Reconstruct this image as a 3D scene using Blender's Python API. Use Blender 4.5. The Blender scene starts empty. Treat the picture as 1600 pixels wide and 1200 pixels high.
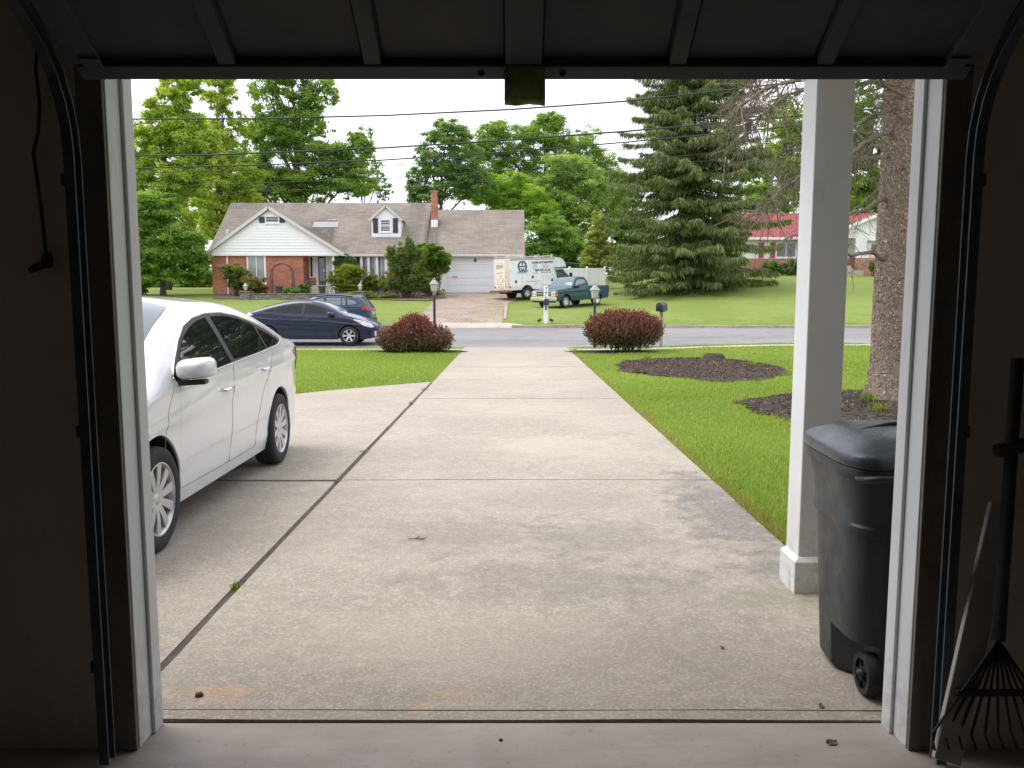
import bpy, bmesh, math, random
import numpy as np
from mathutils import Vector, Matrix, noise

R = math.radians
SC = bpy.context.scene
COL = SC.collection
random.seed(7)

# ---------------------------------------------------------------- camera, world, sun, exposure
F, PITCH, CAMZ = 1280.0, R(6.4), 1.60
cam_d = bpy.data.cameras.new('camera')
cam_d.sensor_width = 36.0
cam_d.lens = 36.0 * F / 1600.0
cam_d.clip_start, cam_d.clip_end = 0.05, 2000
cam = bpy.data.objects.new('camera', cam_d)
COL.objects.link(cam)
cam.location = (0, 0, CAMZ)
cam.rotation_euler = (R(90) - PITCH, 0, 0)
SC.camera = cam

SUN_EL, SUN_AZ = R(60), R(282)          # azimuth from +Y (the street) clockwise
world = bpy.data.worlds.new('World')
SC.world = world
world.use_nodes = True
wn, wl = world.node_tree.nodes, world.node_tree.links
bg = wn['Background']
sky = wn.new('ShaderNodeTexSky')
sky.sky_type = 'NISHITA'
sky.sun_disc = False
sky.sun_elevation, sky.sun_rotation = SUN_EL, SUN_AZ
tc = wn.new('ShaderNodeTexCoord')
cn = wn.new('ShaderNodeTexNoise')
cn.inputs['Scale'].default_value = 2.2
cn.inputs['Detail'].default_value = 6
wl.new(tc.outputs['Generated'], cn.inputs['Vector'])
cr = wn.new('ShaderNodeMapRange')
cr.inputs['From Min'].default_value, cr.inputs['From Max'].default_value = 0.30, 0.62
cr.inputs['To Min'].default_value, cr.inputs['To Max'].default_value = 0.62, 0.97
wl.new(cn.outputs['Fac'], cr.inputs['Value'])
wm = wn.new('ShaderNodeMix')
wm.data_type = 'RGBA'
wl.new(cr.outputs['Result'], wm.inputs['Factor'])
wl.new(sky.outputs['Color'], wm.inputs['A'])
wm.inputs['B'].default_value = (11.5, 11.6, 12.8, 1)      # the overcast layer
wl.new(wm.outputs['Result'], bg.inputs['Color'])
bg.inputs['Strength'].default_value = 0.10

sun_d = bpy.data.lights.new('sun', 'SUN')
sun_d.energy, sun_d.angle, sun_d.color = 1.6, R(40), (1.0, 0.95, 0.88)
sun = bpy.data.objects.new('sun', sun_d)
COL.objects.link(sun)
_sd = Vector((math.sin(SUN_AZ) * math.cos(SUN_EL), math.cos(SUN_AZ) * math.cos(SUN_EL), math.sin(SUN_EL)))
sun.rotation_euler = _sd.to_track_quat('Z', 'Y').to_euler()

SC.view_settings.view_transform = 'Standard'
SC.view_settings.look = 'None'
SC.view_settings.gamma = 1.0
SC.view_settings.use_curve_mapping = False
SC.view_settings.exposure = 0.76
SC.render.engine = 'CYCLES'
SC.cycles.use_denoising = True
SC.cycles.max_bounces = 8
SC.cycles.diffuse_bounces = 5
SC.cycles.transparent_max_bounces = 8
SC.cycles.sample_clamp_indirect = 6.0

# ---------------------------------------------------------------- helpers
def P(px, py, Y):
    """world point at distance Y along the street axis, on the sight line through a photo pixel (used to measure the place)"""
    a, b = (px - 800) / F, -(py - 600) / F
    d = (a, math.cos(PITCH) + b * math.sin(PITCH), -math.sin(PITCH) + b * math.cos(PITCH))
    t = Y / d[1]
    return Vector((d[0] * t, Y, CAMZ + d[2] * t))

def lerp(a, b, t): return a + (b - a) * t
def smooth(x, a, b):
    t = np.clip((np.asarray(x, float) - a) / (b - a), 0, 1)
    return t * t * (3 - 2 * t)

def curve(pts):
    """monotone cubic through control points"""
    x = np.array([p[0] for p in pts], float); y = np.array([p[1] for p in pts], float)
    h = np.diff(x); d = np.diff(y) / h
    m = np.zeros(len(x)); m[0], m[-1] = d[0], d[-1]
    for i in range(1, len(x) - 1):
        if d[i-1] * d[i] > 0:
            w1, w2 = 2*h[i] + h[i-1], h[i] + 2*h[i-1]
            m[i] = (w1 + w2) / (w1 / d[i-1] + w2 / d[i])
    def f(q):
        q = np.asarray(q, float)
        qq = np.clip(q, x[0], x[-1])
        i = np.clip(np.searchsorted(x, qq) - 1, 0, len(x) - 2)
        t = (qq - x[i]) / h[i]
        return ((2*t**3 - 3*t**2 + 1) * y[i] + (t**3 - 2*t**2 + t) * h[i] * m[i]
                + (-2*t**3 + 3*t**2) * y[i+1] + (t**3 - t**2) * h[i] * m[i+1])
    return f

def tag(o, label=None, cat=None, group=None, kind=None):
    if label: o['label'] = label
    if cat: o['category'] = cat
    if group: o['group'] = group
    if kind: o['kind'] = kind
    return o

def empty(name, loc=(0, 0, 0), rz=0, label=None, cat=None, group=None, parent=None):
    o = bpy.data.objects.new(name, None)
    COL.objects.link(o)
    o.empty_display_size = 0.2
    o.location = loc
    o.rotation_euler = (0, 0, rz)
    if parent: o.parent = parent
    return tag(o, label, cat, group)

def link(name, me, mat=None, parent=None, loc=None, rot=None):
    o = bpy.data.objects.new(name, me)
    COL.objects.link(o)
    if mat is not None and len(me.materials) == 0:
        for m in (mat if isinstance(mat, (list, tuple)) else [mat]): me.materials.append(m)
    if parent: o.parent = parent
    if loc is not None: o.location = loc
    if rot is not None: o.rotation_euler = rot
    return o

def copy_tree(o, parent=None):
    c = o.copy(); COL.objects.link(c); c.parent = parent
    for ch in list(o.children): copy_tree(ch, c)
    return c

class MB:
    def __init__(s): s.v, s.f, s.m, s.cur = [], [], [], 0
    def add(s, vs, fs):
        b = len(s.v); s.v += [tuple(p) for p in vs]
        for f in fs: s.f.append(tuple(b + i for i in f)); s.m.append(s.cur)
        return s
    def box(s, x0, x1, y0, y1, z0, z1):
        return s.add([(x0,y0,z0),(x1,y0,z0),(x1,y1,z0),(x0,y1,z0),(x0,y0,z1),(x1,y0,z1),(x1,y1,z1),(x0,y1,z1)],
                     [(0,3,2,1),(4,5,6,7),(0,1,5,4),(1,2,6,5),(2,3,7,6),(3,0,4,7)])
    def obox(s, c, size, M):
        hx, hy, hz = [q / 2 for q in size]
        vs = [Vector(c) + M @ Vector((a*hx, b*hy, d*hz)) for d in (-1,1) for a, b in ((-1,-1),(1,-1),(1,1),(-1,1))]
        return s.add(vs, [(0,3,2,1),(4,5,6,7),(0,1,5,4),(1,2,6,5),(2,3,7,6),(3,0,4,7)])
    def bar(s, p0, p1, w, d, up=(0,0,1)):
        p0, p1 = Vector(p0), Vector(p1)
        a = (p1 - p0).normalized(); u = Vector(up)
        if abs(a.dot(u)) > .98: u = Vector((0,1,0))
        b = a.cross(u).normalized(); c = b.cross(a)
        M = Matrix((a, b, c)).transposed()
        return s.obox((p0 + p1) / 2, ((p1 - p0).length, w, d), M)
    def prism(s, poly, axis, a, b):
        n = len(poly)
        def pt(p, q):
            return (q, p[0], p[1]) if axis == 'x' else ((p[0], q, p[1]) if axis == 'y' else (p[0], p[1], q))
        vs = [pt(p, a) for p in poly] + [pt(p, b) for p in poly]
        return s.add(vs, [tuple(range(n))[::-1], tuple(range(n, 2*n))] + [(i, (i+1) % n, n + (i+1) % n, n + i) for i in range(n)])
    def tube(s, pts, rad, n=8, caps=True):
        pts = [Vector(p) for p in pts]
        rad = rad if hasattr(rad, '__len__') else [rad] * len(pts)
        vs, fs = [], []
        ref = None
        for i, p in enumerate(pts):
            d = (pts[min(i+1, len(pts)-1)] - pts[max(i-1, 0)])
            d = d.normalized() if d.length > 1e-9 else Vector((0,0,1))
            if ref is None:
                ref = Vector((0,0,1)) if abs(d.z) < .9 else Vector((1,0,0))
            u = d.cross(ref)
            if u.length < 1e-4: u = d.cross(Vector((0.3,1,0.2)))
            u.normalize(); w = u.cross(d); ref = w
            for k in range(n):
                t = 2*math.pi*k/n
                vs.append(p + (u*math.cos(t) + w*math.sin(t)) * rad[i])
        for i in range(len(pts) - 1):
            for k in range(n):
                fs.append((i*n+k, i*n+(k+1)%n, (i+1)*n+(k+1)%n, (i+1)*n+k))
        if caps:
            fs.append(tuple(range(n))); fs.append(tuple(range((len(pts)-1)*n, len(pts)*n))[::-1])
        return s.add(vs, fs)
    def lathe(s, prof, c=(0,0,0), n=20, axis='z', a0=0, a1=2*math.pi):
        full = abs(a1 - a0 - 2*math.pi) < 1e-6
        m = n if full else n + 1
        vs, fs = [], []
        for r, h in prof:
            for k in range(m):
                t = a0 + (a1 - a0) * k / n
                q = (r*math.cos(t), r*math.sin(t), h)
                if axis == 'y': q = (q[0], q[2], q[1])
                elif axis == 'x': q = (q[2], q[0], q[1])
                vs.append((c[0]+q[0], c[1]+q[1], c[2]+q[2]))
        for i in range(len(prof) - 1):
            for k in range(n):
                fs.append((i*m+k, i*m+(k+1)%m, (i+1)*m+(k+1)%m, (i+1)*m+k))
        return s.add(vs, fs)
    def mesh(s, name, smooth=False, bevel=0, fix=True, segs=2):
        me = bpy.data.meshes.new(name)
        me.from_pydata(s.v, [], s.f)
        if any(s.m): me.polygons.foreach_set('material_index', s.m)
        if fix or bevel:
            bm = bmesh.new(); bm.from_mesh(me)
            if bevel:
                bmesh.ops.remove_doubles(bm, verts=bm.verts, dist=1e-5)
            if fix: bmesh.ops.recalc_face_normals(bm, faces=bm.faces)
            if bevel:
                es = [e for e in bm.edges if len(e.link_faces) == 2 and e.calc_face_angle(0) > R(25)]
                bmesh.ops.bevel(bm, geom=es, offset=bevel, segments=segs, profile=.5, affect='EDGES', clamp_overlap=True)
            bm.to_mesh(me); bm.free()
        if smooth:
            me.polygons.foreach_set('use_smooth', [True] * len(me.polygons))
            if smooth is not True: me.set_sharp_from_angle(angle=R(smooth))
        me.update()
        return me
    def build(s, name, mat, parent=None, smooth=False, bevel=0, loc=None, rot=None, segs=2):
        me = s.mesh(name, smooth, bevel, segs=segs)
        for m in (mat if isinstance(mat, (list, tuple)) else [mat]): me.materials.append(m)
        return link(name, me, None, parent, loc, rot)

def np_mesh(name, V, Fq, mat, cols=None, smooth=False):
    """fast mesh from arrays; Fq is (n,3) or (n,4)"""
    me = bpy.data.meshes.new(name)
    V = np.asarray(V, np.float32); Fq = np.asarray(Fq, np.int32)
    k = Fq.shape[1]
    me.vertices.add(len(V)); me.vertices.foreach_set('co', V.ravel())
    me.loops.add(Fq.size); me.loops.foreach_set('vertex_index', Fq.ravel())
    me.polygons.add(len(Fq))
    me.polygons.foreach_set('loop_start', np.arange(0, Fq.size, k, dtype=np.int32))
    if smooth: me.polygons.foreach_set('use_smooth', np.ones(len(Fq), bool))
    me.update(calc_edges=True)
    if cols is not None:
        a = me.color_attributes.new('Col', 'FLOAT_COLOR', 'POINT')
        c4 = np.ones((len(V), 4), np.float32); c4[:, :3] = cols
        a.data.foreach_set('color', c4.ravel())
    if mat: me.materials.append(mat)
    return me

# ---------------------------------------------------------------- materials
MATS = {}
class NT:
    """tiny node-tree writer"""
    def __init__(s, name):
        s.m = bpy.data.materials.new(name); s.m.use_nodes = True
        s.t = s.m.node_tree; s.n, s.l = s.t.nodes, s.t.links
        s.b = s.n['Principled BSDF']
    def node(s, kind, **kw):
        o = s.n.new(kind)
        for k, v in kw.items():
            if k in o.inputs: s.put(o.inputs[k], v)
            else: setattr(o, k, v)
        return o
    def put(s, sock, v):
        if isinstance(v, bpy.types.NodeSocket): s.l.new(v, sock)
        elif isinstance(v, tuple) and len(v) == 3 and sock.type == 'RGBA': sock.default_value = (*v, 1)
        else: sock.default_value = v
    def coord(s, which='Object'): return s.node('ShaderNodeTexCoord').outputs[which]
    def pos(s): return s.node('ShaderNodeNewGeometry').outputs['Position']
    def noise(s, scale, detail=4, vec=None, rough=.55, dist=0):
        o = s.node('ShaderNodeTexNoise'); o.inputs['Scale'].default_value = scale
        o.inputs['Detail'].default_value = detail; o.inputs['Roughness'].default_value = rough
        o.inputs['Distortion'].default_value = dist
        if vec is not None: s.l.new(vec, o.inputs['Vector'])
        return o.outputs['Fac']
    def rng(s, v, a, b, c=0, d=1):
        o = s.node('ShaderNodeMapRange')
        s.put(o.inputs['Value'], v)
        for k, q in zip(('From Min','From Max','To Min','To Max'), (a, b, c, d)): s.put(o.inputs[k], q)
        return o.outputs['Result']
    def mix(s, f, a, b, mode='MIX'):
        o = s.node('ShaderNodeMix'); o.data_type = 'RGBA'; o.blend_type = mode
        s.put(o.inputs['Factor'], f); s.put(o.inputs['A'], a); s.put(o.inputs['B'], b)
        return o.outputs['Result']
    def math(s, op, a, b=0.0):
        o = s.node('ShaderNodeMath', operation=op)
        s.put(o.inputs[0], a); s.put(o.inputs[1], b)
        return o.outputs[0]
    def xyz(s, vec):
        o = s.node('ShaderNodeSeparateXYZ'); s.l.new(vec, o.inputs[0]); return o.outputs
    def comb(s, x, y, z=0.0):
        o = s.node('ShaderNodeCombineXYZ')
        for i, q in enumerate((x, y, z)): s.put(o.inputs[i], q)
        return o.outputs[0]
    def scale(s, vec, k):
        o = s.node('ShaderNodeVectorMath', operation='MULTIPLY'); s.l.new(vec, o.inputs[0]); o.inputs[1].default_value = k
        return o.outputs[0]
    def bump(s, h, strength=.3, dist=.01, normal=None):
        o = s.node('ShaderNodeBump'); s.put(o.inputs['Height'], h)
        o.inputs['Strength'].default_value = strength; o.inputs['Distance'].default_value = dist
        if normal is not None: s.l.new(normal, o.inputs['Normal'])
        s.l.new(o.outputs[0], s.b.inputs['Normal']); return o.outputs[0]
    def out(s, col=None, rough=.6, metal=0, spec=None, coat=0, ior=None):
        if col is not None: s.put(s.b.inputs['Base Color'], col)
        s.put(s.b.inputs['Roughness'], rough); s.b.inputs['Metallic'].default_value = metal
        if spec is not None: s.b.inputs['Specular IOR Level'].default_value = spec
        if ior: s.b.inputs['IOR'].default_value = ior
        if coat: s.b.inputs['Coat Weight'].default_value = coat; s.b.inputs['Coat Roughness'].default_value = .03
        return s.m

def plain(name, col, rough=.6, metal=0, var=.12, scale=6, bump=0, bscale=60, coat=0, spec=None, rvar=.08):
    """a painted or moulded surface with slight tone, gloss and relief variation"""
    if name in MATS: return MATS[name]
    t = NT(name); v = t.coord()
    n = t.noise(scale, 5, v)
    dark = tuple(c * (1 - var) for c in col); light = tuple(min(1, c * (1 + var)) for c in col)
    c = t.mix(t.rng(n, .3, .7), dark, light)
    r = t.rng(t.noise(scale * 2.3, 3, v), .3, .7, max(.02, rough - rvar), min(1, rough + rvar))
    if bump: t.bump(t.noise(bscale, 4, v), bump, .01)
    MATS[name] = t.out(c, r, metal, spec, coat)
    return MATS[name]

def leafmat(name, trans=.42, rough=.55, tint=(1, 1, 1)):
    if name in MATS: return MATS[name]
    t = NT(name)
    a = t.node('ShaderNodeAttribute', attribute_name='Col').outputs['Color']
    c = t.mix(1.0, a, tint, 'MULTIPLY')
    t.out(c, rough, spec=.25)
    tr = t.node('ShaderNodeBsdfTranslucent')
    c2 = t.mix(1.0, c, (1.75, 1.6, .7), 'MULTIPLY')
    t.l.new(c2, tr.inputs['Color'])
    mx = t.node('ShaderNodeMixShader'); mx.inputs[0].default_value = trans
    t.l.new(t.b.outputs[0], mx.inputs[1]); t.l.new(tr.outputs[0], mx.inputs[2])
    t.l.new(mx.outputs[0], t.n['Material Output'].inputs[0])
    MATS[name] = t.m
    return t.m

# ================================================================ THE GROUND
def near_z(y): return -0.007 * (np.asarray(y, float) - 2.9)
_far = curve([(37.2, .10), (38.9, .18), (39.02, .25), (48.5, .68), (51.5, .84), (60, 1.53), (70, 1.9), (100, 2.5), (400, 6)])
def street_z(y):
    u = (np.asarray(y, float) - 26.5) / 10.7
    return -0.21 + .20 * u + .05 * 4 * u * (1 - u)
def gz(x, y):
    x = np.asarray(x, float); y = np.asarray(y, float)
    n = near_z(np.clip(y, 2.9, 26.5)) - .014 + smooth(x, 2.6, 9) * smooth(y, 12, 24) * .14
    s = street_z(np.clip(y, 26.5, 37.2)) - .07
    f = _far(np.clip(y, 37.2, 400)) + smooth(x, 4, 20) * np.clip(y - 37.2, 0, 45) * .04
    z = np.where(y < 26.3, n, np.where(y < 26.5, lerp(n, s, np.clip((y - 26.3) / .2, 0, 1)), np.where(y <= 37.19, s, f)))
    return np.where(y < 2.7, -.16, z)
def G(x, y): return float(gz(x, y))

def grass_ground():
    t = NT('lawn_turf'); p = t.pos()
    a = t.noise(.35, 4, p); b = t.noise(3.2, 5, p); c = t.noise(38, 3, p)
    g = t.mix(t.rng(a, .42, .58), (.150, .222, .042), (.212, .280, .064))
    g = t.mix(t.rng(b, .47, .60, 0, .60), g, (.112, .178, .032))
    g = t.mix(t.rng(c, .45, .62, 0, .55), g, (.250, .310, .085))
    g = t.mix(t.rng(t.noise(1.1, 6, p, .65), .54, .64, 0, .60), g, (.25, .22, .09))       # dry thatch
    x, y, z = t.xyz(p)
    st = t.math('SINE', t.math('MULTIPLY', t.math('ADD', t.math('MULTIPLY', x, .5), y), 4.2))   # mower passes
    g = t.mix(t.math('MULTIPLY', t.rng(st, -.5, .5, 0, .42), t.rng(y, 37, 40)), g, (.225, .275, .060))
    g = t.mix(t.rng(t.noise(9, 6, p, .7), .47, .58, 0, .38), g, (.125, .165, .036))
    t.bump(t.noise(55, 4, p), .7, .04)
    return t.out(g, .85, spec=.15)
M_LAWN = grass_ground()

xs = np.unique(np.concatenate([np.linspace(-400, -40, 19), np.arange(-40, 44.1, 1.0), np.linspace(44, 400, 19)]))
ys = np.unique(np.concatenate([[-60, -20, 2.69, 2.71], np.arange(3, 26.1, .8), [26.3, 26.5, 30, 34, 37.19, 37.2, 38.9, 39.02],
                               np.arange(39.6, 72, .9), np.linspace(72, 400, 24)]))
XX, YY = np.meshgrid(xs, ys)
ZZ = gz(XX, YY)
nx, ny = len(xs), len(ys)
idx = np.arange(nx * ny).reshape(ny, nx)
Fq = np.stack([idx[:-1, :-1], idx[:-1, 1:], idx[1:, 1:], idx[1:, :-1]], -1).reshape(-1, 4)
ground = link('ground', np_mesh('ground', np.stack([XX, YY, ZZ], -1).reshape(-1, 3), Fq, M_LAWN, smooth=True))
tag(ground, 'mown green lawn rolling from the garage across the street to the houses', 'lawn', kind='structure')

def sheet(name, poly, mat, zf, dz, step=.8, parent=None, edge=0.0):
    bm = bmesh.new()
    bm.faces.new([bm.verts.new((p[0], p[1], 0)) for p in poly])
    ax = [p[0] for p in poly]; ay = [p[1] for p in poly]
    for k, (lo, hi) in enumerate(((min(ax), max(ax)), (min(ay), max(ay)))):
        n = int((hi - lo) / step)
        for i in range(1, n + 1):
            q = [0, 0, 0]; q[k] = lo + (hi - lo) * i / (n + 1)
            nn = [0, 0, 0]; nn[k] = 1
            bmesh.ops.bisect_plane(bm, geom=bm.verts[:] + bm.edges[:] + bm.faces[:], plane_co=q, plane_no=nn)
    for v in bm.verts: v.co.z = float(zf(v.co.x, v.co.y)) + (dz(v.co.x, v.co.y) if callable(dz) else dz)
    bmesh.ops.recalc_face_normals(bm, faces=bm.faces)
    if bm.faces and sum(f.normal.z for f in bm.faces) < 0: bmesh.ops.reverse_faces(bm, faces=bm.faces)
    if edge:
        r = bmesh.ops.extrude_edge_only(bm, edges=[e for e in bm.edges if e.is_boundary])
        for v in r['geom']:
            if isinstance(v, bmesh.types.BMVert): v.co.z -= edge
    me = bpy.data.meshes.new(name); bm.to_mesh(me); bm.free()
    return link(name, me, mat, parent)

# street, kerbs, sidewalks
def asphalt():
    t = NT('asphalt'); p = t.pos()
    x, y, z = t.xyz(p)
    c = t.mix(t.rng(t.noise(.25, 5, t.scale(p, (.35, 1.6, 1))), .42, .58), (.185, .181, .174), (.240, .235, .226))
    c = t.mix(t.rng(t.noise(40, 3, p, .7), .46, .60, 0, .5), c, (.28, .275, .265))
    c = t.mix(t.rng(t.noise(1.1, 6, t.scale(p, (.5, 1, 1)), .7, 1.5), .535, .57, 0, .55), c, (.135, .134, .131))
    t.bump(t.noise(140, 2, p), .3, .008)
    return t.out(c, .85, spec=.3)
M_ASPHALT = asphalt()
street = sheet('street', [(-200, 26.45), (200, 26.45), (200, 37.02), (-200, 37.02)], M_ASPHALT, lambda x, y: street_z(y), 0, step=6)
# finer crown across the street
tag(street, 'grey asphalt street crossing behind the barberry bushes', 'street', kind='structure')

def concrete_walk():
    t = NT('walk_concrete'); p = t.pos()
    c = t.mix(t.rng(t.noise(1.4, 5, p), .3, .7), (.40, .355, .29), (.50, .455, .385))
    c = t.mix(t.rng(t.noise(7, 5, p), .52, .75, 0, .5), c, (.30, .27, .21))
    t.bump(t.noise(60, 3, p), .2, .01)
    return t.out(c, .9, spec=.2)
M_WALK = concrete_walk()
def kerb_mat():
    t = NT('kerb_concrete'); p = t.pos()
    c = t.mix(t.rng(t.noise(.7, 5, p), .3, .7), (.33, .27, .20), (.45, .39, .31))
    c = t.mix(t.rng(t.noise(3, 5, p), .5, .68, 0, .7), c, (.22, .155, .10))
    t.bump(t.noise(40, 3, p), .3, .01)
    return t.out(c, .9, spec=.2)
M_KERB = kerb_mat()
kb = MB()
ks = [-200] + list(np.arange(-40, 44.1, 2.0)) + [200]
for a, b in zip(ks[:-1], ks[1:]):
    if -5.0 < (a + b) / 2 < -.2: continue          # dropped kerb at the paver drive
    kb.box(a, b - (.012 if abs(a) < 100 else 0), 37.02, 37.24, -.06, .125 + random.uniform(-.01, .01))
tag(kb.build('kerb', M_KERB, bevel=.02), 'worn concrete kerb along the far edge of the street', 'kerb', kind='structure')

walk = tag(empty('sidewalk'), 'pale concrete sidewalk strip behind the barberry bushes', 'sidewalk', kind='structure')
for a in list(np.arange(-30, -2.2, 1.52)) + list(np.arange(2.0, 30, 1.52)):
    mid = a + .75
    sheet('slab', [(a, 24.95), (a + 1.49, 24.95), (a + 1.49, 25.7), (a, 25.7)], M_WALK, gz, .008, 1.0, walk, .05)

# ---- the concrete driveway, slab by slab
def drive_concrete():
    t = NT('drive_concrete'); p = t.pos()
    x, y, z = t.xyz(p)
    rnd = t.node('ShaderNodeObjectInfo').outputs['Random']
    c = t.mix(t.rng(t.noise(.55, 6, p, .6), .40, .60), (.318, .270, .208), (.392, .338, .268))
    c = t.mix(t.rng(t.noise(2.3, 7, t.scale(p, (.6, 1.3, 1)), .72), .47, .60, 0, .70), c, (.285, .250, .208))
    c = t.mix(t.rng(t.noise(14, 6, p, .7), .49, .60, 0, .55), c, (.450, .402, .338))
    # broom texture and exposed grit
    br = t.noise(26, 3, t.scale(p, (.5, 4.5, 1)))
    c = t.mix(t.rng(br, .48, .60, 0, .50), c, (.275, .248, .208))
    sp = t.noise(85, 3, p, .7)
    c = t.mix(t.rng(sp, .53, .63, 0, .65), c, (.175, .160, .140))
    sp2 = t.noise(60, 3, t.scale(p, (1, 1, 1.3)), .7)
    c = t.mix(t.rng(sp2, .54, .62, 0, .55), c, (.55, .505, .43))
    # drip and tyre stains, each with an outline of its own
    def blob(cx, cy, rx, ry, wob=.9, sc=4.2):
        dx = t.math('DIVIDE', t.math('SUBTRACT', x, cx), rx); dy = t.math('DIVIDE', t.math('SUBTRACT', y, cy), ry)
        d = t.math('SQRT', t.math('ADD', t.math('MULTIPLY', dx, dx), t.math('MULTIPLY', dy, dy)))
        d = t.math('ADD', d, t.math('MULTIPLY', t.math('SUBTRACT', t.noise(sc, 8, p, .75), .5), wob * 4.5))
        return t.math('MULTIPLY', t.rng(d, .45, 1.25, 1, 0), t.rng(t.noise(38, 5, p, .75), .42, .56, .45, 1.0))
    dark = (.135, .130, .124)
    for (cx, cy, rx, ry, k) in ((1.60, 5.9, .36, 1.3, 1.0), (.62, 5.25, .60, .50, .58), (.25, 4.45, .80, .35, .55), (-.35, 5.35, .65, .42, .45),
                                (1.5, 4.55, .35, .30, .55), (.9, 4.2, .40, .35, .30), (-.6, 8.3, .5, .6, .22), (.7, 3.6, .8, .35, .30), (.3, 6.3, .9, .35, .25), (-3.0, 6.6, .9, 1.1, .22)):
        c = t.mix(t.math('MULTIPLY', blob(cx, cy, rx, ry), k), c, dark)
    pale = (.49, .415, .315)
    for (cx, cy, rx, ry, k) in ((.5, 8.6, .9, .8, .5), (-.4, 3.7, .9, .35, .35), (.2, 11.6, 1.0, .9, .35), (.0, 18.0, 1.3, 4.0, .4)):
        c = t.mix(t.math('MULTIPLY', blob(cx, cy, rx, ry), k), c, pale)
    rust = (.58, .34, .14)
    for (cx, cy, rx, ry, k) in ((-1.20, 3.13, .17, .07, .50), (-.24, 3.12, .10, .035, .48), (-.36, 3.02, .06, .03, .5)):
        c = t.mix(t.math('MULTIPLY', blob(cx, cy, rx, ry, 1.3, 16), k), c, rust)
    moss = (.20, .21, .13)
    c = t.mix(t.math('MULTIPLY', blob(1.45, 4.2, .35, .22), .55), c, moss)
    c = t.mix(t.math('MULTIPLY', rnd, .16), c, (.36, .32, .27))
    t.bump(t.math('ADD', t.math('MULTIPLY', br, .6), t.math('MULTIPLY', sp, .5)), .35, .006)
    return t.out(c, t.rng(t.noise(5, 4, p), .3, .7, .72, .92), spec=.25)
M_DRIVE = drive_concrete()
M_JOINT = plain('joint_dirt', (.075, .065, .050), .95, var=.4, scale=18, bump=.5, bscale=80)

driveway = sheet('driveway', [(-7.6, 2.86), (1.72, 2.86), (1.72, 26.44), (-1.46, 26.44), (-1.46, 15.4), (-3.5, 13.35), (-4.6, 12.5), (-7.6, 11.8)],
                 M_JOINT, lambda x, y: near_z(y), -.0105, 1.2)
tag(driveway, 'concrete driveway slabs running from the garage to the street', 'driveway', kind='structure')
def slab(poly, dz=0.0):
    n = len(poly)
    bm = bmesh.new()
    f = bm.faces.new([bm.verts.new((p[0], p[1], 0)) for p in poly])
    for k, stp in ((0, .5), (1, .5)):
        lo = min(p[k] for p in poly); hi = max(p[k] for p in poly); m = int((hi - lo) / stp)
        for i in range(1, m + 1):
            q = [0, 0, 0]; q[k] = lo + (hi - lo) * i / (m + 1); nn = [0, 0, 0]; nn[k] = 1
            bmesh.ops.bisect_plane(bm, geom=bm.verts[:] + bm.edges[:] + bm.faces[:], plane_co=q, plane_no=nn)
    bd = {v for e in bm.edges if e.is_boundary for v in e.verts}
    for v in bm.verts:
        jit = .006 * noise.noise(v.co * 1.1)
        if v in bd:
            v.co.x += .006 * noise.noise(v.co * 7.0); v.co.y += .006 * noise.noise(v.co * 7.0 + Vector((5, 0, 0)))
        v.co.z = float(near_z(v.co.y)) + dz + jit
    bmesh.ops.recalc_face_normals(bm, faces=bm.faces)
    if sum(f.normal.z for f in bm.faces) < 0: bmesh.ops.reverse_faces(bm, faces=bm.faces)
    e1 = [e for e in bm.edges if e.is_boundary]
    for dx_, dz_ in ((.006, -.007), (.002, -.10)):
        r = bmesh.ops.extrude_edge_only(bm, edges=e1)
        e1 = [g for g in r['geom'] if isinstance(g, bmesh.types.BMEdge)]
        for g in r['geom']:
            if isinstance(g, bmesh.types.BMVert): g.co.z += dz_
    bmesh.ops.recalc_face_normals(bm, faces=bm.faces)
    me = bpy.data.meshes.new('slab'); bm.to_mesh(me); bm.free()
    me.polygons.foreach_set('use_smooth', [True] * len(me.polygons)); me.set_sharp_from_angle(angle=R(50))
    return link('slab', me, M_DRIVE, driveway)
XL, XR = -1.488, 1.745
slab([(-1.37, 2.925), (1.50, 2.925), (1.50, 2.9935), (-1.37, 2.9935)])
cuts = [2.998, 7.0, 9.9, 12.85, 15.8, 18.75, 21.7, 24.62]
for a, b in zip(cuts[:-1], cuts[1:]):
    _e = .002 if a < 3 else (.014 if a == 7.0 else .009)
    slab([(XL, a + _e - (0.004 if a < 3 else 0)), (XR, a + _e - (0.004 if a < 3 else 0)), (XR, b - .009), (XL, b - .009)], random.uniform(-.004, .004))
slab([(XL - .02, 24.64), (XR + .02, 24.64), (XR + .35, 26.44), (XL - .35, 26.44)], -.004)
XJ = -1.535
slab([(-7.4, 2.93), (XJ, 2.93), (XJ, 6.985), (-7.4, 6.985)], -.006)
slab([(-7.4, 7.01), (XJ, 7.01), (XJ, 9.89), (-7.4, 9.89)], .004)
slab([(-7.4, 9.91), (XJ, 9.91), (XJ, 15.43), (-2.35, 14.72), (-3.1, 14.05), (-3.7, 13.3), (-4.6, 12.6), (-5.8, 12.1), (-7.4, 11.85)], -.002)

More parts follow.
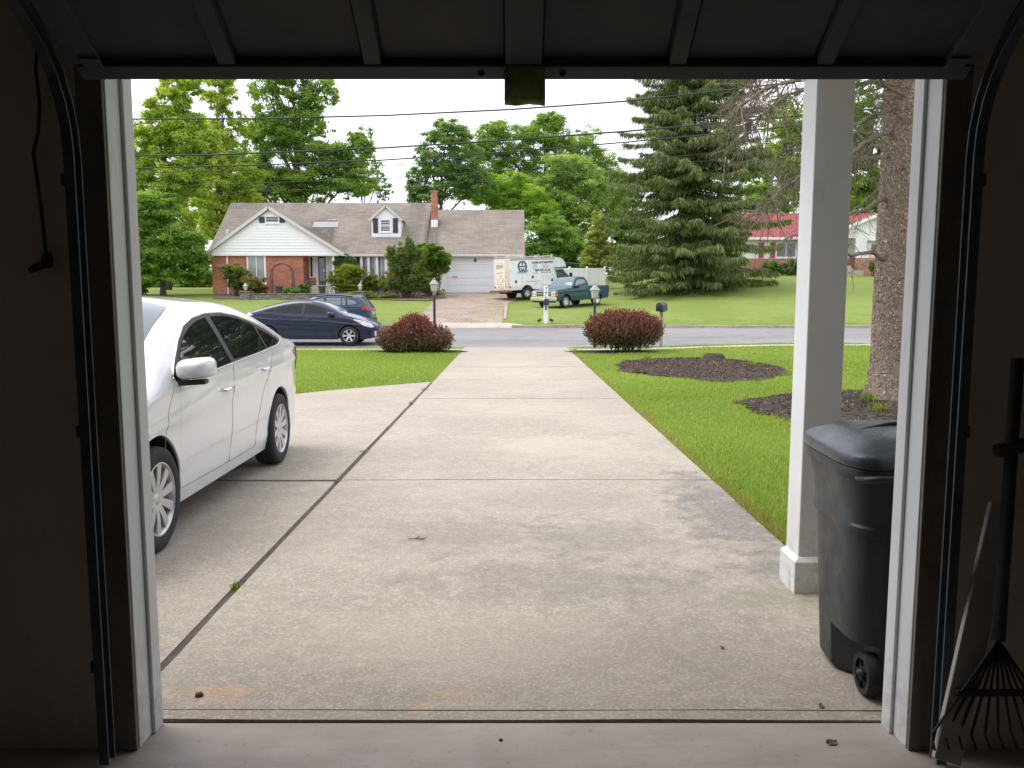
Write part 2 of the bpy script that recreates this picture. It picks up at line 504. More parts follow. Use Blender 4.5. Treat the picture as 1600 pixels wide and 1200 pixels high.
# mulch beds with chips
def mulch():
    t = NT('mulch'); p = t.pos()
    c = t.mix(t.rng(t.noise(9, 5, p), .35, .65), (.045, .034, .027), (.105, .078, .058))
    c = t.mix(t.rng(t.noise(60, 3, p), .5, .8, 0, .7), c, (.15, .115, .085))
    t.bump(t.noise(45, 4, p), .9, .03)
    return t.out(c, .95, spec=.15)
M_MULCH = mulch()
def wobble(a, s): return 1 + .07 * np.sin(2 * a + s) + .05 * np.sin(5 * a + 2.3 * s) + .035 * np.sin(11 * a + s * 5) + .02 * np.sin(23 * a)
def ring(cx, cy, rx, ry, n=90, wob=.12, seed=0):
    out = []
    for i in range(n):
        a = 2 * math.pi * i / n
        k = float(wobble(a, seed))
        out.append((cx + rx * k * math.cos(a), cy + ry * k * math.sin(a)))
    return out
_rb = np.random.default_rng(99)
def in_bed(x, y):
    r = np.zeros(np.shape(x), bool)
    for (cx, cy, rx, ry, h) in BEDS:
        u, v = (x - cx) / rx, (y - cy) / ry
        r |= np.hypot(u, v) < wobble(np.arctan2(v, u), cx) * (.97 - .10 * _rb.random(np.shape(x)) ** 3)
    return r
BEDS = [(4.15, 18.4, 1.85, 2.7, .16), (5.65, 11.55, 2.40, 2.2, .10), (2.95, 24.0, 1.3, .62, .03), (-2.75, 24.15, 1.45, .62, .03)]
def bed_dz(cx, cy, rx, ry, h):
    return lambda x, y: .018 + h * max(0, 1 - ((x - cx) / rx) ** 2 - ((y - cy) / ry) ** 2)
bed_names = ['round black mulch bed with a stump left of the white column', 'mulch bed round the foot of the big spruce trunk',
             'strip of mulch under the rounded barberry bush', 'strip of mulch under the low spreading barberry bush']
rs = np.random.default_rng(5)
for B, lab in zip(BEDS, bed_names):
    cx, cy, rx, ry, h = B
    bd = sheet('mulch_bed', ring(cx, cy, rx, ry, seed=cx), M_MULCH, gz, bed_dz(*B), .25)
    tag(bd, lab, 'mulch bed', kind='structure')
    n = int(2300 * rx * ry)
    u = np.sqrt(rs.random(n)); a = rs.random(n) * 2 * np.pi
    u = u * wobble(a, cx) * 1.015; px, py = cx + rx * u * np.cos(a), cy + ry * u * np.sin(a)
    pz = gz(px, py) + .018 + h * np.clip(1 - u ** 2, 0, 1) + .004
    L = rs.uniform(.006, .030, n); W = rs.uniform(.003, .008, n)
    th = rs.random(n) * np.pi; ti = rs.normal(0, .35, n)
    ux, uy, uz = np.cos(th) * np.cos(ti), np.sin(th) * np.cos(ti), np.sin(ti)
    c0 = np.stack([px, py, pz], -1); U = np.stack([ux, uy, uz], -1) * L[:, None]
    Wv = np.stack([-np.sin(th), np.cos(th), rs.normal(0, .3, n)], -1) * W[:, None]
    V = np.stack([c0 - U - Wv, c0 + U - Wv, c0 + U + Wv, c0 - U + Wv], 1).reshape(-1, 3)
    tone = rs.choice([0, 1, 2], n, p=[.62, .28, .10])
    cc = np.array([[.040, .030, .025], [.100, .072, .052], [.24, .175, .12]])[tone] * rs.uniform(.7, 1.3, (n, 1))
    ch = link('chips', np_mesh('chips', V, np.arange(4 * n).reshape(-1, 4), leafmat('chip_wood', .0, .9), np.repeat(cc, 4, 0)), None, bd)
    ch['kind'] = 'stuff'

# ================================================================ THE GARAGE WE STAND IN
def garage_paint(name, a, b, dirt, stain=.5):
    t = NT(name); p = t.pos()
    c = t.mix(t.rng(t.noise(1.3, 6, p, .6), .3, .7), a, b)
    c = t.mix(t.rng(t.noise(4.5, 6, t.scale(p, (1, 1, .35)), .7), .52, .72, 0, stain), c, dirt)
    t.bump(t.noise(30, 4, p), .25, .01)
    return t.out(c, .8, spec=.25)
M_GWALL = garage_paint('garage_plaster', (.52, .465, .40), (.60, .545, .475), (.27, .23, .19))
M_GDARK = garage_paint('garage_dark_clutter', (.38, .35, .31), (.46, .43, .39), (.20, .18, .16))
M_DOOR = garage_paint('garage_door_paint', (.10, .10, .10), (.125, .125, .125), (.065, .064, .062), .6)
M_WOODDARK = garage_paint('jamb_weathered_wood', (.15, .13, .115), (.21, .185, .16), (.07, .06, .052), .7)
def white_trim():
    t = NT('white_trim'); p = t.pos(); v = t.coord()
    x, y, z = t.xyz(p)
    c = t.mix(t.rng(t.noise(2.0, 5, p), .3, .7), (.655, .665, .67), (.74, .75, .75))
    c = t.mix(t.rng(t.noise(9, 6, t.scale(p, (1, 1, .25)), .7), .60, .72, 0, .5), c, (.46, .45, .41))
    low = t.math('MULTIPLY', t.rng(z, 0.0, .5, 1, 0), t.rng(t.noise(14, 6, p, .7), .45, .62))
    c = t.mix(t.math('MULTIPLY', low, .6), c, (.36, .335, .28))
    t.bump(t.noise(18, 4, t.scale(p, (1, 1, .2))), .12, .01)
    return t.out(c, .45, spec=.4)
M_TRIM = white_trim()
def floor_mat():
    t = NT('garage_floor'); p = t.pos()
    c = t.mix(t.rng(t.noise(1.6, 6, p, .6), .32, .68), (.34, .285, .245), (.44, .385, .34))
    c = t.mix(t.rng(t.noise(5, 6, t.scale(p, (.5, 2, 1)), .7), .48, .70, 0, .6), c, (.30, .255, .225))
    c = t.mix(t.rng(t.noise(30, 4, p), .6, .78, 0, .5), c, (.16, .14, .125))
    t.bump(t.noise(70, 3, p), .2, .006)
    return t.out(c, t.rng(t.noise(4, 4, p), .3, .7, .45, .8), spec=.35)
M_FLOOR = floor_mat()
YI, YO = 2.73, 2.90          # inner and outer face of the front wall
JL, JR = -1.312, 1.388       # the opening
flr = MB().box(-2.6, 2.9, -4.5, 2.905, -.20, 0.0).build('garage_floor', M_FLOOR, bevel=.008)
tag(flr, 'stained concrete garage floor at the threshold', 'floor', kind='structure')
def wall(name, label, *b, mat=M_GWALL):
    o = MB().box(*b).build(name, mat)
    return tag(o, label, 'wall', kind='structure')
wall('garage_wall_left', 'dark garage side wall out of the light', -2.75, -2.6, -4.5, YI, -.2, 2.9)
wall('garage_wall_right', 'dark garage side wall past the leaning board', 2.9, 3.05, -4.5, YI, -.2, 2.9)
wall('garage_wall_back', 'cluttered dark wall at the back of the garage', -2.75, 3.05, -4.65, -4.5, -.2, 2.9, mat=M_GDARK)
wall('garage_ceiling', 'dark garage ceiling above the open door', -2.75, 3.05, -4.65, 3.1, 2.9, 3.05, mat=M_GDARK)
M_SIDING_OUT = plain('own_house_siding', (.62, .62, .60), .6, var=.06)
wall('front_wall_left', 'front wall beside the left door track with a hanging cord', -7.5, -1.40, YI, YO - .01, -.2, 2.9)
wall('front_wall_right', 'front wall beside the right door track', 1.475, 7.5, YI, YO - .01, -.2, 2.9)
wall('front_wall_header', 'wall above the garage opening', -1.40, 1.475, YI, YO - .01, 2.45, 2.9)
M_BOUNCE_CUT = plain('bounce_cut_dark', (.12, .085, .065), .9, var=.3, scale=8, bump=.4)  # unseen dark facing, added to cut bounce light onto the column front
for nm, a, b, lab in (('bounce_cut_left', -7.5, -1.403, 'added dark sheet outside left of the opening cutting bounce light'), ('bounce_cut_right', 1.479, 7.5, 'added dark sheet outside right of the opening cutting bounce light')):
    tag(MB().box(a, b, YO - .009, YO + .03, -.2, 2.9).build(nm, M_BOUNCE_CUT), lab, 'wall', kind='structure')
MB().box(-7.5, 1.44, YO + .031, 3.35, 2.93, 3.02).build('eave', M_TRIM).update_from_editmode()
tag(bpy.data.objects['eave'], 'white eave board above the garage opening', 'eave', kind='structure')
fr = tag(empty('door_frame', (0, YI, 0)), 'white painted jambs lining the garage door opening', 'door frame')
for sx, xj in ((-1, JL), (1, JR)):
    jb = MB().box(min(xj, xj + sx * .09), max(xj, xj + sx * .09), .0, YO - YI, .0, 2.45)
    j = jb.build('jamb', M_TRIM, fr, bevel=.004)
    st = MB().box(min(xj, xj - sx * .013), max(xj, xj - sx * .013), .095, .165, .0, 2.45)
    st.build('door_stop', M_TRIM, j, bevel=.004)
    ib = MB().box(min(xj + sx*.003, xj + sx * .088), max(xj + sx*.003, xj + sx * .088), -.018, -.002, .0, 2.40)
    ib.build('inner_casing', M_WOODDARK, fr, bevel=.003)
MB().box(JL, JR, 0, YO - YI, 2.37, 2.45).build('head_jamb', M_TRIM, fr, bevel=.004)

# overhead door, its lowest section still tilted in the bend of the track
door = tag(empty('garage_door', (0, 2.65, 2.275)), 'dark panelled overhead garage door rolled open above the view', 'garage door')
tilt = R(31)
def door_pt(x, s, n):      # s up along the section toward the camera, n out of its face toward the floor
    return Vector((x, -s * math.cos(tilt) - n * math.sin(tilt), s * math.sin(tilt) - n * math.cos(tilt)))
def dbox(x0, x1, s0, s1, n0, n1):
    m = MB()
    q = [door_pt(x, s, n) for n in (n0, n1) for x, s in ((x0, s0), (x1, s0), (x1, s1), (x0, s1))]
    return m.add(q, [(0,3,2,1),(4,5,6,7),(0,1,5,4),(1,2,6,5),(2,3,7,6),(3,0,4,7)])
DX0, DX1 = -1.335, 1.408
dbox(DX0, DX1, 0, .53, -.030, -.018).build('face_sheet', M_DOOR, door)
dbox(DX0, DX1, .0, .055, -.018, .022).build('bottom_rail', M_DOOR, door, bevel=.004)
dbox(DX0, DX1, .475, .53, -.018, .022).build('top_rail', M_DOOR, door, bevel=.004)
stx = [DX0 + .035, -.87, -.425, .035, .505, .955, DX1 - .035]
for i, x in enumerate(stx):
    w = .055 if i == 3 else (.05 if i in (0, 6) else .026)
    dbox(x - w, x + w, .057, .473, -.018, .018).build('stile', M_DOOR, door, bevel=.004)
for i in range(6):
    a = stx[i] + (.055 if i == 3 else .03); b = stx[i+1] - (.055 if i == 2 else .03)
    dbox(a + .004, b - .004, .06, .47, -.017, -.006 - .003 * (i % 2)).build('panel', M_DOOR, door, bevel=.003)
for k in range(4):
    y0 = -.47 - k * .54
    MB().box(DX0, DX1, y0 - .53, y0, .285, .325).build('section', M_DOOR, door, bevel=.004)
M_STEEL = plain('galvanised_steel', (.075, .075, .077), .75, .1, var=.25, scale=12)
for x in (DX0 + .06, DX1 - .06):
    h = dbox(x - .03, x + .03, .012, .09, .0225, .027); h.build('roller_bracket', M_DOOR, door, bevel=.002)
for x in (-.095, .155):
    p = door_pt(x, .028, .026)
    MB().lathe([(.0, .004), (.009, .003), (.010, 0), (.010, -.006)], p, 8, 'y').build('bolt', M_STEEL, door, smooth=40)
# green padded grip hanging under the bottom rail
M_GREEN = plain('green_foam', (.26, .38, .09), .9, var=.3, scale=30, bump=.6, bscale=120)
g = MB()
prof = []
for i in range(9):
    t = i / 8
    prof.append((-.06 + .012 * math.sin(t * 3) , .028 - .115 * t))
n = len(prof); W0, W1 = -.023 , .102
pts_f = [(-.052, .05), (-.066, .01), (-.070, -.03), (-.064, -.072), (-.046, -.086), (-.028, -.080), (-.022, -.04), (-.024, .0), (-.034, .045)]
cols = []
for k in range(9):
    x = W0 + (W1 - W0) * k / 8
    cols.append([(x + .003 * noise.noise(Vector((z * 60, k, 1))), y + .002 * math.sin(k * 1.7), z + .003 * math.sin(k * 1.1 + y * 90)) for y, z in pts_f])
V = [p for c in cols for p in c]; m = len(pts_f)
FF = [(k*m+i, k*m+(i+1)%m, (k+1)*m+(i+1)%m, (k+1)*m+i) for k in range(8) for i in range(m)] + [tuple(range(m)), tuple(range(8*m, 9*m))]
gg = MB().add(V, FF)
tag(gg.build('foam_grip', M_GREEN, None, smooth=60, loc=(0, 2.665, 2.262)), 'ragged green foam grip wrapped round the door bottom rail', 'foam grip')

# tracks
for sx, xt, lab in ((-1, -1.372, 'steel door track curving up beside the hanging cord'), (1, 1.445, 'steel door track curving up above the leaning board')):
    tr = tag(empty('door_track', (xt, 2.62, 0)), lab, 'door track')
    path = [(0, 0, .02), (0, 0, 1.0), (0, 0, 2.02)]
    for k in range(1, 9):
        a = k / 8 * math.pi / 2
        path.append((0, -.42 * (1 - math.cos(a)), 2.02 + .42 * math.sin(a)))
    path.append((0, -2.6, 2.46))
    m = MB()
    secs = [(-.025, -.016), (.025, -.016), (.025, .016), (.018, .016), (.018, -.009), (-.018, -.009), (-.018, .016), (-.025, .016)]
    vs, fs = [], []
    for i, p in enumerate(path):
        d = Vector(path[min(i+1, len(path)-1)]) - Vector(path[max(i-1, 0)]); d.normalize()
        nrm = Vector((0, d.z, -d.y))
        for a, b in secs: vs.append(Vector(p) + nrm * a + Vector((-sx * b, 0, 0)))
    q = len(secs)
    for i in range(len(path) - 1):
        for k in range(q): fs.append((i*q+k, i*q+(k+1)%q, (i+1)*q+(k+1)%q, (i+1)*q+k))
    m.add(vs, fs).build('rail', M_STEEL, tr, smooth=35)
    for z in (.35, 1.15, 1.95):
        MB().box(sx*.03-.012, sx*.03+.012, .0, .108, z - .02, z + .02).build('bracket', M_STEEL, tr, bevel=.004)

# cord on the left wall
M_CORD = plain('dark_cord', (.03, .028, .026), .8)
cw = tag(empty('hanging_cord', (-1.68, 2.70, 1.7)), 'thin dark cord with a knob hanging on the left wall', 'cord')
cpts = [P(a, b, 2.705) - Vector((-1.68, 2.70, 1.7)) for a, b in ((15, 2), (42, 12), (54, 30), (58, 70), (56, 110), (62, 160), (60, 205), (52, 238), (58, 280), (65, 330), (70, 380), (74, 408))]
MB().tube(cpts, .005, 6).build('cord', M_CORD, cw, smooth=True)
e = cpts[-1]
MB().lathe([(0, .03), (.014, .024), (.018, 0), (.012, -.02), (0, -.024)], e, 10).build('knob', M_CORD, cw, smooth=True)
MB().tube([e + Vector((-.005, -.008, -.012)), e + Vector((-.03, -.012, -.02)), e + Vector((-.052, -.01, -.03))], [.012, .014, .010], 8).build('plug', M_CORD, cw, smooth=True)

# things leaning inside on the right
M_BOARD = garage_paint('raw_board', (.36, .34, .31), (.43, .41, .38), (.22, .20, .17))
bd = MB().bar(P(1478, 1190, 2.45), P(1566, 790, 2.66), .09, .02, (0, 1, 0))
tag(bd.build('leaning_board', M_BOARD, bevel=.003), 'pale narrow board leaning on the right garage wall', 'board')
sp = tag(empty('leaf_rake', (1.9, 2.5, 0)), 'dark long handled leaf rake standing behind the leaning board', 'rake')
o0 = Vector((1.9, 2.5, 0))
MB().tube([P(1590, 560, 2.62) - o0, P(1560, 1000, 2.5) - o0], .02, 10).build('handle', M_CORD, sp, smooth=True)
q = P(1560, 1000, 2.5) - o0
for k in range(11):
    u = (k - 5) / 5
    MB().tube([q, q + Vector((u * .09, -.01, -.13)), q + Vector((u * .21, -.03, -.30)), q + Vector((u * .22, -.07, -.33))], .0045, 5).build('tine', M_CORD, sp, smooth=True)
MB().bar(q + Vector((-.13, -.012, -.17)), q + Vector((.13, -.012, -.17)), .012, .02).build('tine_bar', M_CORD, sp)
MB().bar(P(1555, 705, 2.58) - o0, P(1625, 690, 2.58) - o0, .04, .04).build('grip', M_CORD, sp, bevel=.008)
rk = tag(empty('wire_rack', (1.75, 2.45, 0)), 'low dark wire rack on the floor at the right wall', 'rack')
for k in range(9):
    MB().tube([(-.12, -.05 - k * .05, .14), (.55, -.05 - k * .05, .14)], .005, 6).build('wire', M_STEEL, rk, smooth=True)
for x in (-.1, .53):
    MB().tube([(x, -.02, .14), (x, -.5, .14)], .007, 6).build('rail', M_STEEL, rk, smooth=True)
    for y in (-.03, -.49): MB().tube([(x, y, 0), (x, y, .146)], .007, 6).build('leg', M_STEEL, rk, smooth=True)

# porch column at the right of the drive
pc = tag(empty('porch_column', (1.632, 4.36, 0)), 'square white porch column standing beside the wheeled bin', 'column')
MB().box(-.098, .098, -.098, .098, .16, 2.74).build('shaft', M_TRIM, pc, bevel=.006)
MB().add([(-.122,-.122,-.05),(.122,-.122,-.05),(.122,.122,-.05),(-.122,.122,-.05),(-.122,-.122,.165),(.122,-.122,.165),(.122,.122,.165),(-.122,.122,.165),
          (-.101,-.101,.19),(.101,-.101,.19),(.101,.101,.19),(-.101,.101,.19)],
         [(0,3,2,1),(0,1,5,4),(1,2,6,5),(2,3,7,6),(3,0,4,7),(4,5,9,8),(5,6,10,9),(6,7,11,10),(7,4,8,11),(8,9,10,11)]).build('plinth', M_TRIM, pc, bevel=.005)
MB().box(-.112, .112, -.112, .112, 2.70, 2.76).build('capital', M_TRIM, pc, bevel=.01)
pr = MB().box(1.0, 7.5, 3.36, 4.75, 2.90, 3.05).box(1.53, 7.5, 4.27, 4.45, 2.762, 2.90)  # unseen left end carried past the column to darken its front face
tag(pr.build('porch_roof', M_TRIM), 'white porch roof carried by the square column', 'porch roof', kind='structure')
MB().box(1.757, 7.5, 2.93, 4.7, -.2, -.008).build('porch_floor', M_WALK)
tag(bpy.data.objects['porch_floor'], 'concrete porch floor behind the wheeled bin', 'porch floor', kind='structure')

# ================================================================ VEGETATION
def leaf_quads(C, N, size, rng, aspect=.55, jit=.35):
    """one leaf-shaped quad per centre, facing roughly N"""
    n = len(C)
    N = N + rng.normal(0, jit, (n, 3)); N /= np.linalg.norm(N, axis=1, keepdims=True) + 1e-9
    T = rng.normal(0, 1, (n, 3)); U = np.cross(N, T); U /= np.linalg.norm(U, axis=1, keepdims=True) + 1e-9
    W = np.cross(N, U)
    s = (size * rng.uniform(.6, 1.35, n))[:, None]
    V = np.stack([C - U * s, C + W * s * aspect - U * s * .1 + N * s * .12, C + U * s, C - W * s * aspect - U * s * .1 + N * s * .12], 1)
    return V.reshape(-1, 3), np.arange(4 * n).reshape(-1, 4)

def clump_leaves(clumps, n, size, pal, seed, flat=.45, aspect=.6, hollow=.45):
    rng = np.random.default_rng(seed)
    cl = np.asarray(clumps, float)
    w = (cl[:, 3] * cl[:, 4]); w /= w.sum()
    k = rng.choice(len(cl), n, p=w)
    d = rng.normal(0, 1, (n, 3)); d /= np.linalg.norm(d, axis=1, keepdims=True)
    rad = hollow + (1 - hollow) * rng.random(n) ** .7
    rad *= 1 + .28 * rng.normal(0, 1, n) * .6
    C = cl[k, :3] + d * rad[:, None] * cl[k, 3:6]
    N = d * (1 - flat) + np.array([0, 0, 1.0]) * flat
    V, Fq = leaf_quads(C, N, size, rng, aspect)
    tone = np.asarray(pal, float)
    ct = rng.random(len(cl))[k] * .65 + rng.random(n) * .35        # leaves of one spray share a tone
    i = np.clip((ct * (len(tone) - 1)), 0, len(tone) - 1.001); j = i.astype(int); f = (i - j)[:, None]
    col = (tone[j] * (1 - f) + tone[j + 1] * f) * rng.uniform(.82, 1.18, (n, 1))
    return V, Fq, np.repeat(col, 4, 0)

M_LEAF = leafmat('leaf', .55)
def bark_mat(name, a, b, c, scale=7, bump=1.0, stretch=.25):
    t = NT(name); p = t.pos()
    v = t.scale(p, (1, 1, stretch))
    vo = t.node('ShaderNodeTexVoronoi', feature='DISTANCE_TO_EDGE'); vo.inputs['Scale'].default_value = scale * 3.2
    ws = t.node('ShaderNodeVectorMath', operation='ADD'); t.l.new(v, ws.inputs[0])
    nz = t.node('ShaderNodeTexNoise'); nz.inputs['Scale'].default_value = scale; t.l.new(p, nz.inputs['Vector'])
    t.l.new(t.scale(nz.outputs['Color'], (.16, .16, .10)), ws.inputs[1]); t.l.new(ws.outputs[0], vo.inputs['Vector'])
    col = t.mix(t.rng(t.noise(scale * .5, 5, p), .3, .7), a, b)
    col = t.mix(t.rng(vo.outputs['Distance'], 0, .09, .75, 0), col, c)
    col = t.mix(t.rng(t.noise(scale * 6, 4, p), .45, .75, 0, .45), col, tuple(min(1, q * 1.5) for q in b))
    t.bump(t.math('ADD', t.rng(vo.outputs['Distance'], 0, .12), t.math('MULTIPLY', t.noise(scale * 5, 5, p), .6)), bump, .03)
    return t.out(col, .95, spec=.1)
M_BARK = bark_mat('bark_grey', (.11, .095, .08), (.17, .15, .125), (.05, .042, .035), 6, .7)

def limb_path(a, b, rng, sag=.12, n=6):
    a, b = np.array(a, float), np.array(b, float)
    L = np.linalg.norm(b - a); out = []
    off = rng.normal(0, .05 * L, 3)
    for i in range(n):
        t = i / (n - 1)
        p = a + (b - a) * t + off * math.sin(math.pi * t) + np.array([0, 0, sag * L * math.sin(math.pi * t)])
        out.append(p)
    return out

def tree(name, label, base, height, lobes, leaves, size, pal, seed, trunk_r=.22, split=.35, cat='tree', group=None,
         k=16, spread=.34, sub=5, lean=(0, 0), bare=(), flat=.45, hollow=.4, bark=None):
    """trunk, limbs to every lobe, twigs to the leaf sprays, and a crown of small leaves; lobes are (dx, dy, z, rx, ry, rz) above the base"""
    rng = np.random.default_rng(seed)
    bx, by = base
    root = empty(name, (bx, by, G(bx, by)), 0, label, cat, group)
    m = MB()
    top = height * .82
    tp = []
    for i in range(8):
        t = i / 7
        tp.append((lean[0] * t + .12 * math.sin(t * 5 + seed) * t, lean[1] * t + .1 * math.cos(t * 4 + seed) * t, -.3 + (top + .3) * t))
    m.tube(tp, [trunk_r * (1.35 if i == 0 else 1) * (1 - .82 * (i / 7)) for i in range(8)], 9)
    def on_trunk(z):
        t = min(max((z + .3) / (top + .3), 0), 1) * 7; i = min(int(t), 6)
        return lerp(np.array(tp[i]), np.array(tp[i+1]), t - i)
    clumps = []
    for (dx, dy, z, rx, ry, rz) in lobes:
        st = on_trunk(max(height * .14, min(z - rz * .55, top * .9) * (.55 + .45 * split)))
        path = limb_path(st, (dx, dy, z), rng, .06)
        r0 = trunk_r * .42
        m.tube(path, [r0 * (1 - .75 * i / (len(path) - 1)) for i in range(len(path))], 6)
        for _ in range(int(k * 4.5)):
            d = rng.normal(0, 1, 3); d /= np.linalg.norm(d)
            q = np.array([dx, dy, z]) + d * np.array([rx, ry, rz]) * rng.uniform(.15, 1.05) ** .6
            s = spread * rng.uniform(.35, 1.1)
            clumps.append((*q, rx * s, ry * s, rz * s * .7))
            if rng.random() < sub / k / 4.5 * 1.5:
                s0 = path[rng.integers(2, len(path))]
                m.tube(limb_path(s0, q, rng, .05, 4), [r0 * .28, r0 * .2, r0 * .13, r0 * .06], 5)
    for (a, b, r) in bare:
        pth = limb_path(a, b, rng, .05, 6)
        m.tube(pth, [r * (1 - .8 * i / 5) for i in range(6)], 5)
        for i in range(6):
            s0 = pth[rng.integers(2, 6)]; L = np.linalg.norm(np.array(b) - np.array(a)) * rng.uniform(.2, .42)
            d = np.array(b) - np.array(a); d /= np.linalg.norm(d); d = d + rng.normal(0, .45, 3)
            m.tube(limb_path(s0, s0 + d * L, rng, .04, 4), [r * .4, r * .3, r * .2, r * .08], 4)
    m.build('trunk', bark or M_BARK, root, smooth=True)
    V, Fq, col = clump_leaves(clumps, int(leaves * 3.0), size * .64, np.array(pal) * 1.95 * np.array([1.08, 1, 1.4]), seed + 1, flat, hollow=.1)
    link('crown', np_mesh('crown', V, Fq, M_LEAF, col), None, root)
    return root

# palettes: leaf colours from the inner tone to the new growth
YG = [(.095, .155, .020), (.135, .205, .028), (.180, .250, .036), (.225, .285, .050)]
MG = [(.052, .105, .016), (.078, .142, .022), (.105, .180, .028), (.140, .215, .036)]
DG = [(.034, .078, .016), (.050, .105, .021), (.072, .135, .026), (.098, .165, .032)]
BG = [(.060, .115, .032), (.085, .150, .042), (.110, .180, .050), (.140, .205, .058)]
YL = [(.095, .130, .026), (.125, .165, .034), (.155, .195, .044), (.180, .215, .054)]

def X(px, D): return P(px, 460, D).x
def Hh(py, D, base): return P(800, py, D).z - base      # height above the base of a point seen at a pixel row
def lobes_px(D, base, items):
    """lobe list measured in the photo: (px, py, half width px, half height px[, dy])"""
    bx, by = base; g = G(bx, by); out = []
    for it in items:
        px, py, w, h = it[:4]; dy = it[4] if len(it) > 4 else 0
        c = P(px, py, D); s = D / F
        out.append((c.x - bx, dy, c.z - g, w * s, max(w, h) * s * .8, h * s))
    return out

def T(name, label, px, D, top, items, leaves, size, pal, seed, **kw):
    base = (X(px, D), D)
    h = Hh(top, D, G(*base))
    return tree(name, label, base, h, lobes_px(D, base, items), leaves, size, pal, seed, **kw)

T('maple_tree', 'bright yellow-green maple beside the left door jamb', 262, 66, 125,
  [(262, 170, 42, 30), (235, 225, 40, 34), (290, 215, 44, 36), (255, 285, 52, 38), (310, 275, 40, 36), (285, 130, 36, 26), (225, 330, 36, 30), (320, 240, 30, 30), (215, 270, 26, 36)], 25000, .17, YG, 11, trunk_r=.30,
  k=15, spread=.34, group='trees behind the brick house')
T('broadleaf_tree', 'low leafy tree left of the brick house above the white car', 255, 58, 300,
  [(245, 330, 46, 28, -1), (215, 385, 30, 34), (285, 375, 44, 34, -1), (240, 415, 44, 28, -1.5), (300, 420, 34, 26), (215, 440, 20, 22)], 26000, .15,
  [(.040, .095, .014), (.070, .140, .020), (.110, .190, .028), (.150, .230, .036)], 12, trunk_r=.2, k=20, spread=.34, group='trees behind the brick house')
T('thin_tree', 'thin airy tree with open crown between the maple and tall oak', 352, 70, 118,
  [(345, 150, 30, 30), (362, 205, 32, 34), (338, 250, 32, 30), (372, 275, 36, 30), (350, 115, 34, 24), (345, 315, 32, 26), (318, 305, 26, 26), (385, 300, 28, 24), (330, 350, 20, 24)], 12500, .16, YG, 13, trunk_r=.24, k=12, spread=.34, sub=8,
  group='trees behind the brick house')
T('oak_tree', 'tallest oak behind the brick house with bare top branches', 470, 74, 100,
  [(420, 150, 30, 36), (455, 115, 40, 34), (500, 140, 30, 30), (440, 215, 44, 40), (480, 205, 42, 34), (505, 255, 52, 36), (550, 245, 34, 34), (430, 285, 46, 30), (540, 285, 46, 24), (480, 290, 50, 26), (400, 250, 34, 32), (565, 225, 22, 26), (410, 195, 28, 30), (470, 165, 34, 30), (395, 300, 30, 22)],
  30000, .165, MG, 14, trunk_r=.42, k=14, spread=.34, sub=6, group='trees behind the brick house',
  bare=[((1.2, 0, 13.5), (3.4, -.4, 18.8), .11), ((.6, 0, 13), (1.0, -.6, 19.5), .16), ((1.4, 0, 14), (3.0, -.3, 20.2), .09)])
T('sparse_tree', 'sparse half-bare tree at the end of the oak crown', 572, 78, 245,
  [(575, 262, 22, 18), (592, 285, 20, 16), (560, 290, 22, 18), (600, 300, 14, 12)], 1500, .16, BG, 15, trunk_r=.16, k=9, spread=.34, sub=9, group='trees behind the brick house')
T('ash_tree', 'open ash tree with visible forked trunk beside the chimney', 690, 76, 190,
  [(700, 212, 36, 24), (672, 250, 28, 24), (725, 250, 30, 28), (655, 290, 22, 24), (700, 285, 38, 28), (745, 290, 30, 26), (670, 310, 30, 20)], 15000, .15, [(.045, .098, .022), (.068, .130, .030), (.092, .162, .038), (.120, .190, .044)], 16,
  trunk_r=.32, k=14, spread=.34, sub=7, group='trees behind the garage wing')
T('broad_oak_tree', 'broad round oak with the highest crown behind the garage wing', 850, 88, 180,
  [(790, 225, 44, 32), (850, 212, 46, 32), (905, 232, 42, 36), (940, 265, 30, 32), (765, 270, 44, 36), (830, 270, 52, 34), (895, 285, 46, 34), (860, 190, 24, 16), (770, 210, 24, 20), (742, 240, 30, 26), (735, 290, 34, 28), (800, 310, 50, 26), (955, 300, 30, 34)], 30000, .17, MG, 17,
  trunk_r=.45, k=17, spread=.34, group='trees behind the garage wing')
T('young_maple_tree', 'fresh green maple just over the garage wing ridge', 795, 78, 262,
  [(795, 288, 34, 22), (770, 312, 34, 20), (825, 315, 34, 22), (800, 340, 40, 24), (850, 335, 26, 26)], 15000, .13, [(.075, .150, .016), (.110, .195, .022), (.140, .235, .028), (.170, .265, .036)], 18,
  trunk_r=.22, k=18, spread=.34, group='trees behind the garage wing')
T('pale_tree', 'pale green tree right of the garage wing roof', 892, 80, 232,
  [(885, 262, 36, 28), (920, 285, 34, 30), (865, 300, 34, 30), (905, 325, 44, 32), (950, 325, 34, 34), (880, 360, 40, 34), (975, 290, 24, 26)], 24000, .145, [(.085, .150, .036), (.120, .190, .046), (.155, .230, .056), (.190, .260, .064)], 19,
  trunk_r=.28, k=17, spread=.34, group='trees behind the garage wing')
T('bushy_tree', 'dense mid-green bushy tree behind the box truck', 862, 70, 330,
  [(858, 352, 30, 22), (842, 380, 26, 26), (880, 378, 34, 26), (860, 405, 36, 22), (905, 400, 30, 24), (838, 412, 22, 18)], 17000, .12, [(.050, .110, .018), (.078, .150, .024), (.108, .190, .030), (.135, .215, .036)], 20,
  trunk_r=.16, k=18, spread=.34, group='trees behind the garage wing')
T('golden_cypress', 'small yellowish cypress behind the white fence', 935, 64, 325,
  [(935, 345, 12, 16), (935, 368, 20, 16), (932, 392, 26, 18), (938, 412, 28, 16)], 11000, .085, YL, 21, trunk_r=.1, k=22, spread=.34, flat=.3, cat='cypress')
